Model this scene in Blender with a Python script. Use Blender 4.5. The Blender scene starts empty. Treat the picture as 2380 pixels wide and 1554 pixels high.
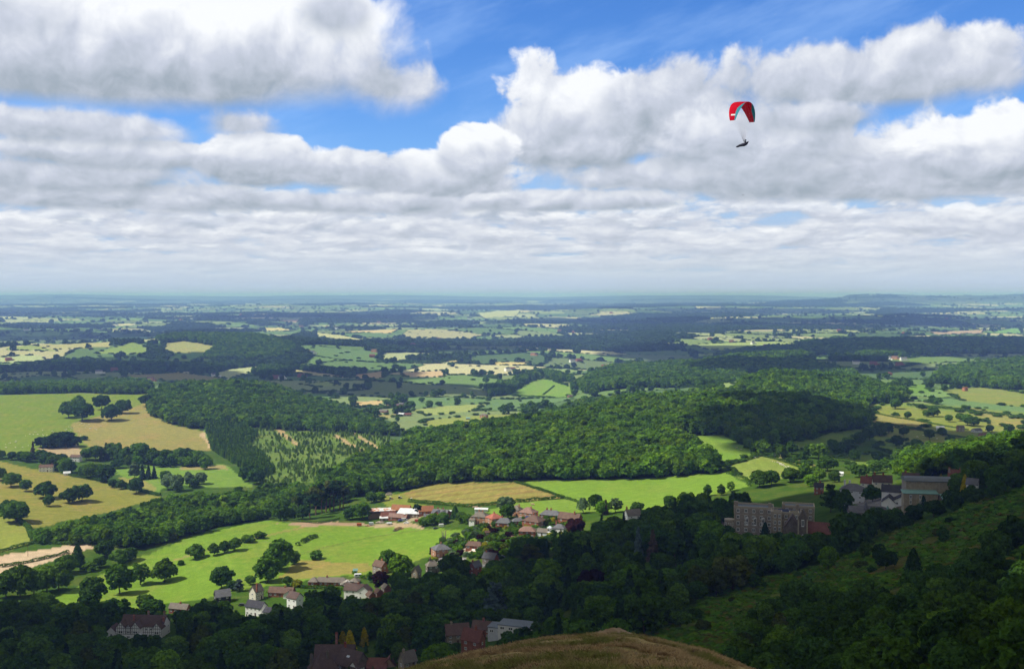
import bpy, bmesh, math, random, time
import numpy as np
from mathutils import Vector, Matrix
T0 = time.time()
rng = np.random.default_rng(7)
random.seed(7)
SC = bpy.context.scene
COL = SC.collection
R = math.radians

# ------------------------------------------------------------------ camera frame
# Picture units: 2380 x 1554 (the photograph's proportions); FP is the focal length in them.
PW, PH, FP, V0 = 2380.0, 1554.0, 2335.0, 686.0
PITCH = math.atan((PH / 2 - V0) / FP)
CP, SP = math.cos(PITCH), math.sin(PITCH)
E = 200.0                                     # eye height above the plain, metres
SUN_EL, SUN_AZ = R(52), R(-98)                # azimuth measured from the view axis (+Y), clockwise
SUN = Vector((math.cos(SUN_EL) * math.sin(SUN_AZ), math.cos(SUN_EL) * math.cos(SUN_AZ), math.sin(SUN_EL)))


def project(x, y, z):
    zz = z - E
    d = y * CP - zz * SP
    up = zz * CP + y * SP
    return PW / 2 + FP * x / d, PH / 2 - FP * up / d


def ray(u, v):
    a, b = (u - PW / 2) / FP, -(v - PH / 2) / FP
    return a, CP + b * SP, -SP + b * CP


# ------------------------------------------------------------------ small numeric helpers
def pchip(xs, ys, xq):
    xs, ys = np.asarray(xs, float), np.asarray(ys, float)
    h = np.diff(xs); d = np.diff(ys) / h
    m = np.zeros(len(xs))
    for i in range(1, len(xs) - 1):
        if d[i - 1] * d[i] > 0:
            w1, w2 = 2 * h[i] + h[i - 1], h[i] + 2 * h[i - 1]
            m[i] = (w1 + w2) / (w1 / d[i - 1] + w2 / d[i])
    m[0], m[-1] = d[0], d[-1]
    i = np.clip(np.searchsorted(xs, xq) - 1, 0, len(xs) - 2)
    t = np.clip((xq - xs[i]) / h[i], 0, 1)
    return ((2*t**3-3*t**2+1)*ys[i] + (t**3-2*t**2+t)*h[i]*m[i] + (-2*t**3+3*t**2)*ys[i+1] + (t**3-t**2)*h[i]*m[i+1])


_G = rng.random((256, 256))


def vnoise(x, y):
    xi, yi = np.floor(x).astype(int), np.floor(y).astype(int)
    fx, fy = x - xi, y - yi
    fx, fy = fx*fx*(3-2*fx), fy*fy*(3-2*fy)
    a, b = _G[xi & 255, yi & 255], _G[(xi+1) & 255, yi & 255]
    c, d = _G[xi & 255, (yi+1) & 255], _G[(xi+1) & 255, (yi+1) & 255]
    return (a*(1-fx)+b*fx)*(1-fy) + (c*(1-fx)+d*fx)*fy


def fbm(x, y, o=4):
    s, a, t = 0, .5, 0
    for k in range(o):
        s = s + a * vnoise(x * 2**k + 17.3*k, y * 2**k + 5.1*k); t += a; a *= .5
    return s / t


def inpoly(px, py, poly):
    poly = np.asarray(poly, float)
    px, py = np.asarray(px, float), np.asarray(py, float)
    res = np.zeros(px.shape, bool)
    lo, hi = poly.min(0), poly.max(0)
    m = (px >= lo[0]) & (px <= hi[0]) & (py >= lo[1]) & (py <= hi[1])
    if not m.any():
        return res
    x, y = px[m], py[m]
    r = np.zeros(x.shape, bool)
    x2, y2 = poly[:, 0], poly[:, 1]
    j = len(poly) - 1
    for i in range(len(poly)):
        xi, yi, xj, yj = x2[i], y2[i], x2[j], y2[j]
        if yi != yj:
            r ^= ((yi > y) != (yj > y)) & (x < (xj - xi) * (y - yi) / (yj - yi) + xi)
        j = i
    res[m] = r
    return res


# ------------------------------------------------------------------ the lie of the land
# for each bearing: ground rows of the photograph with the distance each lies at; the gaps behind crests are dips
FARP = [(14000, 52), (16200, 55), (17800, 34), (60000, 30)]
NEARZ = [(4, 198.0), (30, 176)]
COLS = {
    -900: [(1600, 470), (1440, 620), (1330, 740), (1200, 900), (1090, 1100), (1040, 1230), (925, 1600), (905, 1950), (860, 2500), (800, 3700), (750, 6300)],
    0: [(1600, 430), (1440, 560), (1330, 680), (1200, 850), (1090, 1080), (1040, 1200), (975, 1400), (921, 1600), (905, 1900), (861, 2500), (808, 3400), (779, 4500), (743, 7500)],
    300: [(1600, 420), (1440, 560), (1330, 690), (1240, 775), (1250, 800), (1180, 910), (1100, 1080), (1050, 1200), (1000, 1330), (936, 1560), (909, 1700), (905, 1950), (858, 2500), (806, 3500), (779, 4500), (743, 7500)],
    560: [(1600, 400), (1480, 500), (1380, 600), (1300, 690), (1218, 800), (1205, 870), (1120, 1020), (1060, 1200), (1000, 1350), (945, 1520), (902, 1690), (915, 1900), (880, 2400), (806, 3500), (779, 4500), (743, 7500)],
    850: [(1600, 370), (1500, 460), (1400, 560), (1340, 630), (1250, 750), (1200, 820), (1160, 900), (1100, 1040), (1040, 1220), (998, 1420), (970, 1600), (930, 1900), (880, 2400), (806, 3500), (779, 4500), (743, 7500)],
    1200: [(1600, 300), (1500, 400), (1400, 510), (1300, 610), (1220, 700), (1180, 770), (1120, 880), (1045, 1030), (998, 1160), (1015, 1330), (965, 1580), (920, 2000), (880, 2400), (806, 3500), (779, 4500), (743, 7500)],
    1500: [(1600, 250), (1400, 400), (1300, 520), (1220, 640), (1170, 740), (1120, 850), (1035, 1000), (962, 1200), (940, 1320), (950, 1480), (928, 1680), (888, 1950), (862, 2300), (848, 2520), (862, 2750), (800, 3700), (779, 4500), (743, 7500)],
    1800: [(1600, 200), (1450, 310), (1330, 420), (1245, 520), (1180, 620), (1145, 720), (1100, 820), (1060, 920), (1005, 1060), (940, 1260), (955, 1390), (930, 1500), (880, 1690), (905, 1950), (870, 2250), (832, 2600), (842, 3000), (803, 3600), (795, 4100), (779, 4700), (743, 7500)],
    2100: [(1600, 150), (1450, 230), (1330, 320), (1240, 410), (1170, 500), (1120, 600), (1112, 700), (1085, 800), (1055, 1000), (1000, 1180), (950, 1400), (922, 1580), (900, 1750), (862, 2200), (842, 2500), (816, 3000), (792, 3700), (795, 4200), (775, 4900), (743, 7500)],
    2380: [(1600, 110), (1450, 170), (1300, 260), (1200, 350), (1105, 430), (1068, 520), (1050, 650), (1040, 800), (1035, 900), (1040, 1050), (1000, 1190), (980, 1270), (932, 1500), (885, 1900), (845, 2350), (845, 2650), (822, 3000), (783, 3900), (790, 4400), (775, 5000), (743, 7500)],
    3280: [(1500, 60), (1300, 120), (1100, 220), (1000, 350), (960, 500), (960, 700), (980, 950), (1000, 1190), (960, 1350), (900, 1800), (845, 2450), (820, 3100), (783, 4000), (775, 5000), (743, 7500)],
}
LY0, LY1, NY, NA, AMAX = math.log(4.0), math.log(60000.0), 1400, 241, 0.92
_ly = np.linspace(LY0, LY1, NY)
_us = sorted(COLS)
_prof = []
for u in _us:
    p = [(math.log(y), z) for y, z in NEARZ]
    for v, y in COLS[u]:
        b = -(v - PH / 2) / FP
        p.append((math.log(y), E + y * (-SP + b * CP) / (CP + b * SP)))
    p += [(math.log(y), z) for y, z in FARP]
    _prof.append(pchip([q[0] for q in p], [q[1] for q in p], _ly))
_prof = np.array(_prof)
_ta = np.array([(u - PW / 2) / FP for u in _us])
_aq = np.linspace(-AMAX, AMAX, NA)
TAB = np.empty((NA, NY))
for j in range(NY):
    TAB[:, j] = pchip(_ta, _prof[:, j], _aq)
# hills standing in the plain: x, y, radius x, radius y, height
BUMPS = [(-960, 3350, 420, 330, 46), (-1450, 3050, 420, 160, 16), (-760, 3000, 300, 140, 12), (480, 8700, 1300, 600, 48),
         (-3300, 6800, 1500, 500, 22), (-1500, 7600, 1700, 600, 20), (2300, 7000, 1300, 500, 34), (900, 5600, 900, 320, 14),
         (-2500, 11500, 2600, 800, 30), (2800, 11000, 2200, 700, 34), (300, 13500, 3500, 800, 26), (5200, 9500, 1600, 800, 40),
         (3400, 5200, 900, 300, 22), (-300, 5000, 800, 260, 12), (-1700, 4600, 700, 240, 13), (1500, 4600, 500, 220, 10)]
# far hills: distance, depth, heights along tan(bearing)
FARH = [(14800, 1500, [(-.9, 20), (.18, 20), (.24, 40), (.30, 115), (.335, 165), (.385, 198), (.43, 172), (.47, 160), (.52, 175), (.9, 150)]),
        (19500, 1300, [(-.9, 115), (-.52, 110), (-.45, 132), (-.38, 100), (-.3, 80), (-.2, 112), (-.1, 80), (0, 66), (.1, 98), (.2, 80), (.3, 70), (.9, 70)]),
        (23500, 1400, [(-.9, 185), (-.5, 190), (-.44, 206), (-.36, 176), (-.27, 160), (-.2, 186), (-.12, 196), (-.05, 162), (.03, 150), (.12, 178), (.22, 188), (.28, 160), (.36, 120), (.5, 195), (.9, 190)])]


def knoll(x, y):
    """the brown spur just below the camera"""
    yy = np.clip(y, 0, 400)
    crest = 198.2 - yy * .316 - np.maximum(yy - 80, 0) * .62 - np.maximum(yy - 62, 0) ** 2 * .0012
    x0 = yy * (1440 - PW / 2) / FP
    dx = x - x0
    return crest - np.where(dx < 0, .0165, .040) * dx ** 2 / (1 + np.abs(dx) * .02)


def H(x, y, detail=True):
    x, y = np.asarray(x, float), np.asarray(y, float)
    ys = np.maximum(y, 4.0)
    a = np.clip(x / np.maximum(ys, 4), -AMAX + 1e-6, AMAX - 1e-6)
    fa = (a + AMAX) / (2 * AMAX) * (NA - 1)
    fy = np.clip((np.log(ys) - LY0) / (LY1 - LY0) * (NY - 1), 0, NY - 1.001)
    ia, iy = fa.astype(int), fy.astype(int)
    ta, ty = fa - ia, fy - iy
    z = (TAB[ia, iy]*(1-ta) + TAB[ia+1, iy]*ta)*(1-ty) + (TAB[ia, iy+1]*(1-ta) + TAB[ia+1, iy+1]*ta)*ty
    for bx, by, rx, ry, h in BUMPS:
        z = z + h * np.exp(-((x-bx)/rx)**2 - ((y-by)/ry)**2)
    for fyc, w, hs in FARH:
        hh = np.interp(a, [q[0] for q in hs], [q[1] for q in hs]) - 20
        hh = hh + (fbm(x / 2600 + fyc, y / 9000) - .5) * 40 * np.clip(hh / 40, 0, 1)
        z = z + np.maximum(hh, 0) * np.exp(-(np.abs(y - fyc) / w) ** 2.2)
    if detail:
        w = np.clip((y - 2300) / 1500, 0, 1) * np.clip((23000 - y) / 3000, 0, 1)
        z = z + w * ((fbm(x / 900 + 3, y / 620, 3) - .5) * 62 + (fbm(x / 2400, y / 1500 + 9, 2) - .5) * 26)
        w2 = np.clip((y - 60) / 200, 0, 1)
        z = z + w2 * (fbm(x / 40, y / 40, 3) - .5) * 2.4
    k = knoll(x, y) + (fbm(x / 2.2, y / 2.2, 4) - .5) * .55 + (fbm(x / 11, y / 11, 3) - .5) * 1.3
    # broken rock standing on the crest of the spur
    for bx, by, r, h in ((8.2, 80, 1.2, .52), (7.0, 79, 1.4, .22), (10.5, 81, 1.1, .46), (9.4, 80.5, 2.6, .14), (11.3, 81.3, .6, .3), (9.2, 80.2, .5, .25)):
        k = k + h * np.exp(-((x-bx)/r)**2 - ((y-by)/r)**2) * (0.35 + 1.3 * fbm(x * 2.1, y * 2.1, 4))
    return np.where(y < 160, np.maximum(z, k), z)


_yq = np.exp(np.linspace(math.log(20.0), math.log(26000), 6000))


def ground(u, v, y0=20.0, y1=45000.0):
    """the point of the ground seen at a place in the picture"""
    dx, dy, dz = ray(u, v)
    ys = _yq[(_yq >= y0) & (_yq <= y1)]
    t = ys / dy
    g = H(t * dx, ys) - (E + t * dz)
    k = np.nonzero(g >= 0)[0]
    if len(k) == 0:
        i = int(np.argmax(g)); y = ys[i]
    elif k[0] == 0:
        y = ys[0]
    else:
        i = k[0]; f = g[i-1] / (g[i-1] - g[i]); y = ys[i-1] + f * (ys[i] - ys[i-1])
    x = y / dy * dx
    return float(x), float(y), float(H(x, y))


def wpoly(pts, y0=40, y1=45000, n=3):
    out = []
    m = len(pts)
    for i in range(m):
        (u0, v0), (u1, v1) = pts[i], pts[(i + 1) % m]
        for k in range(n):
            f = k / n
            out.append(ground(u0 + (u1-u0)*f, v0 + (v1-v0)*f, y0, y1)[:2])
    return np.array(out)


def wline(pts, y0=40, y1=45000, n=4):
    out = []
    for i in range(len(pts) - 1):
        (u0, v0), (u1, v1) = pts[i], pts[i + 1]
        for k in range(n):
            f = k / n
            out.append(ground(u0 + (u1-u0)*f, v0 + (v1-v0)*f, y0, y1)[:2])
    out.append(ground(*pts[-1], y0, y1)[:2])
    return np.array(out)


# ------------------------------------------------------------------ scene helpers
def tag(o, label=None, cat=None, group=None, kind=None):
    if label: o['label'] = label
    if cat: o['category'] = cat
    if group: o['group'] = group
    if kind or cat: o['kind'] = kind or 'thing'
    return o


def link(name, me, m=None, parent=None, loc=None):
    if m is not None and len(me.materials) == 0:
        me.materials.append(m)
    o = bpy.data.objects.new(name, me); COL.objects.link(o)
    if parent is not None: o.parent = parent
    if loc is not None: o.location = loc
    return o


def empty(name, loc, rz=0.0, scale=None):
    o = bpy.data.objects.new(name, None); COL.objects.link(o)
    o.location = loc; o.rotation_euler = (0, 0, rz); o.empty_display_size = .5
    if scale: o.scale = scale if hasattr(scale, '__len__') else (scale,) * 3
    return o


def npmesh(name, verts, faces):
    """verts (n,3); faces (m,k) with k corners each"""
    me = bpy.data.meshes.new(name)
    verts = np.asarray(verts, np.float32); faces = np.asarray(faces, np.int32)
    m, k = faces.shape
    me.vertices.add(len(verts)); me.vertices.foreach_set('co', verts.ravel())
    me.loops.add(m * k); me.loops.foreach_set('vertex_index', faces.ravel())
    me.polygons.add(m); me.polygons.foreach_set('loop_start', np.arange(m, dtype=np.int32) * k)
    me.update(calc_edges=True)
    return me


class MB:
    """collects simple shapes into one mesh"""
    def __init__(s): s.v, s.f = [], []
    def add(s, v, f):
        b = len(s.v); s.v += [tuple(p) for p in v]; s.f += [tuple(b + i for i in q) for q in f]
    def box(s, x0, x1, y0, y1, z0, z1):
        s.add([(x0,y0,z0),(x1,y0,z0),(x1,y1,z0),(x0,y1,z0),(x0,y0,z1),(x1,y0,z1),(x1,y1,z1),(x0,y1,z1)],
              [(0,3,2,1),(4,5,6,7),(0,1,5,4),(1,2,6,5),(2,3,7,6),(3,0,4,7)])
    def tube(s, pts, rads, n=6, cap=True):
        pts = [Vector(p) for p in pts]; rings = []
        if not hasattr(rads, '__len__'): rads = [rads] * len(pts)
        for i, p in enumerate(pts):
            d = (pts[min(i+1, len(pts)-1)] - pts[max(i-1, 0)])
            d = d.normalized() if d.length > 1e-9 else Vector((0, 0, 1))
            a = d.cross(Vector((0, 0, 1)) if abs(d.z) < .9 else Vector((1, 0, 0))).normalized(); b = d.cross(a)
            rings.append([p + (a*math.cos(2*math.pi*k/n) + b*math.sin(2*math.pi*k/n)) * rads[i] for k in range(n)])
        v = [q for r_ in rings for q in r_]; f = []
        for i in range(len(pts)-1):
            for k in range(n):
                f.append((i*n+k, i*n+(k+1) % n, (i+1)*n+(k+1) % n, (i+1)*n+k))
        if cap:
            f.append(tuple(range(n))[::-1]); f.append(tuple((len(pts)-1)*n + k for k in range(n)))
        s.add(v, f)
    def prism(s, poly, axis, a, b):
        """polygon (p,q) extruded along axis x or y from a to b, or z"""
        n = len(poly)
        if axis == 'x': v = [(a, p, q) for p, q in poly] + [(b, p, q) for p, q in poly]
        elif axis == 'y': v = [(p, a, q) for p, q in poly] + [(p, b, q) for p, q in poly]
        else: v = [(p, q, a) for p, q in poly] + [(p, q, b) for p, q in poly]
        f = [tuple(range(n))[::-1], tuple(n + i for i in range(n))] + [(i, (i+1) % n, n+(i+1) % n, n+i) for i in range(n)]
        s.add(v, f)
    def build(s, name, m=None, parent=None, smooth=False):
        me = bpy.data.meshes.new(name); me.from_pydata(s.v, [], s.f); me.update()
        bm = bmesh.new(); bm.from_mesh(me); bmesh.ops.recalc_face_normals(bm, faces=bm.faces); bm.to_mesh(me); bm.free()
        if smooth:
            for p in me.polygons: p.use_smooth = True
        return link(name, me, m, parent)


# ------------------------------------------------------------------ materials
class NT:
    """a short way to write node trees"""
    def __init__(s, tree): s.t = tree; s.n = tree.nodes; s.l = tree.links
    def node(s, typ, _ins=None, **kw):
        n = s.n.new(typ)
        for k, v in kw.items(): setattr(n, k, v)
        for k, v in (_ins or {}).items(): s.set(n.inputs[k], v)
        return n
    def set(s, sock, v):
        if isinstance(v, bpy.types.NodeSocket): s.l.new(v, sock)
        elif v is not None: sock.default_value = v
    def m(s, op, a, b=None, c=None, clamp=False):
        n = s.n.new('ShaderNodeMath'); n.operation = op; n.use_clamp = clamp
        for i, v in enumerate((a, b, c)):
            if v is not None: s.set(n.inputs[i], v)
        return n.outputs[0]
    def mix(s, f, a, b, blend='MIX'):
        n = s.n.new('ShaderNodeMix'); n.data_type = 'RGBA'; n.blend_type = blend
        s.set(n.inputs[0], f)
        for i, v in ((6, a), (7, b)):
            s.set(n.inputs[i], (*v, 1) if isinstance(v, tuple) and len(v) == 3 else v)
        return n.outputs[2]
    def noise(s, vec, scale, detail=3, rough=.5, dist=0, dim='3D'):
        n = s.n.new('ShaderNodeTexNoise'); n.noise_dimensions = dim
        if vec is not None: s.set(n.inputs['Vector'], vec)
        s.set(n.inputs['Scale'], scale); s.set(n.inputs['Detail'], detail); s.set(n.inputs['Roughness'], rough); s.set(n.inputs['Distortion'], dist)
        return n.outputs[0]
    def rng(s, v, a, b, c=0.0, d=1.0, smooth=True):
        n = s.n.new('ShaderNodeMapRange'); n.interpolation_type = 'SMOOTHSTEP' if smooth else 'LINEAR'
        for i, q in enumerate((v, a, b, c, d)): s.set(n.inputs[i], q)
        return n.outputs[0]
    def ramp(s, f, stops):
        n = s.n.new('ShaderNodeValToRGB'); e = n.color_ramp.elements
        while len(e) < len(stops): e.new(.5)
        for q, (p, c) in zip(e, stops): q.position = p; q.color = (*c, 1)
        s.set(n.inputs[0], f)
        return n.outputs[0]


def newmat(name):
    m = bpy.data.materials.new(name); m.use_nodes = True
    m.node_tree.nodes.clear()
    t = NT(m.node_tree)
    t.out = t.node('ShaderNodeOutputMaterial')
    return m, t


def plain_mat(name, col, rough=.8, var=.18, scale=1.5, metallic=0.0, spec=.3, obj=True):
    """one colour with weathering that belongs to the surface"""
    m, t = newmat(name)
    co = t.node('ShaderNodeTexCoord').outputs['Object']
    n1 = t.noise(co, scale, 4, .6); n2 = t.noise(co, scale * 6, 2, .6)
    f = t.m('ADD', t.m('MULTIPLY', n1, .7), t.m('MULTIPLY', n2, .3))
    lo = tuple(c * (1 - var * 1.5) for c in col); hi = tuple(min(1, c * (1 + var * 1.2)) for c in col)
    c = t.ramp(f, [(.3, lo), (.7, hi)])
    b = t.node('ShaderNodeBsdfPrincipled', {'Base Color': c, 'Roughness': rough, 'Metallic': metallic, 'Specular IOR Level': spec})
    t.l.new(b.outputs[0], t.out.inputs[0])
    return m


def leaf_mat(name, cols, trans=.22, wild=.5):
    """foliage: each tree its own tint between the given greens, clumps lighter and darker"""
    m, t = newmat(name)
    r = t.node('ShaderNodeObjectInfo').outputs['Random']
    co = t.node('ShaderNodeTexCoord').outputs['Object']
    base = t.ramp(r, [(i / max(1, len(cols) - 1), c) for i, c in enumerate(cols)])
    rr = t.m('FRACT', t.m('MULTIPLY', r, 37.7))
    n = t.noise(co, 14, 3, .65)
    k = t.m('MULTIPLY', t.rng(n, .3, .7, 1 - wild, 1 + wild, False), t.rng(rr, 0, 1, .68, 1.32, False))
    c = t.mix(1.0, base, t.node('ShaderNodeCombineColor', {0: k, 1: k, 2: k}).outputs[0], 'MULTIPLY')
    d = t.node('ShaderNodeBsdfDiffuse', {'Color': c})
    g = t.mix(1.0, c, (1.15, 1.2, .5), 'MULTIPLY')
    tr = t.node('ShaderNodeBsdfTranslucent', {'Color': g})
    mx = t.node('ShaderNodeMixShader', {0: trans, 1: d.outputs[0], 2: tr.outputs[0]})
    t.l.new(mx.outputs[0], t.out.inputs[0])
    return m
# ------------------------------------------------------------------ what grows where (traced field by field, laid on the ground at its own distance)
_BR, GRASS, OLIVE, DRYG = (.105, .235, .016), (.115, .205, .018), (.185, .225, .04), (.235, .215, .06)
TAN, STUB, HAY, CROP, PLOUGH, PALE = (.46, .34, .13), (.47, .36, .22), (.36, .36, .12), (.075, .15, .035), (.24, .15, .085), (.27, .37, .14)
FLOOR, DIRT, STRAW, FERN = (.022, .045, .010), (.34, .25, .15), (.27, .165, .075), (.045, .1, .012)
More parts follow.
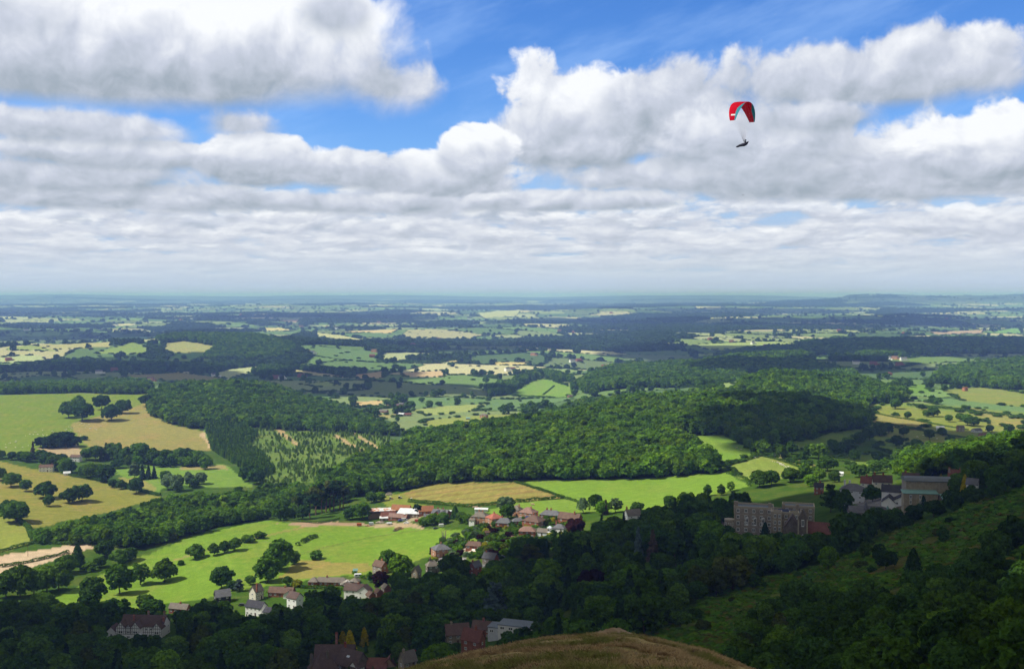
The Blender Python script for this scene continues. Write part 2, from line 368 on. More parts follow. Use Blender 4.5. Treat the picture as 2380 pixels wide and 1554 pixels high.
# (outline in the photograph, colour, dryness, nearest and farthest distance)
FIELDS = [
    ([(-300, 905), (0, 918), (145, 915), (350, 915), (352, 966), (395, 986), (472, 1000), (494, 1046), (300, 1048), (200, 1050), (-300, 1065)], (.15, .215, .028), .55, 1150, 2100),
    ([(160, 985), (345, 935), (352, 966), (395, 986), (472, 1002), (492, 1046), (250, 1046), (205, 1040)], (.255, .235, .07), .8, 1150, 2100),
    ([(90, 1040), (180, 1030), (200, 1060), (90, 1065)], (.38, .30, .17), .5, 1000, 1400),
    ([(-300, 1080), (0, 1072), (100, 1092), (200, 1112), (372, 1155), (335, 1167), (240, 1192), (70, 1228), (-300, 1200)], (.215, .215, .045), .8, 700, 1180),
    ([(-300, 1205), (0, 1192), (62, 1222), (76, 1258), (0, 1284), (-300, 1290)], (.22, .25, .05), .4, 600, 1000),
    ([(-300, 1330), (0, 1292), (160, 1267), (228, 1268), (110, 1305), (0, 1343), (-300, 1420)], (.50, .38, .25), .3, 500, 900),
    ([(262, 1090), (300, 1086), (360, 1082), (420, 1082), (520, 1078), (560, 1105), (582, 1132), (500, 1132), (400, 1122), (365, 1145), (300, 1120)], (.15, .25, .04), .25, 800, 1250),
    ([(420, 1084), (520, 1080), (530, 1092), (420, 1090)], (.30, .26, .10), .3, 800, 1250),
    ([(268, 1110), (330, 1112), (368, 1135), (360, 1142), (300, 1125)], (.25, .24, .07), .3, 800, 1250),
    ([(-300, 1470), (0, 1442), (70, 1415), (130, 1385), (200, 1352), (280, 1316), (330, 1292), (430, 1252), (520, 1228), (620, 1209), (700, 1216), (800, 1213), (870, 1222),
      (1030, 1228), (1110, 1236), (1112, 1256), (1062, 1264), (1000, 1292), (900, 1322), (850, 1332), (720, 1348), (600, 1362), (480, 1388), (390, 1402), (300, 1418), (200, 1442), (-300, 1520)], (.15, .25, .030), .5, 480, 900),
    ([(704, 1221), (640, 1238), (560, 1257), (470, 1280), (400, 1300), (340, 1330), (341, 1334), (401, 1304), (471, 1284), (561, 1261), (641, 1241), (705, 1224)], (.25, .23, .07), .5, 480, 900),
    ([(1000, 1300), (1040, 1292), (1075, 1296), (1120, 1310), (1150, 1300), (1200, 1268), (1204, 1272), (1155, 1306), (1120, 1316), (1072, 1302), (1040, 1298), (1004, 1306)], (.26, .25, .24), .1, 400, 800),
    ([(640, 1215), (850, 1212), (850, 1220), (700, 1222)], (.33, .24, .15), .5, 650, 900),
    ([(830, 1216), (960, 1212), (1000, 1226), (860, 1226)], (.36, .29, .17), .7, 600, 900),
    ([(700, 1300), (860, 1310), (880, 1322), (720, 1345), (640, 1345)], (.25, .23, .06), .8, 480, 800),
    ([(935, 1146), (1000, 1126), (1100, 1121), (1195, 1121), (1310, 1156), (1190, 1166), (1090, 1176), (960, 1162)], (.245, .225, .06), .9, 650, 1000),
    ([(880, 1150), (935, 1146), (960, 1164), (1000, 1178), (900, 1178)], (.17, .21, .035), .8, 650, 1000),
    ([(1205, 1118), (1500, 1112), (1695, 1098), (1745, 1130), (1640, 1152), (1480, 1188), (1335, 1192), (1345, 1165), (1312, 1154)], (.16, .265, .035), .3, 600, 1050),
    ([(1190, 1168), (1312, 1158), (1345, 1166), (1338, 1196), (1190, 1200), (1120, 1190)], (.165, .26, .038), .4, 600, 950),
    ([(2008, 1000), (2014, 940), (2110, 934), (2380, 958), (2800, 970), (2800, 1040), (2200, 1046), (2050, 1036)], (.165, .235, .05), .4, 900, 1700),
    ([(1606, 1012), (1682, 1010), (1760, 1050), (1690, 1081), (1640, 1060)], (.15, .26, .035), .3, 800, 1300),
    ([(1690, 1081), (1765, 1058), (1905, 1086), (1855, 1112), (1720, 1112)], (.19, .25, .05), .5, 700, 1200),
    ([(1760, 1050), (1800, 1052), (1910, 1084), (1860, 1080)], (.24, .24, .08), .5, 700, 1200),
    ([(1812, 1034), (1905, 1012), (1960, 1000), (2012, 998), (2000, 1015), (1905, 1040), (1840, 1045)], (.14, .22, .04), .3, 850, 1400),
    ([(2030, 1036), (2070, 1026), (2165, 1046), (2110, 1066)], (.14, .22, .04), .2, 850, 1300),
    ([(1950, 1060), (2030, 1052), (2100, 1082), (2090, 1100), (1990, 1095)], (.13, .2, .035), .2, 800, 1200),
    ([(2015, 965), (2050, 942), (2110, 944), (2250, 960), (2380, 975), (2700, 990), (2700, 1030), (2380, 1006), (2250, 1030), (2150, 1035), (2010, 1000)], (.20, .24, .05), .5, 1050, 1650),
    ([(2030, 958), (2100, 968), (2170, 985), (2130, 1000), (2025, 985)], (.27, .25, .08), .7, 1050, 1650),
    ([(2240, 945), (2380, 968), (2380, 1000), (2300, 985)], (.25, .25, .07), .7, 1200, 1700),
    ([(2078, 902), (2155, 892), (2165, 912), (2100, 914)], (.14, .25, .045), .2, 1500, 2200),
    ([(2192, 906), (2270, 899), (2330, 905), (2380, 914), (2700, 930), (2700, 960), (2380, 946), (2230, 930)], (.20, .24, .06), .6, 1400, 2200),
    ([(1642, 918), (1690, 904), (1717, 901), (1717, 913), (1690, 921)], (.42, .34, .16), .4, 1400, 2600),
    ([(1182, 918), (1215, 895), (1262, 878), (1330, 898), (1334, 920), (1240, 926)], (.16, .27, .05), .5, 1600, 2400),
    ([(488, 984), (640, 999), (800, 1004), (900, 1014), (926, 1034), (868, 1066), (805, 1088), (740, 1120), (690, 1136), (612, 1130), (540, 1062)], (.115, .18, .036), .35, 1000, 1650),
    ([(462, 1006), (474, 1004), (494, 1040), (488, 1042)], (.48, .35, .21), .1, 1000, 1500),
    ([(640, 998), (655, 998), (700, 1035), (690, 1037)], (.38, .28, .14), .2, 1000, 1600),
    ([(770, 1010), (782, 1009), (850, 1048), (838, 1050)], (.38, .28, .14), .2, 1000, 1600),
    ([(815, 1006), (826, 1006), (885, 1040), (874, 1043)], (.38, .28, .14), .2, 1000, 1600),
    # fields one can pick out in the plain
    ([(380, 797), (430, 792), (503, 804), (486, 817), (386, 821)], (.29, .30, .11), .5, 2300, 4500),
    ([(10, 809), (90, 799), (140, 815), (20, 814)], (.24, .30, .09), .3, 2300, 4500),
    ([(-100, 835), (0, 829), (90, 824), (112, 838), (10, 844)], (.36, .42, .2), .3, 2300, 4500),
    ([(60, 797), (150, 800), (262, 794), (252, 806), (120, 812)], (.36, .35, .15), .3, 2300, 5000),
    ([(218, 821), (310, 794), (362, 814), (300, 823)], (.2, .28, .07), .3, 2300, 5000),
    ([(486, 870), (540, 856), (600, 850), (604, 857), (530, 882)], (.40, .44, .22), .2, 2000, 3600),
    ([(280, 872), (420, 866), (520, 878), (500, 886), (300, 880)], (.26, .24, .09), .5, 2000, 3600),
    ([(20, 880), (100, 872), (180, 880), (100, 892)], (.1, .18, .05), .2, 1900, 3600),
    ([(600, 762), (650, 761), (686, 767), (620, 769)], (.52, .46, .2), .2, 3500, 8000),
    ([(730, 772), (790, 778), (850, 790), (838, 796), (740, 781)], (.44, .44, .2), .2, 3200, 8000),
    ([(790, 770), (930, 764), (905, 775)], (.52, .42, .2), .2, 3500, 8000),
    ([(658, 855), (770, 869), (832, 880), (700, 869)], (.46, .42, .2), .2, 2000, 4500),
    ([(820, 871), (892, 862), (892, 878), (832, 880)], (.48, .36, .2), .2, 2000, 4000),
    ([(930, 866), (1030, 861), (1032, 876), (940, 876)], (.5, .37, .2), .2, 2000, 4000),
    ([(1008, 836), (1086, 835), (1062, 843)], (.5, .42, .18), .2, 2300, 5000),
    ([(1140, 842), (1230, 840), (1220, 848), (1150, 848)], (.5, .42, .18), .2, 2300, 5000),
    ([(818, 933), (892, 931), (882, 943), (830, 943)], (.5, .38, .18), .2, 1500, 2600),
    ([(850, 966), (960, 959), (900, 973)], (.3, .28, .1), .3, 1400, 2400),
    ([(956, 952), (1040, 942), (1135, 938), (1100, 955), (990, 966)], (.27, .32, .1), .3, 1500, 2400),
    ([(975, 978), (1100, 965), (1245, 958), (1105, 986), (1000, 992)], (.24, .28, .07), .4, 1300, 2300),
    ([(700, 893), (760, 886), (790, 895), (740, 900)], (.27, .34, .1), .2, 1800, 3000),
    ([(670, 918), (750, 912), (780, 925), (700, 930)], (.13, .24, .07), .2, 1600, 2600),
    ([(1110, 727), (1210, 719), (1202, 733), (1120, 739)], (.42, .44, .2), .2, 6000, 12000),
    ([(1610, 800), (1690, 796), (1800, 793), (1872, 800), (1750, 811), (1640, 811)], (.3, .38, .13), .2, 2800, 5600),
    ([(1690, 812), (1800, 808), (1850, 800), (1860, 806), (1760, 816)], (.46, .46, .2), .2, 2800, 5600),
    ([(2050, 836), (2180, 827), (2335, 829), (2300, 840), (2100, 846)], (.14, .22, .06), .2, 2400, 3700),
    ([(1895, 826), (1935, 823), (1925, 838), (1890, 835)], (.13, .23, .06), .2, 2600, 3700),
    ([(2290, 772), (2370, 760), (2376, 775)], (.17, .32, .09), .2, 4000, 8000),
    ([(2160, 772), (2290, 766), (2280, 774), (2180, 777)], (.4, .3, .2), .2, 4000, 8000),
    ([(610, 745), (700, 742), (690, 749)], (.42, .30, .2), .2, 5000, 9000),
    # gardens, yards and lawns of the village
    ([(870, 1180), (1040, 1185), (1045, 1206), (1000, 1212), (890, 1206)], (.30, .27, .16), .6, 600, 900),
    ([(1050, 1268), (1090, 1262), (1150, 1275), (1140, 1290), (1090, 1280)], (.5, .4, .32), .2, 480, 800),
    ([(1640, 1215), (1740, 1205), (1800, 1225), (1770, 1240), (1660, 1232)], (.33, .27, .2), .3, 380, 700),
    ([(1990, 1160), (2050, 1150), (2100, 1178), (2000, 1192)], (.2, .19, .18), .1, 350, 700),
]
KNOLL_C = (.55, .38, .20)
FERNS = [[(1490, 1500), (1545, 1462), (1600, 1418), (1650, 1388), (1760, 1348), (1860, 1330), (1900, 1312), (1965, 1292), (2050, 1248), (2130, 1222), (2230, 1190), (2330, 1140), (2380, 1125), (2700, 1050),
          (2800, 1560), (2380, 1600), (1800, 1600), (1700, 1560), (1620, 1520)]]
t_f = time.time()
WF = [(wpoly(p, a, b), c, d) for p, c, d, a, b in FIELDS]
WFERN = [wpoly(p, 150, 700) for p in FERNS]
# woods: outline on the ground, nearest/farthest distance
WOODS = {
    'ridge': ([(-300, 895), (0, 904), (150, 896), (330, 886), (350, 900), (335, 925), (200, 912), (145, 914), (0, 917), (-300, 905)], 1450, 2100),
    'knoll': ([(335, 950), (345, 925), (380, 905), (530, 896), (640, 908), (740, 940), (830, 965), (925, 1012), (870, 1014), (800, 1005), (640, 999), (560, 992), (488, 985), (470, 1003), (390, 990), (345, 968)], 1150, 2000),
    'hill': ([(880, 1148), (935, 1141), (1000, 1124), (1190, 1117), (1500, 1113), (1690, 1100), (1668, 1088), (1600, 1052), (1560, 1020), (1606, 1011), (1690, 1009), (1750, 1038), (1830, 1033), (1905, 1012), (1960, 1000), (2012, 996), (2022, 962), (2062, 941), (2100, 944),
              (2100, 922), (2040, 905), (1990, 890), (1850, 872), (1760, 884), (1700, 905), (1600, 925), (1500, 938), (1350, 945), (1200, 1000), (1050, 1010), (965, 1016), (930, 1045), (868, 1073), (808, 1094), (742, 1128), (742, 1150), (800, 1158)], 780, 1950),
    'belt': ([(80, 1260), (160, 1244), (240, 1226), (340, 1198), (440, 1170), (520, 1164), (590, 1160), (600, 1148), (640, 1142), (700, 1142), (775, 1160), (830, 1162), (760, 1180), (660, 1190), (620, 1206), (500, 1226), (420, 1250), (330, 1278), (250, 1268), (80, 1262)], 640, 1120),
    'lit': ([(2095, 1112), (2110, 1078), (2200, 1048), (2300, 1036), (2380, 1030), (2700, 1010), (2700, 1060), (2380, 1066), (2300, 1085), (2200, 1100), (2130, 1120)], 440, 900),
    'shadeband': ([(2190, 1028), (2250, 1018), (2330, 1012), (2700, 1000), (2700, 1012), (2380, 1030), (2250, 1036)], 850, 1050),
    'far1': ([(1340, 895), (1420, 860), (1560, 850), (1700, 850), (1740, 880), (1700, 905), (1640, 918), (1560, 925), (1450, 920), (1360, 915)], 1850, 2750),
    'far2': ([(1620, 850), (1700, 835), (1780, 828), (1900, 850), (1990, 875), (1980, 888), (1850, 872), (1760, 872), (1700, 872)], 1700, 2800),
    'dome': ([(1330, 890), (1300, 875), (1270, 868), (1200, 890), (1140, 905), (1130, 922), (1180, 918), (1220, 890), (1262, 876)], 1900, 2700),
    'right': ([(2165, 890), (2200, 862), (2290, 850), (2380, 842), (2700, 830), (2700, 915), (2380, 912), (2290, 900)], 1700, 2700),
    'dark': ([(1660, 830), (1750, 812), (1850, 800), (1960, 790), (2100, 785), (2250, 780), (2700, 775), (2700, 822), (2380, 822), (2280, 822), (2160, 822), (2060, 832), (1900, 822), (1860, 838), (1760, 832)], 2600, 4300),
    'farleft': ([(360, 790), (470, 778), (560, 776), (680, 800), (690, 818), (640, 836), (520, 838), (470, 832), (505, 806), (400, 796)], 2700, 4300),
    'band': ([(-200, 850), (100, 846), (300, 838), (420, 836), (520, 845), (480, 862), (330, 866), (120, 862), (-200, 870)], 2050, 3200),
    'copse': ([(1135, 745), (1300, 738), (1420, 745), (1420, 752), (1250, 752), (1120, 752)], 5500, 9000),
}
WW = {k: wpoly(p, a, b) for k, (p, a, b) in WOODS.items()}
FAR_CELL = 250.0


def cells(x, y, s=FAR_CELL):
    """patchwork of fields: nearest cell, its random number, distance to the border"""
    wx = x + (fbm(x / 500, y / 500, 2) - .5) * 190
    wy = (y + (fbm(x / 500 + 40, y / 500, 2) - .5) * 190) * .9 + x * .22
    ix, iy = np.floor(wx / s).astype(int), np.floor(wy / s).astype(int)
    b1 = np.full(x.shape, 1e18); b2 = b1.copy(); h1 = np.zeros(x.shape); h2 = np.zeros(x.shape)
    for dx in (-1, 0, 1):
        for dy in (-1, 0, 1):
            cx, cy = ix + dx, iy + dy
            jx, jy = _G[(cx * 7 + 3) & 255, (cy * 3 + 11) & 255], _G[(cx * 5 + 91) & 255, (cy * 11 + 7) & 255]
            d = np.maximum(np.abs((cx + .12 + .76*jx) * s - wx), np.abs((cy + .12 + .76*jy) * s - wy) * 1.25) + .3 * np.hypot((cx + .12 + .76*jx) * s - wx, (cy + .12 + .76*jy) * s - wy)
            hh = _G[(cx * 13 + 5) & 255, (cy * 17 + 29) & 255]; hb = _G[(cx * 3 + 77) & 255, (cy * 7 + 131) & 255]
            m = d < b1
            b2 = np.where(m, b1, np.minimum(b2, d))
            h1 = np.where(m, hh, h1); h2 = np.where(m, hb, h2); b1 = np.where(m, d, b1)
    return h1, h2, b2 - b1


PALETTE = np.array([(.13, .235, .045), (.11, .2, .04), (.17, .25, .06), (.075, .15, .04), (.06, .12, .035), (.20, .26, .08), (.1, .19, .05), (.15, .21, .06),
                    (.30, .34, .14), (.40, .38, .17), (.32, .31, .13), (.09, .17, .04), (.12, .18, .06), (.14, .25, .06), (.26, .31, .11), (.08, .15, .04)])
PALETTE = 1.15 * (PALETTE * .78 + .22 * PALETTE.mean(1)[:, None])


def far_wood(x, y, h2):
    n = fbm(x / 1300 + 11, y / 800 + 3, 3)
    return ((n > .635) | (h2 < .05)) & (y > 2500)


ROWA = np.random.default_rng(3).random(200) * math.pi


def cover(x, y):
    x, y = np.asarray(x, float), np.asarray(y, float)
    rows = np.zeros((len(x), 4)); rows[:, 3] = 1
    c = np.empty((len(x), 3)); dry = np.full(len(x), .4)
    c[:] = (.05, .10, .014)
    far = y > 1250
    h1, h2, bd = cells(x[far], y[far])
    ci = (h1 * len(PALETTE)).astype(int) % len(PALETTE)
    ci = np.where(y[far] < 2500, ci % 8, ci)
    pal = PALETTE[ci].copy()
    pal *= (.85 + .3 * h2)[:, None]
    pal[far_wood(x[far], y[far], h2)] = (.03, .06, .018)
    pal[(bd < 10)] = (.04, .08, .02)
    yf_ = y[far]; zf_ = H(x[far], yf_, False)
    moor = np.clip((zf_ - 85) / 40, 0, 1) * (yf_ > 13000)
    moor = np.maximum(moor, (yf_ > 17600) * (h1 < .88))[:, None] * .9
    pal = pal * (1 - moor) + moor * np.array((.055, .085, .05)) * (.8 + .5 * h2)[:, None]
    c[far] = pal; dry[far] = .25
    # edges wander a little, as fence lines and mown margins do
    ox, oy = x, y
    x = x + (fbm(ox / 14, oy / 14, 3) - .5) * 7; y = y + (fbm(ox / 14 + 60, oy / 14, 3) - .5) * 9
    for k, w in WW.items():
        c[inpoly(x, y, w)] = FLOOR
    for k, (p, col, d) in enumerate(WF):
        m = inpoly(x, y, p); c[m] = col; dry[m] = d
        rows[m, 0] = .5 + .5 * math.cos(ROWA[k]); rows[m, 1] = .5 + .5 * math.sin(ROWA[k]); rows[m, 2] = np.clip((2600 - oy[m]) / 1500, 0, 1) * (.35 + .65 * (d > .25) * (_G[k, 9]))
    for p in WFERN:
        m = inpoly(x, y, p)
        n = fbm(x[m] / 26, y[m] / 26, 4)[:, None]
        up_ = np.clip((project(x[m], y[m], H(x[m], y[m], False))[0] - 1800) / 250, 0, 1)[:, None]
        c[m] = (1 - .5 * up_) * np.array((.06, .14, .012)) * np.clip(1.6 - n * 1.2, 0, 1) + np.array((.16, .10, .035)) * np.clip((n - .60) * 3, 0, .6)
        dry[m] = .5
    # striped tillage on the field beyond the farm
    s = WF[15][0]; m = inpoly(x, y, s)
    st = np.sin((y[m] + x[m] * .08 + 6 * fbm(x[m] / 60, y[m] / 40, 2)) / 3.3)
    c[m] = c[m] * (1 + .0 * st[:, None]) * np.where(st[:, None] > .62, (.8, .7, .8), (1, 1, 1))
    x, y = ox, oy
    kz = (y < 165) & (knoll(x, y) > H(x, y, False) - 2.5)
    n = fbm(x[kz] / 3.5, y[kz] / 2.2, 4)[:, None]
    n2 = fbm(x[kz] / 9 + 50, y[kz] / 6, 3)[:, None]
    side = np.clip((np.hypot((x[kz] - 7) / 15, (y[kz] - 80) / 24) - .35) * 1.1, 0, 1)[:, None]
    c[kz] = np.array(KNOLL_C) * (.62 + .75 * n) * np.where(n2 > .61, .6, 1) * (1 - side*.55) + side * .55 * np.array((.15, .155, .035))
    rk = np.exp(-((x[kz] - 9.0) / 3.4) ** 2 - ((y[kz] - 80.5) / 2.2) ** 2)[:, None] * (n > .42)
    c[kz] = c[kz] * (1 - rk * .8) + np.array((.27, .20, .14)) * rk * .8 * (.7 + .6 * n)
    dry[kz] = .25
    rows[kz, 2] = 0
    return c, dry, rows


# ------------------------------------------------------------------ the ground as one sheet
ROWS = np.concatenate([np.linspace(4, 38, 20)[:-1], np.linspace(38, 92, 190)[:-1], np.exp(np.arange(math.log(92), math.log(26600), .0060))])
AS = np.linspace(-.76, .76, 760)
gx = (AS[None, :] * ROWS[:, None]); gy = np.repeat(ROWS[:, None], len(AS), 1)
px, py = gx.ravel(), gy.ravel()
pz = H(px, py)
nr, nc = gx.shape
i = np.arange((nr - 1) * nc).reshape(nr - 1, nc)[:, :-1].ravel()
me = npmesh('ground', np.stack([px, py, pz], 1), np.stack([i, i + 1, i + nc + 1, i + nc], 1))
cc, dd, rw_ = cover(px, py)
at = me.color_attributes.new('land', 'FLOAT_COLOR', 'POINT')
at.data.foreach_set('color', np.concatenate([cc, dd[:, None]], 1).astype(np.float32).ravel())
at2 = me.color_attributes.new('rows', 'FLOAT_COLOR', 'POINT'); at2.data.foreach_set('color', rw_.astype(np.float32).ravel())
me.polygons.foreach_set('use_smooth', np.ones(len(me.polygons), bool))
M_GROUND, t = newmat('turf')
a = t.node('ShaderNodeAttribute', attribute_name='land')
pos = t.node('ShaderNodeNewGeometry').outputs['Position']
nbig = t.noise(pos, .028, 4, .6); nmid = t.noise(pos, .16, 4, .65); nfine = t.noise(pos, 1.1, 4, .7)
dryf = t.m('MULTIPLY', t.rng(t.m('ADD', t.m('MULTIPLY', nbig, .6), t.m('MULTIPLY', nmid, .4)), .47, .62), a.outputs['Alpha'])
dryc = t.mix(.6, t.mix(1.0, a.outputs['Color'], (1.9, 1.2, 2.0), 'MULTIPLY'), (.24, .17, .06))
c = t.mix(t.m('MULTIPLY', dryf, .6), a.outputs['Color'], dryc)
k = t.m('ADD', t.m('MULTIPLY', t.rng(nmid, .3, .7, .72, 1.28, False), .5), t.m('MULTIPLY', t.rng(nfine, .3, .7, .5, 1.5, False), .5))
c = t.mix(1.0, c, t.node('ShaderNodeCombineColor', {0: k, 1: k, 2: k}).outputs[0], 'MULTIPLY')
rw = t.node('ShaderNodeSeparateColor', {0: t.node('ShaderNodeAttribute', attribute_name='rows').outputs['Color']}).outputs
ps_ = t.node('ShaderNodeSeparateXYZ', {0: pos}).outputs
ph = t.m('ADD', t.m('MULTIPLY', ps_[0], t.m('MULTIPLY_ADD', rw[0], 2.0, -1.0)), t.m('MULTIPLY', ps_[1], t.m('MULTIPLY_ADD', rw[1], 2.0, -1.0)))
ph = t.m('ADD', ph, t.m('MULTIPLY', nbig, 14.0))
line = t.m('ADD', t.m('MULTIPLY', t.m('SINE', t.m('MULTIPLY', ph, .62)), .6), t.m('MULTIPLY', t.m('SINE', t.m('MULTIPLY', ph, 1.7)), .4))
line = t.m('MULTIPLY', line, t.rng(nmid, .42, .58, .2, 1.0))
k2 = t.m('MULTIPLY_ADD', t.m('MULTIPLY', line, rw[2]), .13, 1.0)
c = t.mix(1.0, c, t.node('ShaderNodeCombineColor', {0: k2, 1: k2, 2: k2}).outputs[0], 'MULTIPLY')
bmp = t.node('ShaderNodeBump', {'Strength': .6, 'Distance': .35, 'Height': nfine})
d = t.node('ShaderNodeBsdfDiffuse', {'Color': c, 'Normal': bmp.outputs[0]})
t.l.new(d.outputs[0], t.out.inputs[0])
GROUND = tag(link('ground', me, M_GROUND), 'rolling green fields and hillsides of the valley', kind='structure')
print('ground', len(me.polygons), round(time.time() - T0, 1))
# ------------------------------------------------------------------ sky
SKYK = 10.0


def skyuv(u, v):
    a = math.atan((u - PW / 2) / FP)
    return a * FP, math.atan((V0 - v) / FP * math.cos(a)) * FP


W = bpy.data.worlds.new('World'); SC.world = W; W.use_nodes = True
W.node_tree.nodes.clear()
t = NT(W.node_tree)
dirv = t.node('ShaderNodeTexCoord').outputs['Generated']
sx = t.node('ShaderNodeSeparateXYZ', {0: dirv}).outputs
U = t.m('MULTIPLY', t.m('ARCTAN2', sx[0], sx[1]), FP)
V = t.m('MULTIPLY', t.m('ARCSINE', sx[2]), FP)
sky = t.node('ShaderNodeTexSky', sky_type='NISHITA')
sky.sun_disc = False; sky.sun_elevation = SUN_EL; sky.sun_rotation = SUN_AZ
sky.altitude = 300; sky.air_density = 1.0; sky.dust_density = .35; sky.ozone_density = 2.5
blue = t.node('ShaderNodeHueSaturation', {'Hue': .507, 'Saturation': 1.3, 'Value': 1.25, 'Color': sky.outputs[0]}).outputs[0]
blue = t.mix(1.0, blue, (.72, .86, 1.08), 'MULTIPLY')


def comb(x, y, z=0.0):
    return t.node('ShaderNodeCombineXYZ', {0: x, 1: y, 2: z}).outputs[0]


def vadd(a, b, f=1.0):
    n = t.node('ShaderNodeVectorMath', operation='MULTIPLY_ADD')
    t.set(n.inputs[0], b); n.inputs[1].default_value = (f, f, f); t.set(n.inputs[2], a)
    return n.outputs[0]


def vconst(a, off):
    n = t.node('ShaderNodeVectorMath', operation='ADD'); t.set(n.inputs[0], a); n.inputs[1].default_value = off
    return n.outputs[0]


Vp = t.m('MAXIMUM', V, 0.0)
# coordinates that shrink towards the horizon as a flat cloud deck does
den = t.m('ADD', Vp, 110.0)
q = comb(t.m('DIVIDE', U, 440.0), t.m('MULTIPLY', t.m('LOGARITHM', den, math.e), 1.25), 0.0)
wn = t.node('ShaderNodeTexNoise', {'Vector': q, 'Scale': 2.6, 'Detail': 2.0, 'Roughness': .5}).outputs['Color']
qw = vadd(q, vconst(wn, (-.5, -.5, -.5)), .22)
N1 = t.noise(qw, 3.0, 9, .55)
N2 = t.noise(vconst(qw, (-.045, .06, 0)), 3.0, 5, .52)
N3 = t.noise(vconst(qw, (-.014, .02, 0)), 11.0, 5, .6)
N4 = t.noise(qw, 11.0, 5, .6)
relief = t.m('SUBTRACT', N1, N2)
fine = t.m('SUBTRACT', N4, N3)
nn = t.m('MULTIPLY_ADD', t.m('SUBTRACT', N1, .5), 2.0, t.m('MULTIPLY', t.m('SUBTRACT', N4, .5), .24))

col = blue
# thin high veil
veil = t.noise(comb(t.m('MULTIPLY', t.m('ADD', U, t.m('MULTIPLY', V, .8)), .0011), t.m('MULTIPLY', t.m('SUBTRACT', V, t.m('MULTIPLY', U, .35)), .0045), 3.0), 1.6, 5, .6)
col = t.mix(t.m('MULTIPLY', t.rng(veil, .42, .75), .28), col, (4.6, 6.6, 10.0))

CLOUD_LO, CLOUD_MID, CLOUD_HI = (3.2, 3.75, 4.45), (5.2, 5.6, 6.6), (8.2, 8.4, 8.8)


def put(col, alpha, bright):
    cl = t.ramp(bright, [(0.0, tuple(c / 12 for c in CLOUD_LO)), (.5, tuple(c / 12 for c in CLOUD_MID)), (1.0, tuple(c / 12 for c in CLOUD_HI))])
    cl = t.mix(1.0, cl, (12.0, 12.0, 12.0), 'MULTIPLY')
    return t.mix(alpha, col, cl)


# the broken deck that closes up towards the horizon, in two broken layers
den2 = t.m('ADD', Vp, 30.0)
lg = t.m('LOGARITHM', den2, math.e)
col = t.mix(t.rng(V, 340, 120, 0.0, .8), col, (3.7, 4.7, 6.7))


def deck(col, seed, xs, ys, thr, hi_v, warp, amt):
    qb = comb(t.m('DIVIDE', U, xs), t.m('MULTIPLY', lg, ys), seed)
    qb = vadd(qb, vconst(wn, (-.5, -.5, -.5)), warp)
    B1 = t.noise(qb, 2.9, 7, .55)
    B2 = t.noise(vconst(qb, (-.03, .13, 0)), 2.9, 4, .5)
    al = t.rng(t.m('ADD', B1, t.rng(V, hi_v - 160, hi_v, .06, -.30, False)), thr, thr + .13)
    br = t.m('ADD', t.m('MULTIPLY', t.m('SUBTRACT', B1, B2), t.rng(V, 30, 240, .8, 2.3)), t.m('MULTIPLY_ADD', fine, .25, amt))
    return put(col, t.m('MULTIPLY', al, .92), t.m('ADD', br, t.m('MULTIPLY', nn, .10), clamp=True))


col = deck(col, 4.0, 520.0, 1.8, .40, 330, .12, .53)
col = deck(col, 17.0, 330.0, 1.7, .505, 400, .26, .62)
col = deck(col, 9.0, 400.0, 1.35, .47, 300, .2, .56)
# distant air thickens into one pale band along the horizon
col = t.mix(t.rng(V, 130, 0, 0.0, .95), col, (4.9, 5.75, 7.0))
col = t.mix(t.rng(V, 60, 0, 0.0, .8), col, (4.5, 5.3, 7.4))

# the separate clouds: centre, half width, height above and below the centre, edge softness, raggedness, base and top brightness
CLOUDS = [
    (300, 468, 600, 50, 30, .5, .6, .12, .62), (1010, 424, 230, 84, 56, .3, .8, .15, .85), (880, 480, 420, 36, 28, .6, .6, .12, .58), (2050, 440, 560, 180, 36, .45, .75, .16, .74),
    (1350, 474, 330, 40, 24, .5, .6, .14, .64), (1620, 420, 420, 70, 40, .5, .6, .20, .64), (2330, 350, 270, 96, 80, .22, .6, .20, 1.05), (830, 402, 190, 54, 54, .4, .75, .14, .75), (600, 385, 150, 92, 66, .3, .7, .14, .74),
    (120, 420, 380, 56, 40, .6, .6, .12, .54), (1330, 330, 250, 195, 90, .3, .75, .16, .90), (1560, 290, 180, 165, 110, .45, .7, .16, .56), (1740, 360, 300, 130, 70, .5, .7, .16, .66), (1110, 345, 110, 74, 90, .25, .8, .26, 1.0),
    (2010, 195, 420, 110, 80, .5, .85, .12, .62), (1880, 280, 200, 40, 50, .7, .7, .14, .5), (2180, 130, 230, 90, 90, .45, .8, .3, .70), (250, 365, 330, 46, 40, .5, .7, .12, .64), (150, 305, 330, 56, 44, .6, .6, .12, .60), (565, 300, 120, 50, 44, .8, .8, .28, .52), (930, 215, 120, 76, 80, .75, 1.0, .36, .58),
    (180, 150, 800, 330, 110, .35, .42, .06, 1.22), (770, 50, 110, 60, 70, .9, .8, .15, .42), (20, 60, 170, 90, 70, .9, .7, .25, .5),
]
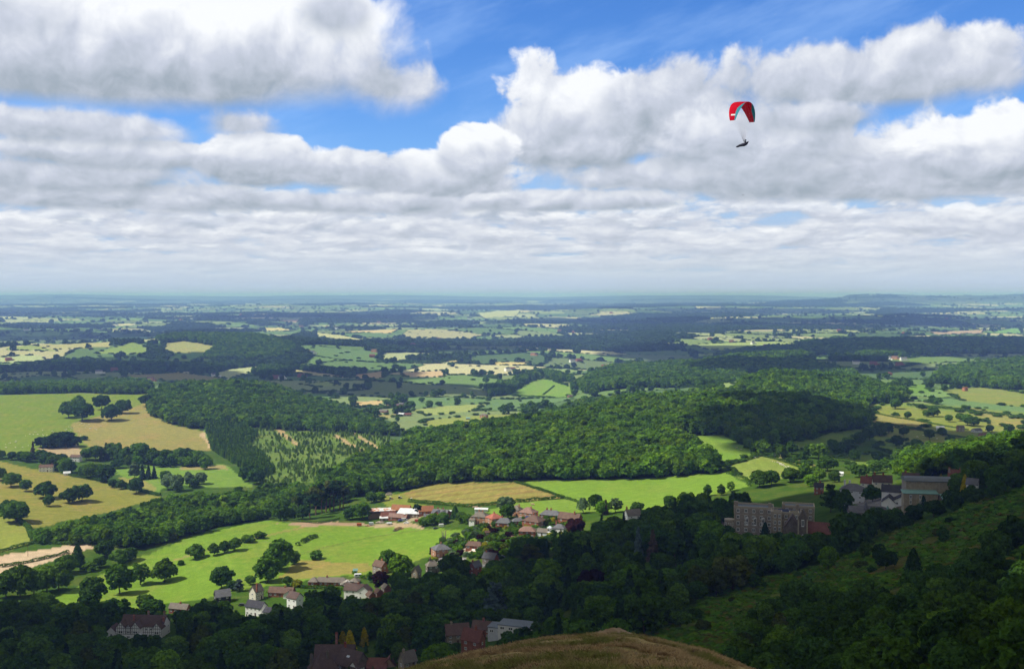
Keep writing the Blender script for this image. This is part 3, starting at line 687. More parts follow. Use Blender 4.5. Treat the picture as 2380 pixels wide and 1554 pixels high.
for (u, v, hw, up, dn, soft, amp, lo, hi) in CLOUDS:
    cu, cv = skyuv(u, v)
    du = t.m('DIVIDE', t.m('SUBTRACT', U, cu), hw)
    dv = t.m('SUBTRACT', V, cv)
    e = t.m('MAXIMUM', t.m('DIVIDE', dv, up), t.m('DIVIDE', dv, -dn))
    r = t.m('SQRT', t.m('ADD', t.m('MULTIPLY', du, du), t.m('MULTIPLY', e, e)))
    edge = t.rng(dv, -dn, up * .5, amp * .35, amp, False)
    f = t.m('ADD', t.m('SUBTRACT', 1.0, r), t.m('MULTIPLY', nn, edge))
    al = t.rng(f, 0.02, t.rng(dv, -dn, up * .4, soft * 1.5, soft * .62, False))
    tt = t.rng(t.m('ADD', dv, t.m('MULTIPLY', nn, min(up, 110) * .22)), -dn * .75, up * .6, lo, hi)
    b = t.m('ADD', tt, t.m('ADD', t.m('MULTIPLY', relief, 1.6), t.m('MULTIPLY', fine, .15)), clamp=True)
    col = put(col, al, b)
# overhead and behind the viewpoint an unseen grey deck is added for neutral ambient light
over = t.m('MAXIMUM', t.rng(V, 760, 1100), t.rng(sx[1], .45, .1))
over = t.m('MULTIPLY', over, t.rng(N1, .28, .45, .75, .97))
col = t.mix(over, col, (3.2, 3.2, 3.15))
bg = t.node('ShaderNodeBackground', {'Color': col, 'Strength': .1})
t.l.new(bg.outputs[0], t.node('ShaderNodeOutputWorld').inputs[0])
W.cycles.sampling_method = 'MANUAL'; W.cycles.sample_map_resolution = 512

# ------------------------------------------------------------------ sun, camera, picture
sun = bpy.data.lights.new('sun', 'SUN'); sun.energy = 4.6; sun.angle = R(.53); sun.color = (1.0, .955, .87)
so = bpy.data.objects.new('sun', sun); COL.objects.link(so); so.location = (0, 0, 3000)
so.rotation_euler = SUN.to_track_quat('Z', 'Y').to_euler()
cam = bpy.data.cameras.new('camera'); co = bpy.data.objects.new('camera', cam); COL.objects.link(co)
cam.sensor_width = 36; cam.lens = 36 * FP / PW; cam.clip_start = .5; cam.clip_end = 120000
co.location = (0, 0, E); co.rotation_euler = (math.pi / 2 - PITCH, 0, 0)
SC.camera = co
vs = SC.view_settings
SC.display_settings.display_device = 'sRGB'
vs.view_transform = 'Standard'; vs.look = 'None'; vs.exposure = 0.25; vs.gamma = 1.0; vs.use_curve_mapping = False
cy = SC.cycles
cy.max_bounces = 4; cy.diffuse_bounces = 2; cy.glossy_bounces = 2; cy.transmission_bounces = 3; cy.transparent_max_bounces = 6; cy.volume_bounces = 2
cy.use_denoising = True; cy.use_adaptive_sampling = True; cy.adaptive_threshold = .02
cy.caustics_reflective = cy.caustics_refractive = False
cy.sample_clamp_indirect = 4

# ------------------------------------------------------------------ haze: one closed box of even, pale air
hz = MB(); hz.box(-27000, 27000, -300, 27000, float(pz.min()) - 3, float(max(243.0, pz.max() + 3)))
M_HAZE, t = newmat('air')
vol = t.node('ShaderNodeVolumePrincipled', {'Color': (.28, .425, 1.0, 1), 'Density': 1.1e-4, 'Anisotropy': 0.0, 'Absorption Color': (.36, .62, 1, 1)})
t.l.new(vol.outputs[0], t.out.inputs['Volume'])
HAZE = tag(hz.build('haze', M_HAZE), 'pale blue summer haze thickening towards the horizon', kind='stuff')
HAZE.visible_shadow = True

# ------------------------------------------------------------------ unseen cloud puffs added above the view to throw shade on the land
M_CLOUD, t = newmat('cloud')
co_ = t.node('ShaderNodeTexCoord').outputs['Object']
t.l.new(t.node('ShaderNodeBsdfDiffuse', {'Color': t.ramp(t.noise(co_, .01, 4, .6), [(.3, (.62, .63, .65)), (.7, (.82, .83, .85))])}).outputs[0], t.out.inputs[0])


def ico(sub=2):
    bm = bmesh.new(); bmesh.ops.create_icosphere(bm, subdivisions=sub, radius=1)
    v = np.array([p.co[:] for p in bm.verts]); f = np.array([[q.index for q in p.verts] for p in bm.faces]); bm.free()
    return v, f


IV, IF = ico(2)
cv_, cf_ = [], []
nb = 0


GAP = np.array((43.0, 190.0, 226.0))                        # opening carved in the added cloud so sun reaches the paraglider


def puff(c, r, flat):
    global nb
    k = (c[2] - GAP[2]) / SUN.z
    if math.hypot(c[0] - GAP[0] - SUN.x * k, c[1] - GAP[1] - SUN.y * k) < r * 1.0 + 4: return
    n = 1 + .25 * (rng.random(len(IV)) - .5)
    v = IV * n[:, None] * np.array((r, r, r * flat)) + c
    v[:, 2] = np.maximum(v[:, 2], c[2] - r * flat * .35)      # flat base
    cv_.append(v); cf_.append(IF + nb); nb += len(v)


def cloud_over(poly, base, r, flat=.45, fill=.75, name=None):
    """puffs of cloud that shade the ground outline 'poly' (world x, y), standing on the line to the sun at height 'base'"""
    poly = np.asarray(poly)
    lo, hi = poly.min(0), poly.max(0)
    s = r * 1.05
    xs, ys = np.meshgrid(np.arange(lo[0], hi[0] + s, s), np.arange(lo[1], hi[1] + s, s))
    xs = xs.ravel() + (rng.random(xs.size) - .5) * s * .7; ys = ys.ravel() + (rng.random(ys.size) - .5) * s * .7
    m = inpoly(xs, ys, poly)
    zs = H(xs[m], ys[m], False)
    for x, y, z in zip(xs[m], ys[m], zs):
        rr = r * (.7 + .6 * rng.random())
        b = base + rr * flat * .4
        k = (b - z) / SUN.z
        puff(np.array((x + SUN.x * k, y + SUN.y * k, b)), rr, flat)


def ell(u, v, a, b, y0=40, y1=45000):
    x, y, z = ground(u, v, y0, y1)
    th = np.linspace(0, 2*math.pi, 28, endpoint=False)
    rr = 1 + .35 * (fbm(np.cos(th) * 1.5 + u, np.sin(th) * 1.5 + v, 3) - .5) * 2
    return np.stack([x + a * np.cos(th) * rr, y + b * np.sin(th) * rr], 1)


# over the near hillside and the trees below it
edge = wline([(-500, 1440), (-200, 1425), (0, 1402), (100, 1408), (150, 1445), (220, 1470), (320, 1470), (420, 1470), (560, 1482), (640, 1470), (720, 1455), (800, 1425), (870, 1412), (930, 1386), (1000, 1364), (1060, 1350), (1110, 1340), (1200, 1300), (1270, 1276), (1330, 1252), (1370, 1232), (1450, 1216), (1560, 1200),
              (1660, 1182), (1730, 1160), (1850, 1152), (1960, 1138), (2100, 1122), (2230, 1098), (2330, 1082), (2480, 1057), (2900, 1005)], 60, 1000, 3)
near = np.concatenate([edge, np.array([(900, 300), (700, -350), (-900, -350), (-700, 200)])])
cloud_over(near, 1250, 36, .5)
inner = near.copy(); cen = np.array((60.0, 60.0)); inner = cen + (inner - cen) * .74
cloud_over(inner, 1290, 110, .35)
k_ = (GAP[2] - 112) / SUN.z
th_ = np.linspace(0, 2 * math.pi, 24, endpoint=False)
for rr_ in (30, 13, 14):  # small puffs added round the opening to limit sun on the slope
    cloud_over(np.stack([GAP[0] - SUN.x * k_ + 190 * np.cos(th_), GAP[1] - SUN.y * k_ + 190 * np.sin(th_)], 1) if rr_ != 13 else np.stack([GAP[0] - SUN.x * k_ + 75 * np.cos(th_), GAP[1] - SUN.y * k_ + 75 * np.sin(th_)], 1), 1240, rr_, .5)
# patches further out
for args, base, r in [((1915, 965, 105, 55, 900, 1700), 1500, 42), ((1990, 1038, 150, 95, 800, 1400), 1500, 50), ((2290, 1018, 160, 60, 800, 1100), 1500, 50),
                      ((2150, 805, 900, 420, 2600, 4300), 2400, 150), ((1900, 860, 260, 150, 1700, 2900), 1900, 90),
                      ((150, 868, 900, 230, 2000, 3200), 2100, 120), ((640, 900, 330, 130, 1700, 3000), 1900, 90), ((920, 905, 230, 110, 1700, 3000), 1900, 80),
                      ((250, 775, 700, 260, 3600, 7000), 3200, 170), ((1050, 805, 380, 160, 2800, 6000), 2600, 120), ((1750, 812, 420, 200, 2700, 6000), 2900, 120),
                      ((1330, 748, 800, 320, 5000, 12000), 4700, 260), ((700, 738, 700, 400, 5000, 13000), 5200, 260), ((2000, 750, 1300, 600, 4000, 12000), 4600, 300),
                      ((100, 730, 1000, 500, 6000, 14000), 6000, 330), ((1700, 722, 900, 600, 7000, 15000), 6600, 350)]:
    cloud_over(ell(*args), base, r, .4)
cme = npmesh('shade_clouds', np.concatenate(cv_), np.concatenate(cf_))
cme.polygons.foreach_set('use_smooth', np.ones(len(cme.polygons), bool))
tag(link('shade_clouds', cme, M_CLOUD), 'unseen grey cumulus added overhead to shade the hillside and plain', kind='stuff')
print('shade_clouds', nb, round(time.time() - T0, 1))
# ------------------------------------------------------------------ trees
def quads(p, n, size, lean=1.0):
    """small leaf-clump faces at p facing n"""
    k = len(p)
    r = rng.normal(size=(k, 3)); r /= np.linalg.norm(r, axis=1)[:, None]
    n = n / (np.linalg.norm(n, axis=1)[:, None] + 1e-9)
    a = np.cross(n, r); a /= (np.linalg.norm(a, axis=1)[:, None] + 1e-9)
    b = np.cross(n, a)
    s = size * (.55 + .9 * rng.random(k)); s2 = s * (.6 + .5 * rng.random(k))
    a = a * s[:, None]; b = b * s2[:, None]
    bend = n * (s * .25 * rng.random(k))[:, None]
    v = np.stack([p - a - b * .6 - bend, p + a * .7 - b, p + a + b * .7 - bend, p - a * .6 + b], 1).reshape(-1, 3)
    return v, np.arange(4 * k).reshape(k, 4)


def lobed(cen, rad, n, leaf, squash=.85, seed=0):
    """leaf clumps over the outside of a heap of lobes"""
    cen, rad = np.array(cen), np.array(rad)
    w = rad ** 2; w = w / w.sum()
    P, N = [], []
    tries = 0
    while sum(map(len, P)) < n and tries < 12:
        tries += 1
        i = rng.choice(len(rad), n, p=w)
        d = rng.normal(size=(n, 3)); d /= np.linalg.norm(d, axis=1)[:, None]
        d[:, 2] = np.where(d[:, 2] < -.45, -d[:, 2], d[:, 2])
        p = cen[i] + d * np.array((1, 1, squash)) * (rad[i] * (.76 + .36 * rng.random(n) ** 1.3))[:, None]
        dist = np.linalg.norm((p[:, None] - cen[None]) / np.array((1, 1, squash)), axis=2) / rad[None]
        dist[np.arange(n), i] = 9
        ok = dist.min(1) > .86
        P.append(p[ok]); N.append(d[ok] + .55 * rng.normal(size=(ok.sum(), 3)) + np.array((0, 0, .25)))
    P, N = np.concatenate(P)[:n], np.concatenate(N)[:n]
    return quads(P, N, leaf)


def broad(n, leaf, k=17, wide=.30, tall=.34, cz=.53, lob=(.12, .21), core=.26):
    cen, rad = [(0, 0, cz)], [core]
    for j in range(k):
        zz = 1 - 1.86 * (j + .5) / k
        th = j * 2.39996 + rng.random() * .7
        q = math.sqrt(max(0, 1 - zz * zz))
        s = .80 + .4 * rng.random()
        cen.append((q * math.cos(th) * wide * s, q * math.sin(th) * wide * s, cz + zz * tall * s))
        rad.append(lob[0] + (lob[1] - lob[0]) * rng.random())
    return lobed(cen, rad, n, leaf)


def conifer(n, leaf, wid=.2, tiers=13, droop=.35, base=.06, rough=.25, pw=.9):
    P, N = [], []
    for j in range(tiers):
        f = (j + .2) / tiers
        z = base + (1 - base) * f
        r = wid * (1 - f) ** pw + .012
        m = max(4, int(n * (r + .03) / (tiers * (wid * .5 + .03))))
        nb_ = max(5, int(6 + 9 * (1 - f)))
        th0 = rng.random(nb_) * 2 * math.pi; ln = 1 - rough + 2 * rough * rng.random(nb_)
        i = rng.integers(0, nb_, m)
        t_ = np.sqrt(rng.random(m)) * ln[i]
        th = th0[i] + rng.normal(size=m) * .16
        P.append(np.stack([np.cos(th) * r * t_, np.sin(th) * r * t_, z - droop * r * t_ + rng.normal(size=m) * .012], 1))
        N.append(np.stack([np.cos(th) * .9, np.sin(th) * .9, np.full(m, .75)], 1) + .35 * rng.normal(size=(m, 3)))
    return quads(np.concatenate(P), np.concatenate(N), leaf)


def cypress(n, leaf, wid=.17, pw=.62):
    f = rng.random(n) ** 1.25
    th = rng.random(n) * 2 * math.pi
    flute = 1 + .16 * np.sin(th * 5 + f * 6) + .14 * np.sin(th * 9 - f * 23)
    r = wid * (1 - f) ** pw * np.minimum(1, (f + .05) * 9) * flute * (.86 + .2 * rng.random(n)) + .004
    p = np.stack([np.cos(th) * r, np.sin(th) * r, .02 + .98 * f], 1)
    return quads(p, np.stack([np.cos(th), np.sin(th), np.full(n, .35)], 1) + .4 * rng.normal(size=(n, 3)), leaf)


def cedar(n, leaf):
    P, N = [], []
    for j in range(11):
        z = .2 + .78 * j / 11
        r0 = .42 * (1 - ((j - 2.5) / 11) ** 2) * (1 - .45 * j / 11)
        for b in range(5):
            th = rng.random() * 6.28; r = r0 * (.6 + .5 * rng.random())
            m = n // 55; t_ = rng.random(m) ** .6
            a = th + rng.normal(size=m) * .3 * (1.1 - t_ * .4)
            P.append(np.stack([np.cos(a) * r * t_, np.sin(a) * r * t_, z + .05 * t_ + rng.normal(size=m) * .008], 1))
            N.append(np.stack([np.cos(a) * .3, np.sin(a) * .3, np.ones(m)], 1) + .4 * rng.normal(size=(m, 3)))
    return quads(np.concatenate(P), np.concatenate(N), leaf)


def pine(n, leaf):
    cen, rad = [], []
    for j in range(12):
        th = j * 2.4 + rng.random(); r = .05 + .17 * rng.random(); 
        cen.append((r * math.cos(th), r * math.sin(th), .66 + .28 * rng.random() - r * .5)); rad.append(.06 + .055 * rng.random())
    for j in range(4):
        th = rng.random() * 6.28; cen.append((.17 * math.cos(th), .17 * math.sin(th), .45 + .12 * rng.random())); rad.append(.045)
    return lobed(cen, rad, n, leaf, .7)


def weeping(n, leaf):
    k = 26; P, N = [], []
    for j in range(k):
        th = j * 2.4; r = .06 + .30 * rng.random(); z0 = .98 - r * r * 3.2
        m = n // k; t_ = rng.random(m)
        a = th + rng.normal(size=m) * .25
        P.append(np.stack([np.cos(a) * (r + .05 * t_), np.sin(a) * (r + .05 * t_), z0 - t_ * (z0 - .16) * (.5 + .5 * rng.random())], 1) + rng.normal(size=(m, 3)) * .014)
        N.append(np.stack([np.cos(a), np.sin(a), np.full(m, .5)], 1) + .5 * rng.normal(size=(m, 3)))
    return quads(np.concatenate(P), np.concatenate(N), leaf)


def trunk_mesh(name, top=.55, r=.022, limbs=5, spread=.2):
    b = MB()
    pts, rr = [], []
    for j in range(5):
        f = j / 4; pts.append((.015 * math.sin(j * 2.1), .015 * math.cos(j * 1.7) - .015, -.06 + (top + .06) * f)); rr.append(r * (1.25 - .8 * f))
    b.tube(pts, rr, 7)
    for j in range(limbs):
        th = j * 2.4 + .5; z = top * (.5 + .4 * j / limbs)
        b.tube([(0, 0, z), (math.cos(th) * spread * .5, math.sin(th) * spread * .5, z + .1), (math.cos(th) * spread, math.sin(th) * spread, z + .22)], [r * .5, r * .35, r * .12], 5)
    me = bpy.data.meshes.new(name); me.from_pydata(b.v, [], b.f)
    return me


GREENS = [(.048, .106, .014), (.072, .148, .017), (.057, .126, .018), (.100, .182, .018), (.042, .092, .015), (.082, .155, .022), (.064, .132, .015)]
M_LEAF = leaf_mat('leaves', GREENS)
M_WOODL = leaf_mat('woodland_leaves', [(.066, .140, .014), (.105, .205, .018), (.076, .165, .018), (.14, .245, .018), (.050, .115, .015), (.096, .19, .02), (.155, .25, .02)], .32)
M_DARK = leaf_mat('dark_leaves', [(.034, .080, .015), (.044, .098, .016), (.038, .088, .020), (.055, .112, .018)], .18)
M_CONL = leaf_mat('dark_needles', [(.020, .048, .018), (.028, .060, .018), (.024, .054, .024)], .08)
M_OLIVE = leaf_mat('olive_leaves', [(.07, .098, .018), (.062, .09, .016), (.08, .095, .022)], .2)
M_LIME = leaf_mat('lime_leaves', [(.09, .19, .014), (.105, .20, .014), (.075, .17, .012)], .25)
M_GOLD = leaf_mat('golden_needles', [(.34, .29, .008), (.38, .31, .010)], .12, .4)
M_WILLOW = leaf_mat('willow_leaves', [(.12, .185, .085), (.105, .175, .08)], .2, .4)
M_BLUE = leaf_mat('blue_needles', [(.075, .12, .105), (.085, .13, .12)], .1, .4)
M_BROWN = leaf_mat('brown_needles', [(.075, .060, .040), (.085, .070, .045)], .1, .4)
M_PURPLE = leaf_mat('copper_leaves', [(.030, .012, .016), (.036, .014, .018)], .1)
M_RED = leaf_mat('red_leaves', [(.12, .012, .022)], .2)
M_YEL = leaf_mat('yellow_leaves', [(.30, .27, .02), (.24, .26, .02)], .2)
M_FAR = leaf_mat('far_leaves', [(.034, .070, .022), (.048, .094, .026), (.040, .080, .024), (.062, .112, .028)], .2)
M_SAP = leaf_mat('sapling_leaves', [(.14, .24, .035), (.17, .26, .045), (.12, .22, .035)], .35)
M_BARK = plain_mat('bark', (.10, .075, .05), .9, .3, 8)
M_PALEBARK = plain_mat('pale_bark', (.34, .30, .24), .9, .3, 8)
M_PINEBARK = plain_mat('pine_bark', (.15, .085, .055), .9, .3, 8)

MESH = {}


def reg(kind, meshes): MESH[kind] = meshes


def cm(name, vf): return npmesh(name, *vf)


reg('broad', [cm('broad_crown', broad(1900, .043, 17 + 2 * k, .25 + .02 * k, .32 + .012 * k)) for k in range(5)])
reg('oak', [cm('oak_crown', broad(2000, .046, 22, .34, .29, .50, (.11, .20), .28)) for k in range(3)])
reg('tall', [cm('tall_crown', broad(1700, .038, 22, .18, .38, .53, (.09, .15), .18)) for k in range(3)])
reg('loose', [cm('loose_crown', broad(1000, .040, 26, .27, .36, .54, (.06, .12), .14)) for k in range(3)])
reg('weeping', [cm('weeping_crown', weeping(1500, .03)) for k in range(2)])
reg('conifer', [cm('conifer_crown', conifer(1700, .030)) for k in range(3)])
reg('spruce', [cm('spruce_crown', conifer(1500, .030, .16, 17, .45, .08, .35)) for k in range(2)])
reg('cypress', [cm('cypress_crown', cypress(1700, .024)) for k in range(2)])
reg('yew', [cm('yew_crown', cypress(1500, .032, .30, .55)) for k in range(2)])
reg('cedar', [cm('cedar_crown', cedar(1700, .036)) for k in range(2)])
reg('pine', [cm('pine_crown', pine(900, .034)) for k in range(4)])
reg('bush', [cm('bush_leaves', broad(700, .085, 13, .40, .34, .40, (.16, .28), .36)) for k in range(4)])
reg('mid', [cm('wood_crown', broad(430, .078, 10 + 2 * k, .32, .34, .52, (.14, .22), .32)) for k in range(4)] + [cm('wood_crown', broad(430, .07, 13, .22, .38, .54, (.12, .18), .24)) for k in range(2)])
reg('midcon', [cm('wood_conifer', conifer(330, .055, .2, 9)) for k in range(2)])
reg('far', [cm('far_crown', broad(85, .17, 9, .36, .30, .42, (.16, .26), .36)) for k in range(3)])
reg('sapling', [cm('sapling_leaves', conifer(90, .09, .17, 7, .2)) for k in range(2)])
TRUNK = {'std': trunk_mesh('trunk'), 'tall': trunk_mesh('trunk', .7, .016, 6, .12), 'pine': trunk_mesh('trunk', .86, .017, 6, .14), 'con': trunk_mesh('trunk', .8, .018, 0), 'bush': trunk_mesh('trunk', .35, .03, 5, .2)}
TRK = dict(broad='std', oak='std', tall='tall', loose='tall', weeping='std', conifer='con', spruce='con', cypress='con', yew='con', cedar='con', pine='pine', bush='bush')
for k in ('pine',): TRUNK[k].materials.append(M_PINEBARK)
for k in ('std', 'tall', 'con', 'bush'): TRUNK[k].materials.append(M_BARK)
NAMES = dict(broad='broadleaf_tree', oak='oak_tree', tall='tall_tree', loose='birch_tree', weeping='willow_tree', conifer='conifer', spruce='spruce_tree', cypress='cypress_tree', yew='yew_tree', cedar='cedar_tree', pine='pine_tree', bush='shrub')
CATS = dict(broad='tree', oak='tree', tall='tree', loose='tree', weeping='tree', conifer='conifer', spruce='conifer', cypress='conifer', yew='conifer', cedar='conifer', pine='pine', bush='shrub')
_mm = {}
TREES = []                                   # x, y, crown radius of every tree standing alone


def crown_of(kind, i, mat):
    key = (kind, i, mat.name)
    if key not in _mm:
        me = MESH[kind][i].copy(); me.materials.clear(); me.materials.append(mat); _mm[key] = me
    return _mm[key]


def tree_at(x, y, z, h, kind, mat, label, group=None, wide=1.0, bare=None):
    o = empty(NAMES[kind], (x, y, z - .1), rng.random() * 6.28, (h * wide, h * wide, h))
    tag(o, label, CATS[kind], group)
    link('crown' if kind != 'bush' else 'foliage', crown_of(kind, int(rng.integers(len(MESH[kind]))), mat), None, o)
    link('trunk' if kind != 'bush' else 'stem', TRUNK[TRK[kind]], None, o)
    TREES.append((x, y, h * wide * .42))
    return o


def tree(u, v, hp, kind, mat, label, group=None, wide=1.0, y0=150, y1=6000):
    x, y, z = ground(u, v, y0, y1)
    return tree_at(x, y, z, hp * math.hypot(x, y) / FP * .97, kind, mat, label, group, wide)


# ------------------------------------------------------------------ masses of trees nobody could count
def scatter(name, pts, scl, rot, idx, meshes, mat, label, kind='stuff', extra=None):
    col = bpy.data.collections.new(name + '_kinds')
    for j, m0 in enumerate(meshes):
        mm = m0.copy(); mm.materials.clear(); mm.materials.append(mat)
        col.objects.link(bpy.data.objects.new('%s_kind_%02d' % (name, j), mm))
    me = bpy.data.meshes.new(name)
    pts = np.asarray(pts, np.float32)
    me.vertices.add(len(pts)); me.vertices.foreach_set('co', pts.ravel())
    a = me.attributes.new('size', 'FLOAT_VECTOR', 'POINT'); a.data.foreach_set('vector', np.asarray(scl, np.float32).ravel())
    a = me.attributes.new('turn', 'FLOAT', 'POINT'); a.data.foreach_set('value', np.asarray(rot, np.float32))
    a = me.attributes.new('pick', 'INT', 'POINT'); a.data.foreach_set('value', np.asarray(idx, np.int32))
    o = link(name, me)
    g = bpy.data.node_groups.new(name, 'GeometryNodeTree')
    g.interface.new_socket('Geometry', in_out='INPUT', socket_type='NodeSocketGeometry')
    g.interface.new_socket('Geometry', in_out='OUTPUT', socket_type='NodeSocketGeometry')
    n, l = g.nodes, g.links
    gi, go = n.new('NodeGroupInput'), n.new('NodeGroupOutput')
    ip = n.new('GeometryNodeInstanceOnPoints'); ci = n.new('GeometryNodeCollectionInfo')
    ci.inputs['Collection'].default_value = col; ci.inputs['Separate Children'].default_value = True; ci.inputs['Reset Children'].default_value = True
    def named(nm, typ):
        q = n.new('GeometryNodeInputNamedAttribute'); q.data_type = typ; q.inputs[0].default_value = nm
        return q.outputs[0]
    cx = n.new('ShaderNodeCombineXYZ'); l.new(named('turn', 'FLOAT'), cx.inputs[2])
    l.new(gi.outputs[0], ip.inputs['Points']); l.new(ci.outputs[0], ip.inputs['Instance'])
    ip.inputs['Pick Instance'].default_value = True
    l.new(named('pick', 'INT'), ip.inputs['Instance Index']); l.new(cx.outputs[0], ip.inputs['Rotation']); l.new(named('size', 'FLOAT_VECTOR'), ip.inputs['Scale'])
    l.new(ip.outputs[0], go.inputs[0])
    md = o.modifiers.new('spread', 'NODES'); md.node_group = g
    tag(o, label, None, None, kind)
    return o


def jgrid(poly, s, jit=.85):
    lo, hi = poly.min(0), poly.max(0)
    xs, ys = np.meshgrid(np.arange(lo[0], hi[0], s), np.arange(lo[1], hi[1], s))
    xs = xs + (np.arange(xs.shape[0]) % 2)[:, None] * s * .5
    x = xs.ravel() + (rng.random(xs.size) - .5) * s * jit; y = ys.ravel() + (rng.random(xs.size) - .5) * s * jit
    m = inpoly(x, y, poly) & (np.abs(x) < y * .60 + 15)
    return x[m], y[m]


def infield(x, y):
    r = np.zeros(len(x), bool)
    for p, c, d in WF: r |= inpoly(x, y, p)
    return r


def wood(name, keys, s, h0, h1, label, meshes='mid', mat=None, con=0.0, wide=1.0, clear=True):
    X, Y = [], []
    for k in keys:
        x, y = jgrid(WW[k], s)
        X.append(x); Y.append(y)
    x, y = np.concatenate(X), np.concatenate(Y)
    if clear:
        m = ~infield(x, y); x, y = x[m], y[m]
    n = len(x)
    z = H(x, y)
    h = (h0 + (h1 - h0) * rng.random(n)) * (.8 + .4 * fbm(x / 60, y / 60, 2))
    w = h * wide * (.72 + .6 * rng.random(n))
    ms = list(MESH[meshes]); nbm = len(ms)
    idx = rng.integers(0, nbm, n)
    if con > 0:
        ms += MESH['midcon']; c = rng.random(n) < con
        idx = np.where(c, nbm + rng.integers(0, 2, n), idx); w = np.where(c, w * .8, w); h = np.where(c, h * 1.12, h)
    return scatter(name, np.stack([x, y, z - .3], 1), np.stack([w, w, h], 1), rng.random(n) * 6.28, idx, ms, mat or M_WOODL, label)


wood('hill_woodland', ['hill'], 8.2, 12, 18, 'dense broadleaf woodland over the long rounded hill')
wood('ridge_woodland', ['ridge', 'knoll'], 7.8, 10, 16, 'dark woodland on the crest behind the sheep pasture', con=.06)
wood('valley_woodland', ['belt'], 7.4, 8, 14, 'woodland filling the dip behind the bright meadow')
wood('slope_woodland', ['lit'], 7.4, 10, 15, 'sunlit woodland on the lower slope behind the white houses')
wood('shaded_woodland', ['shadeband'], 6.6, 11, 15, 'woodland lying in cloud shade above the sunlit slope')
wood('distant_woodland', ['far1', 'far2', 'dome', 'right', 'dark', 'farleft'], 9.5, 13, 18, 'woods on the distant rounded hills')
# conifer block and thinned plantation
pl = wpoly([(472, 985), (560, 992), (600, 1010), (575, 1040), (612, 1060), (640, 1100), (600, 1108), (560, 1090), (492, 1046)], 1000, 1600)
x, y = jgrid(pl, 3.4); n = len(x); h = 7 + 3 * rng.random(n)
scatter('conifer_plantation', np.stack([x, y, H(x, y) - .2], 1), np.stack([h * .9, h * .9, h], 1), rng.random(n) * 6.28, rng.integers(0, 2, n), MESH['sapling'], M_WOODL, 'close planted young conifers in a dark green block')
tp = WF[33][0]; x, y = jgrid(tp, 4.6)
m = rng.random(len(x)) < .25 + .5 * (fbm(x / 35, y / 35, 3) > .5); x, y = x[m], y[m]
for p, c, d in WF[34:38]:
    m = ~inpoly(x, y, p); x, y = x[m], y[m]
n = len(x); h = 2.2 + 5.5 * rng.random(n) ** 2
scatter('thinned_saplings', np.stack([x, y, H(x, y) - .2], 1), np.stack([h * .38, h * .38, h], 1), rng.random(n) * 6.28, rng.integers(0, 3, n), MESH['far'], M_SAP, 'thin saplings scattered over the felled slope')

# hedges, hedgerow trees and copses of the plain
A_ = 320000
yy = np.exp(math.log(1300) + rng.random(A_ * 3) ** .62 * math.log(21000 / 1300)); xx = (rng.random(A_ * 3) * 2 - 1) * .56 * yy
h1, h2, bd = cells(xx, yy)
wd = far_wood(xx, yy, h2)
keep = (bd < 7 + yy * .0009) & (rng.random(len(xx)) < np.clip(900 / (yy * .19), .13, .8)) & (fbm(xx / 170, yy / 170, 2) > .38)
keep |= wd & (rng.random(len(xx)) < .5)
keep |= (rng.random(len(xx)) < .006)
for k in ('hill', 'ridge', 'knoll', 'lit', 'shadeband', 'belt', 'far1', 'far2', 'dome', 'right', 'dark', 'farleft'):
    keep &= ~inpoly(xx, yy, WW[k])
keep &= ~((xx > -760) & (xx < -350) & (yy < 1650))
keep &= (yy > 2500) | (rng.random(len(xx)) < .8)
keep &= ~infield(xx, yy)
x, y, wk = xx[keep], yy[keep], wd[keep]
# hedges round the traced fields of the plain
ex, ey = [], []
for p, c, d in WF[20:33] + WF[38:-4]:
    q = np.concatenate([p, p[:1]])
    for (ax, ay), (bx, by) in zip(q[:-1], q[1:]):
        L = math.hypot(bx - ax, by - ay); k = int(L / max(7.0, ay * .0035))
        if k < 1 or L > 900: continue
        f = rng.random(k); g = rng.random(k) < .72
        ex.append((ax + (bx - ax) * f + rng.normal(size=k) * 2)[g]); ey.append((ay + (by - ay) * f + rng.normal(size=k) * 2)[g])
ex, ey = np.concatenate(ex), np.concatenate(ey)
nx = len(x)
x, y = np.concatenate([x, ex]), np.concatenate([y, ey])
n = len(x)
big = np.concatenate([wk | (rng.random(nx) < .15), rng.random(len(ex)) < .22])
h = np.where(big, 9 + 6 * rng.random(n), 2 + 2.2 * rng.random(n)) * (1 + np.clip(y / 26000, 0, .5))
w = np.where(big, h * (.9 + .4 * rng.random(n)), h * (2.0 + 1.4 * rng.random(n)))
nearm = y < 2700
# a big tree that would hide one of the picked out fields behind it is left out
dist = h * y / (E - H(x, y) - h)
hid = np.zeros(n, bool)
for f_ in (.3, .6, .85, 1.0):
    y2 = y + dist * f_; hid |= infield(x * y2 / y, y2)
keep = ~(hid & (h > 6) & (rng.random(n) < .97))
x, y, h, w, big = x[keep], y[keep], h[keep], w[keep], big[keep]; n = len(x); nearm = nearm[keep]
print('plain trees', n, int(nearm.sum()), round(time.time() - T0, 1))
z = H(x, y)
m = nearm
scatter('hedgerow_trees', np.stack([x, y, z - .3], 1)[m], np.stack([w, w, h], 1)[m], rng.random(m.sum()) * 6.28, rng.integers(0, 6, m.sum()), MESH['mid'], M_LEAF, 'hedges and hedgerow trees between the nearer fields of the plain')
m = ~nearm
scatter('plain_trees', np.stack([x, y, z - .3], 1)[m], np.stack([w, w, h], 1)[m], rng.random(m.sum()) * 6.28, rng.integers(0, 3, m.sum()), MESH['far'], M_FAR, 'countless hedgerow trees and copses across the wide plain')
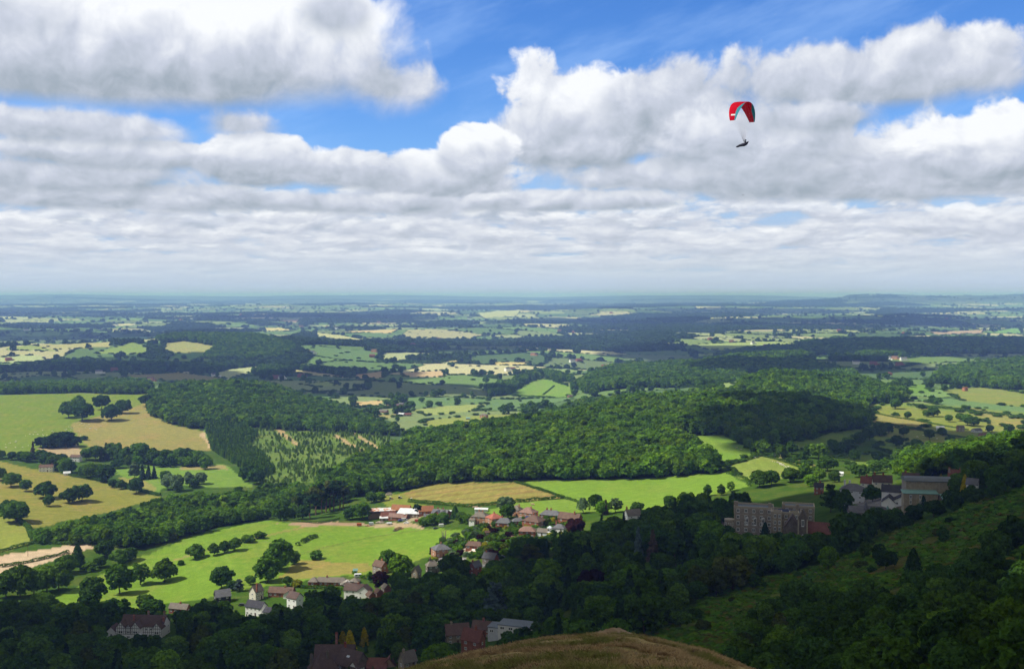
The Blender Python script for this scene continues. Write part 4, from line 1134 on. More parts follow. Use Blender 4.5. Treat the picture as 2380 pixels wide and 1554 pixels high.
# orchard rows
orc = wpoly([(900, 843), (1000, 826), (1110, 828), (1060, 838), (1000, 846)], 2300, 4500)
th = .5; ca, sa = math.cos(th), math.sin(th); c0 = orc.mean(0)
xs, ys = np.meshgrid(np.arange(-400, 400, 5), np.arange(-700, 700, 13)); xs, ys = xs.ravel(), ys.ravel()
x, y = c0[0] + xs * ca - ys * sa, c0[1] + xs * sa + ys * ca
m = inpoly(x, y, orc); x, y = x[m], y[m]; n = len(x); h = np.full(n, 4.2)
if n: scatter('orchard', np.stack([x, y, H(x, y)], 1), np.stack([h * 1.2, h * 1.2, h], 1), rng.random(n) * 6.28, rng.integers(0, 3, n), MESH['far'], M_LEAF, 'orchard planted in straight rows on the plain')
print('woods', round(time.time() - T0, 1))
# ------------------------------------------------------------------ building materials
def brick_mat(name, a, b):
    m, t = newmat(name)
    co = t.node('ShaderNodeTexCoord').outputs['Object']
    bt = t.node('ShaderNodeTexBrick', {'Vector': co, 'Color1': (*a, 1), 'Color2': (*b, 1), 'Mortar': (.34, .30, .26, 1), 'Scale': 2.2, 'Mortar Size': .012})
    n = t.noise(co, .7, 4, .6)
    c = t.mix(1.0, bt.outputs[0], t.ramp(n, [(.3, (.72, .70, .68)), (.7, (1.12, 1.1, 1.08))]), 'MULTIPLY')
    b_ = t.node('ShaderNodeBsdfDiffuse', {'Color': c}); t.l.new(b_.outputs[0], t.out.inputs[0])
    return m


def tile_mat(name, col, moss=.25):
    m, t = newmat(name)
    co = t.node('ShaderNodeTexCoord').outputs['Object']
    w = t.node('ShaderNodeTexWave', {'Vector': co, 'Scale': 1.3, 'Distortion': 1.2, 'Detail': 2.0}, bands_direction='Z').outputs[1]
    n = t.noise(co, .5, 5, .65); n2 = t.noise(co, 3.5, 3, .6)
    c = t.ramp(t.m('ADD', t.m('MULTIPLY', n, .6), t.m('MULTIPLY', n2, .4)), [(.3, tuple(q * .62 for q in col)), (.52, col), (.72, tuple(min(1, q * 1.35 + .015) for q in col))])
    c = t.mix(t.m('MULTIPLY', w, .22), c, tuple(q * .45 for q in col))
    c = t.mix(t.rng(n, .55, .72, 0, moss), c, (.20, .17, .07))
    b_ = t.node('ShaderNodeBsdfPrincipled', {'Base Color': c, 'Roughness': .85, 'Specular IOR Level': .2}); t.l.new(b_.outputs[0], t.out.inputs[0])
    return m


BRICK = brick_mat('red_brick', (.36, .145, .085), (.30, .11, .07)); PINKB = brick_mat('pale_brick', (.48, .27, .17), (.42, .22, .14)); ORANGEB = brick_mat('orange_brick', (.50, .20, .10), (.44, .17, .09))
STONE = brick_mat('grey_stone', (.36, .31, .23), (.30, .26, .20)); BUFF = brick_mat('buff_brick', (.40, .34, .25), (.36, .31, .23)); DKSTONE = brick_mat('dark_stone', (.19, .165, .14), (.15, .13, .115))
DRESS = plain_mat('dressed_stone', (.42, .36, .27), .9, .15, 2)
WHITE = plain_mat('white_render', (.86, .85, .83), .8, .06, .8); CREAM = plain_mat('cream_render', (.76, .72, .60), .8, .06, .8); GREYW = plain_mat('grey_render', (.66, .67, .71), .8, .08, .8)
BLACKW = plain_mat('black_boards', (.022, .022, .025), .7, .2, 3); TIMBER = plain_mat('black_timber', (.018, .017, .018), .8, .2, 3); BOARDS = plain_mat('weathered_boards', (.20, .155, .11), .9, .3, 2.5)
BROWN = tile_mat('brown_tiles', (.155, .098, .075)); PLUM = tile_mat('plum_tiles', (.115, .078, .068), .1); GREY = tile_mat('grey_slates', (.15, .15, .162), .12); DARKS = tile_mat('dark_slates', (.055, .055, .068), .08)
REDT = tile_mat('red_tiles', (.40, .135, .095), .05); ORANGET = tile_mat('orange_tiles', (.34, .145, .07), .5); PINKT = tile_mat('pinkish_tiles', (.27, .165, .135), .1); RUST = tile_mat('brick_red_tiles', (.20, .082, .062), .15)
GREYT = tile_mat('grey_brown_tiles', (.19, .165, .14), .3)
METAL = plain_mat('pale_sheet_metal', (.66, .68, .70), .5, .14, .35); GREENM = plain_mat('green_copper_sheet', (.20, .36, .32), .6, .12, .4); GREYM = plain_mat('grey_sheet_roof', (.135, .155, .165), .6, .12, .3)
FRAMEM = plain_mat('white_paint', (.80, .80, .78), .5, .04, 3); REDPOT = plain_mat('chimney_pot', (.38, .13, .07), .8, .15, 4)
SOLAR = plain_mat('solar_glass', (.035, .05, .11), .15, .2, 3); DOORM = plain_mat('door_paint', (.10, .06, .05), .6, .2, 3)
PAVE = plain_mat('paving', (.44, .36, .30), .9, .15, .6); GLASSW = plain_mat('pale_glazing', (.62, .68, .74), .25, .1, 1)
PANE, t = newmat('window_glass')
t.l.new(t.node('ShaderNodeBsdfPrincipled', {'Base Color': (.025, .03, .036, 1), 'Roughness': .12, 'Specular IOR Level': .6}).outputs[0], t.out.inputs[0])

# one window of unit size: frame with a mullion and a transom, and its pane behind
_b = MB()
for a in ((-.5, -.37, 0, 1), (.37, .5, 0, 1), (-.37, .37, 0, .13), (-.37, .37, .87, 1), (-.06, .06, .13, .87)):
    _b.box(a[0], a[1], -.09, .02, a[2], a[3])
WF_ME = bpy.data.meshes.new('window_frame'); WF_ME.from_pydata(_b.v, [], _b.f); WF_ME.materials.append(FRAMEM)
_b = MB(); _b.box(-.45, .45, -.035, .02, .05, .95)
WP_ME = bpy.data.meshes.new('pane'); WP_ME.from_pydata(_b.v, [], _b.f); WP_ME.materials.append(PANE)
_b = MB(); _b.box(-.5, .5, -.06, .02, 0, 1); _b.box(-.36, .36, -.085, -.06, .5, .92)
DR_ME = bpy.data.meshes.new('door'); DR_ME.from_pydata(_b.v, [], _b.f); DR_ME.materials.append(DOORM)


def put_part(o, root, M): o.parent = root; o.matrix_basis = M


def window(root, M, w, h, name='window'):
    o = bpy.data.objects.new(name, WF_ME); COL.objects.link(o); o.parent = root
    o.matrix_basis = M @ Matrix.Diagonal((w, 1.0, h, 1.0))
    p = bpy.data.objects.new('pane', WP_ME); COL.objects.link(p); p.parent = o
    return o


def part(root, name, mb, mat, M=None):
    o = mb.build(name, mat, root)
    if M is not None: o.matrix_basis = M
    return o


def Tm(x=0, y=0, z=0, rz=0.0): return Matrix.Translation((x, y, z)) @ Matrix.Rotation(rz, 4, 'Z')


def chimney(roof, x, y, z0, z1, w=.9, mat=None, pots=2):
    b = MB(); b.box(x - w/2, x + w/2, y - w*.35, y + w*.35, z0, z1); b.box(x - w/2 - .08, x + w/2 + .08, y - w*.35 - .08, y + w*.35 + .08, z1, z1 + .18)
    for k in range(pots):
        px_ = x + (k - (pots - 1) / 2) * w / max(1, pots) * .9
        b.tube([(px_, y, z1 + .18), (px_, y, z1 + .75)], [.14, .12], 6)
    o = b.build('chimney', mat or BRICK, roof)
    return o


def roof_mesh(kind, L, D, h, rh, ov, hip=None):
    b = MB(); l, d = L/2 + ov, D/2 + ov; th = .22
    e = h - ov * rh / (D/2) * .55
    if kind == 'gable':
        b.prism([(-d, e), (0, h + rh), (d, e), (d, e + th), (0, h + rh + th * 1.3), (-d, e + th)], 'x', -l, l)
    elif kind == 'hip':
        r = max(.05, l - d * (hip if hip is not None else .95))
        v = [(-l, -d, e), (l, -d, e), (l, d, e), (-l, d, e), (-r, 0, h + rh), (r, 0, h + rh)]
        v2 = [(p[0], p[1], p[2] - th) for p in v[:4]]
        b.add(v + v2, [(0, 1, 5, 4), (1, 2, 5), (2, 3, 4, 5), (3, 0, 4), (6, 7, 1, 0), (7, 8, 2, 1), (8, 9, 3, 2), (9, 6, 0, 3), (9, 8, 7, 6)])
    elif kind == 'shed':
        b.prism([(-d, h), (d, h + rh), (d, h + rh + th), (-d, h + th)], 'x', -l, l)
    else:
        b.box(-l, l, -d, d, h, h + .25)
    return b


def block(root, L, D, h, roof='gable', rh=2.2, wm=BRICK, rm=BROWN, x=0, y=0, z=0, rot=0.0, win=(3, 2), side=(1, 2), chim=(), ov=.35, ww=1.15, wh=1.15, door=False, timber=False, hip=None, back=False, down=3.0, chm=None):
    M = Tm(x, y, z, rot)
    b = MB()
    if roof == 'gable':
        b.prism([(-D/2, -down), (D/2, -down), (D/2, h), (0, h + rh - .02), (-D/2, h)], 'x', -L/2, L/2)
    elif roof == 'shed':
        b.prism([(-D/2, -down), (D/2, -down), (D/2, h + rh - .02), (-D/2, h - .02)], 'x', -L/2, L/2)
    else:
        b.box(-L/2, L/2, -D/2, D/2, -down, h)
    part(root, 'wall', b, wm, M)
    ro = part(root, 'roof', roof_mesh(roof, L, D, h, rh, ov, hip), rm, M)
    for c in chim:
        cx, cy_, extra = c[:3]
        chimney(ro, cx * L / 2, cy_ * D / 2, h, h + rh + extra, .95, chm or (BRICK if wm in (WHITE, CREAM) else wm), 2 if len(c) < 4 else c[3])
    st = h / max(1, win[1])
    for r_ in range(win[1]):
        for k in range(win[0]):
            xx = (k + .5) / win[0] * L - L/2
            if door and r_ == 0 and k == win[0] // 2:
                o = bpy.data.objects.new('door', DR_ME); COL.objects.link(o); o.parent = root
                o.matrix_basis = M @ Tm(xx, -D/2, .05) @ Matrix.Diagonal((.95, 1, 2.05, 1)); continue
            window(root, M @ Tm(xx, -D/2, r_ * st + st * .36), ww, wh)
    for sgn in (-1, 1):
        for r_ in range(side[1]):
            for k in range(side[0]):
                yy_ = (k + .5) / side[0] * D - D/2
                window(root, M @ Tm(sgn * L/2, sgn * yy_, r_ * (h / max(1, side[1])) + h / max(1, side[1]) * .36, sgn * math.pi / 2), ww * .9, wh)
    if timber:
        b = MB(); n = max(4, int(L / 1.0)); y0, y1 = -D/2 - .05, -D/2 + .02; zb = h * .45 if timber == 'top' else .05
        for k in range(n + 1):
            xx = -L/2 + .09 + (L - .18) * k / n; b.box(xx - .08, xx + .08, y0, y1, zb, h)
        for zz in (zb, (zb + h) / 2, h - .18): b.box(-L/2, L/2, y0 - .012, y0, zz, zz + .17)
        part(root, 'timber_frame', b, TIMBER, M)
    return ro


BLD = []            # footprints of buildings: x, y, radius, and the box each shows in the photograph


def site(name, u, v, yaw, label, cat, group=None, y0=150, y1=6000, xyz=None):
    x, y, z = xyz or ground(u, v, y0, y1)
    o = empty(name, (x, y, z), R(yaw)); tag(o, label, cat, group)
    o['span'] = 0; del o['span']
    return o, y / FP


def house(u, v, w, label, yaw=0, dr=.62, st=2, roof='hip', wm=BRICK, rm=BROWN, rh=None, win=None, side=(1, None), chim=((.2, 0, .9),), name='house', cat='house', y1=6000, group=None, timber=False, door=True, sh=2.5, vis=None, wings=(), hip=None, y0=150, ww=1.2):
    o, s = site(name, u, v, yaw, label, cat, group, y0, y1)
    L = w * s; D = L * dr; h = sh * st
    rh = rh if rh is not None else min(D * .38, 3.4)
    n = win or max(2, int(round(L / 3.2)))
    block(o, L, D, h, roof, rh, wm, rm, win=(n, st), side=(side[0], side[1] or st), chim=chim, timber=timber, door=door, hip=hip, ww=ww)
    for wg in wings:
        block(o, **wg)
    BLD.append((o.location.x, o.location.y, max(L, D) * .6, vis or (u - w * .55, v - (h + rh) / s, u + w * .55, v)))
    return o


# ------------------------------------------------------------------ the houses of the village, left to right
house(108, 1095, 30, 'white cottage with brown roof and long terrace under the sheep pasture', 12, .45, 2, 'gable', WHITE, BROWN, chim=((-.8, 0, .7), (.8, 0, .7)))
house(177, 1071, 24, 'white house with wide brown roof in trees above the white cottage', -10, .5, 2, 'gable', WHITE, BROWN, chim=())
house(156, 1104, 15, 'white garden shed with pale roof below the white cottage', 20, .6, 1, 'gable', WHITE, METAL, chim=(), name='shed', cat='shed', win=1, door=False)
house(347, 1070, 11, 'small grey shed between trees under the pasture', 0, .6, 1, 'gable', GREYW, GREY, chim=(), name='shed', cat='shed', win=1, door=False)
house(418, 1422, 46, 'long red brick bungalow with pale grey roof beside the dark wood', -14, .42, 1, 'gable', BRICK, GREYT, rh=2.4, win=4, chim=((.1, 0, .7),), sh=2.7)
house(517, 1399, 34, 'black boarded house with steep grey roof among garden shrubs', 28, .75, 2, 'gable', BLACKW, GREY, rh=3.4, win=2, chim=(), sh=2.1)
o = house(596, 1392, 26, 'half timbered gabled house with tall brick chimney at the village edge', 60, .8, 2, 'gable', CREAM, GREYT, rh=3.6, chim=((-.6, -.9, 1.4),), timber=True, win=2)
house(596, 1428, 46, 'white house with dark slate roof and lower wing at the wood edge', -24, .5, 2, 'gable', WHITE, DARKS, rh=2.9, chim=(), win=4, wings=(dict(L=5, D=6, h=4.0, roof='gable', rh=2, wm=WHITE, rm=DARKS, x=10.5, y=-1.5, win=(1, 2), side=(1, 2)),))
house(655, 1384, 58, 'long bungalow with brown roof and white end gable', -8, .40, 1, 'gable', BRICK, BROWN, rh=2.6, win=5, chim=((.3, 0, .5),), sh=2.7, wings=(dict(L=6, D=5.5, h=2.7, roof='gable', rh=1.9, wm=WHITE, rm=BROWN, x=6, y=-3.2, rot=math.pi/2, win=(0, 0), side=(1, 1)),))
house(686, 1411, 30, 'tall white house with plum roof and black window frames', -32, .8, 2, 'gable', WHITE, PLUM, rh=2.8, win=2, chim=(), sh=3.0)
house(770, 1359, 78, 'very long brick bungalow with grey brown hipped roof below the meadow', -5, .24, 1, 'hip', BRICK, GREYT, rh=2.3, win=7, chim=((-.25, 0, .5),), sh=2.8, vis=(722, 1332, 818, 1360), wings=(dict(L=5.5, D=7, h=3.2, roof='hip', rh=2.1, wm=BRICK, rm=GREYT, x=-10.5, y=-1.2, win=(1, 1), side=(1, 1)), dict(L=5.5, D=6, h=2.5, roof='hip', rh=1.9, wm=BRICK, rm=GREYT, x=14.2, y=2.5, win=(0, 0), side=(0, 0))))
house(884, 1331, 30, 'orange brick house with gabled tile roof beside the big round tree', -38, .75, 2, 'gable', ORANGEB, BROWN, rh=3, win=2, chim=((0, .5, .6),))
house(825, 1388, 46, 'white house with plum roof and timbered gable end', -12, .5, 2, 'gable', WHITE, PLUM, rh=3.2, win=3, chim=((.4, 0, .5),), wings=(dict(L=5, D=7.5, h=5, roof='gable', rh=3, wm=WHITE, rm=PLUM, x=6.5, y=-1.0, rot=math.pi/2, win=(0, 0), side=(2, 2), timber=True),))
for k, (u, v) in enumerate([(862, 1392), (880, 1385), (897, 1374)]):
    house(u, v, 17, ['lowest brick garage with brown gabled roof stepping up the lane', 'middle brick garage with brown gabled roof stepping up the lane', 'topmost brick garage with grey gabled roof stepping up the lane'][k], -55, 1.0, 1, 'gable', BRICK, (BROWN, BROWN, GREYT)[k], rh=1.9, win=0, side=(0, 0), chim=(), name='garage', cat='garage', sh=2.6, door=False)
house(968, 1346, 22, 'narrow stone house end with steep brown roof by dark conifers', 70, .7, 2, 'gable', STONE, GREYT, rh=3.2, win=1, chim=())
house(1005, 1330, 28, 'stone tiled cottage with chimney half hidden by dark conifers', 20, .7, 2, 'hip', DKSTONE, GREYT, rh=3.0, win=2, chim=((-.4, 0, 1.2),))
house(1025, 1290, 38, 'square brick house with dark hipped roof beside the dead tree', 24, .85, 2, 'hip', PINKB, GREY, rh=3.0, win=3, chim=((0, 0, .6),), vis=(1006, 1260, 1046, 1292))
house(1103, 1274, 38, 'red brick bungalow with white bay window and paved terrace', -14, .6, 1, 'hip', BRICK, BROWN, rh=2.2, win=3, chim=(), sh=2.7, hip=.5, ww=1.9, vis=(1080, 1250, 1126, 1280))
house(1140, 1306, 32, 'brick house with dark grey roof sunk in garden trees', -30, .7, 1, 'gable', BRICK, GREY, rh=3, win=2, chim=((-.7, 0, .7),), sh=3)
house(1105, 1334, 24, 'red brick house with tall gable at the wood edge', 50, .75, 2, 'gable', BRICK, GREY, rh=3, win=1, chim=((-.8, 0, .8),))
house(1117, 1213, 36, 'brick house with faded brown hipped roof and white porch', -18, .75, 2, 'hip', PINKB, GREYT, rh=3.0, win=3, chim=((-.2, 0, .7), (.3, 0, .7)), wings=(dict(L=4, D=4, h=2.6, roof='shed', rh=1.0, wm=WHITE, rm=GREYT, x=-4.5, y=-5.2, win=(1, 1), side=(1, 1)),), vis=(1098, 1190, 1136, 1216))
house(1149, 1217, 31, 'brick house with bright pinkish red pyramid roof', 34, .95, 2, 'hip', PINKB, REDT, rh=3.0, win=2, chim=((0, .1, .5),), vis=(1132, 1193, 1168, 1220))
house(1172, 1222, 36, 'low brick house with long dark grey roof beside the red roofed one', -16, .55, 1, 'hip', BRICK, GREY, rh=3.0, win=3, chim=((-.3, .2, .8),), sh=3.0, vis=(1163, 1204, 1205, 1224))
house(1201, 1197, 22, 'brick house with orange tinted pyramid roof at the meadow edge', -30, .9, 2, 'hip', PINKB, GREYT, rh=2.8, win=2, chim=((.6, 0, .5),))
house(1228, 1204, 37, 'large pink brick house with pinkish brown hipped roof', -30, .8, 2, 'hip', PINKB, PINKT, rh=3.2, win=3, chim=((.4, 0, .5, 1),), vis=(1210, 1180, 1250, 1206))
o = house(1241, 1224, 44, 'brown roofed brick house with blue solar panels and white bay windows', -32, .8, 2, 'hip', BRICK, BROWN, rh=3.3, win=3, chim=((-.1, .2, .9), (.35, .2, .9)), vis=(1216, 1198, 1267, 1226))
b = MB(); b.box(-2.4, 2.4, -.06, .03, 0, 2.6); p_ = part(o, 'solar_panel', b, SOLAR, Tm(-3.4, -2.7, 6.05, R(0)) @ Matrix.Rotation(R(-58), 4, 'X')); p_['label'] = 'blue glossy solar panels on left roof slope'
house(1226, 1247, 38, 'low brick house with orange brown hipped roof in crowded gardens', -8, .6, 2, 'hip', BRICK, PINKT, rh=2.6, win=3, chim=(), sh=2.3, vis=(1206, 1224, 1246, 1250))
house(1281, 1203, 50, 'long brick bungalow with dark grey hipped roof backing on the meadow', -20, .5, 1, 'hip', BRICK, GREY, rh=2.8, win=4, chim=((-.4, 0, .9), (0, 0, .9)), sh=3.0, vis=(1256, 1184, 1305, 1206))
house(1325, 1212, 52, 'long barn like house with mossy brown roof and one tall chimney', -28, .5, 1, 'gable', BRICK, BROWN, rh=3.4, win=3, chim=((.5, -.2, 1.4, 1),), sh=2.8, vis=(1304, 1190, 1365, 1214))
house(1204, 1217, 26, 'low grey roofed bungalow hidden between the brick houses', 8, .6, 1, 'hip', BRICK, GREY, rh=2, win=2, chim=(), sh=2.6)
house(1262, 1243, 24, 'pale grey garage with brown roof beside the white caravan', -22, .7, 1, 'gable', GREYW, GREYT, rh=1.9, win=1, chim=(), name='garage', cat='garage', sh=2.5)
house(1300, 1234, 28, 'white bungalow with dark slate roof and glass conservatory', -22, .7, 1, 'hip', WHITE, GREY, rh=2.2, win=2, chim=((-.6, .3, 1.6, 1),), sh=2.8, wings=(dict(L=3.2, D=3, h=2.4, roof='hip', rh=1.1, wm=GLASSW, rm=GLASSW, x=-6.2, y=-1.5, win=(2, 1), side=(1, 1), ov=.05),))
house(1470, 1212, 34, 'grey roofed house with white gable and red chimney in dark trees', 18, .75, 2, 'gable', WHITE, GREYT, rh=3.4, win=2, chim=((-.7, .5, 1.2),))
house(1100, 1512, 50, 'brick house with brick red roof and white barge boards above the knoll', -30, .55, 2, 'gable', BRICK, RUST, rh=4.2, win=2, chim=((.3, 0, 1.2, 4),), vis=(1074, 1477, 1130, 1520))
house(1062, 1492, 54, 'brown roofed house with skylight among dark gardens', 12, .6, 2, 'gable', STONE, BROWN, rh=4.0, win=3, chim=((-.5, 0, .8),), sh=2.2, vis=(1030, 1466, 1090, 1494))
house(1122, 1478, 46, 'row of brown gabled cottages behind the brick red roof', -16, .5, 2, 'gable', BRICK, BROWN, rh=3.0, win=3, chim=((.1, 0, 1.0),), sh=2.0, vis=(1095, 1460, 1158, 1482))
house(947, 1548, 36, 'mossy brown roof of a stone house below the brown knoll', 40, .7, 1, 'gable', STONE, GREYT, rh=3.8, win=2, chim=((-.6, 0, 1.0),), sh=2.5, vis=(928, 1519, 966, 1554))
house(752, 1580, 60, 'plum hipped roof with two tall pot chimneys at the bottom of the view', 30, .8, 2, 'hip', DKSTONE, PLUM, rh=6.0, win=3, chim=((-.9, .3, -.5, 3), (.25, -.3, .6, 3)), sh=2.6, vis=(720, 1530, 785, 1554))

# the big villa with tall chimneys by the golden conifers
o, s = site('villa', 796, 1562, -14, 'big plum roofed villa with very tall red chimney beside golden conifers', 'house')
block(o, 16, 9, 4.6, 'gable', 5.2, DKSTONE, PLUM, x=-5, y=4, rot=.25, win=(3, 2), side=(1, 2), chim=((.05, .3, 4.2, 4), (.55, -.2, 1.2, 1)), chm=brick_mat('deep_red_brick', (.34, .085, .05), (.28, .07, .045)))
block(o, 11, 9, 4.4, 'gable', 5.4, DKSTONE, PLUM, x=4.5, y=0, rot=-.35, win=(2, 2), side=(1, 2))
block(o, 4.5, 4.5, 4.6, 'gable', 2.4, WHITE, PLUM, x=7.8, y=-3.4, rot=math.pi/2 - .35, win=(0, 0), side=(1, 2), timber=True)
block(o, 8, 6, 3.4, 'gable', 3.0, BRICK, RUST, x=14.5, y=2.5, rot=.2, win=(2, 1), side=(1, 1))
block(o, 5, 5.5, 3.6, 'gable', 3.2, BRICK, RUST, x=19, y=4.5, rot=math.pi/2 + .2, win=(1, 1), side=(1, 1))
b = MB(); b.box(-.75, .75, -.06, .04, 0, 1.5)
part(o, 'skylight', b, GLASSW, Tm(3.2, -2.1, 7.4, -.35) @ Matrix.Rotation(R(-50), 4, 'X'))
BLD.append((o.location.x, o.location.y, 18, (722, 1475, 866, 1548)))

# the black and white house with four gables
o, s = site('timbered_house', 328, 1478, -4, 'big black and white timbered house with four gables and brick chimneys', 'house')
k = s * 1.0
Lm = 104 * s
ro = block(o, Lm * .98, 9, 6.2, 'gable', 4.6, WHITE, PLUM, x=1.5, y=2, win=(9, 2), side=(2, 2), chim=((.12, .2, 1.6), (.88, .2, 1.6)), timber=True, ww=1.5)
chimney(ro, -Lm * .22, -2.2, 7, 11.2, .9, BRICK, 1); chimney(ro, Lm * .47, -2.4, 6, 10.4, .9, BRICK, 1)
for gx_, gw in ((-.43, 5.2), (-.25, 3.2), (-.09, 5.2), (.40, 5.0)):
    block(o, 5.0, gw, 6.0, 'gable', gw * .62, WHITE, PLUM, x=gx_ * Lm + 1.5, y=-3.0, rot=math.pi/2, win=(0, 0), side=(0, 0), ov=.25)
    b = MB(); yf = -5.56
    xc = gx_ * Lm + 1.5
    for q in range(6):
        xx = xc - gw/2 + .08 + (gw - .16) * q / 5
        b.box(xx - .08, xx + .08, yf, yf + .08, 3.0, 6.0 + gw * .60 * (1 - abs(2 * q / 5 - 1)))
    for zz in (.1, 2.9, 4.2, 6.0): b.box(xc - gw/2, xc + gw/2, yf - .015, yf, zz, zz + .2)
    b.box(xc - gw*.25, xc + gw*.25, yf - .015, yf, 6.0 + gw*.29, 6.18 + gw*.29)
    part(o, 'timber_frame', b, TIMBER)
    for zz in (.8, 3.4):
        window(o, Tm(xc, yf + .02, zz), gw * .5, 1.35)
block(o, 6.5, 4.8, 3.4, 'gable', 2.6, WHITE, PLUM, x=-Lm * .62, y=-.5, rot=math.pi/2, win=(0, 0), side=(1, 1))
b = MB(); b.tube([(2.6, -6.6, -2), (2.6, -6.6, 2.3)], 1.9, 8); b.tube([(2.6, -6.6, 2.3), (2.6, -6.6, 3.9)], [2.15, .1], 8)
part(o, 'conservatory', b, GLASSW)
for sx_ in (.14, .26, .52, .72):
    b = MB(); b.box(-.45, .45, -.06, .05, 0, 1.3); part(o, 'skylight', b, GLASSW, Tm(sx_ * Lm * .5 + 1.5, .45, 8.5) @ Matrix.Rotation(R(-45), 4, 'X'))
BLD.append((o.location.x, o.location.y, 16, (258, 1432, 392, 1478)))

# ------------------------------------------------------------------ the grey stone mansion and its chapel
o, s = site('stone_mansion', 1792, 1243, -14, 'large grey stone mansion of four storeys with pale window surrounds', 'mansion', y1=700)
M = o
L1 = 92 * s


def grand(root, L, D, h, x, y, cols, floors, wm=STONE, rot=0.0, ww=1.6, wh=2.0, sides=2, parapet=.9):
    Mx = Tm(x, y, 0, rot)
    b = MB(); b.box(-L/2, L/2, -D/2, D/2, -6, h); part(root, 'wall', b, wm, Mx)
    b = MB()
    for a_, b_, c_, d_ in ((-L/2 - .25, L/2 + .25, -D/2 - .25, -D/2 + .2), (-L/2 - .25, L/2 + .25, D/2 - .2, D/2 + .25), (-L/2 - .25, -L/2 + .2, -D/2 + .2, D/2 - .2), (L/2 - .2, L/2 + .25, -D/2 + .2, D/2 - .2)):
        b.box(a_, b_, c_, d_, h - .35, h + parapet)
    part(root, 'parapet', b, DRESS, Mx)
    b = MB(); b.box(-L/2 + .2, L/2 - .2, -D/2 + .2, D/2 - .2, h - .1, h + .15); part(root, 'roof', b, GREYM, Mx)
    b = MB()
    for fl in range(1, floors): b.box(-L/2 - .1, L/2 + .1, -D/2 - .1, -D/2 + .05, fl * h / floors - .1, fl * h / floors + .12)
    for xx in (-L/2 - .06, L/2 - .44): b.box(xx, xx + .5, -D/2 - .07, -D/2 + .05, -6, h - .4)
    part(root, 'string_course', b, DRESS, Mx)
    st = h / floors
    for fl in range(floors):
        for k in range(cols):
            window(root, Mx @ Tm((k + .5) / cols * L - L/2, -D/2 - .05, fl * st + st * .28), ww, wh)
        for k in range(sides):
            for sg in (-1, 1):
                window(root, Mx @ Tm(sg * L/2, sg * ((k + .5) / sides * D - D/2), fl * st + st * .28, sg * math.pi/2), ww, wh)


grand(o, 20, 10, 13.5, -9, 6, 5, 4)
grand(o, 15, 11, 13.0, 7.5, -.5, 5, 4)
grand(o, 4.4, 4.5, 13.4, 3.0, -5.6, 2, 4, sides=1, ww=1.2)
grand(o, 4.4, 4.5, 13.4, 11.4, -5.6, 2, 4, sides=1, ww=1.2)
grand(o, 16, 9, 14.5, 14, 9, 4, 4)
b = MB()
for xx, dx in ((-19.4, 2.2), (-1.5, 1.6), (5.5, 1.4), (12.5, 1.6)): b.box(xx, xx + dx, 3, 4.4 + dx * .4, 10, 16.2)
part(o, 'chimney_stack', b, STONE)
b = MB(); b.prism([(-1.6, 13.2), (0, 14.4), (1.6, 13.2)], 'x', 3.5, 10.5); part(o, 'roof_light', b, SOLAR, Tm(0, -.5, 0))
b = MB()
pts = [(2.6 * math.cos(a) - 21.5, 2.6 * math.sin(a) + 1.2) for a in np.linspace(0, 2*math.pi, 9)[:-1]]
b.prism(pts, 'z', -5, 6.6); part(o, 'bay_tower', b, BUFF)
b = MB(); b.prism([((px_ + 21.5) * 1.08 - 21.5, (py_ - 1.2) * 1.08 + 1.2) for px_, py_ in pts], 'z', 6.6, 7.3); b.prism([((px_ + 21.5) * 1.06 - 21.5, (py_ - 1.2) * 1.06 + 1.2) for px_, py_ in pts], 'z', 3.1, 3.4); part(o, 'parapet', b, DRESS)
for fl in (0, 1):
    for a in (-2.356, -1.571, -.785, 3.1416):
        window(o, Tm(2.42 * math.cos(a) - 21.5, 2.42 * math.sin(a) + 1.2, .6 + fl * 3.3, a + math.pi/2), 1.1, 1.9)
for k in range(3):
    x_ = -12.5 + k * 4.2
    window(o, Tm(x_, .9, 4.4), 1.5, 4.4)
BLD.append((o.location.x, o.location.y, 24, (1725, 1145, 1905, 1242)))
o, s = site('chapel', 1872, 1252, -18, 'stone chapel with gabled bell tower and red tiled nave', 'chapel', y1=650)
block(o, 14, 7, 4.0, 'gable', 4.6, DKSTONE, RUST, x=7.5, y=0, win=(4, 1), side=(0, 0), wh=1.9, ww=.8, down=6)
block(o, 8, 7, 5.5, 'gable', 5.4, DKSTONE, PLUM, x=-6.5, y=2.0, rot=math.pi/2, win=(2, 1), side=(0, 0), wh=2.0, ww=.8, down=6)
block(o, 4.6, 4.4, 10.5, 'gable', 4.6, DKSTONE, DKSTONE, x=-1.2, y=-2.2, rot=math.pi/2, win=(0, 0), side=(0, 0), ov=.12, down=6)
window(o, Tm(-1.2, -4.52, 7.0), 1.3, 3.4, 'belfry_window'); window(o, Tm(-1.2, -4.52, 1.0), .8, 2.2)
b = MB()
for xx in (-3.55, .55): b.box(xx, xx + .6, -4.75, -4.2, -6, 9.6); b.prism([(xx, 9.6), (xx + .6, 9.6), (xx + .3, 11.2)], 'y', -4.75, -4.2)
part(o, 'buttress', b, DRESS)
BLD.append((o.location.x, o.location.y, 12, (1832, 1178, 1942, 1238)))

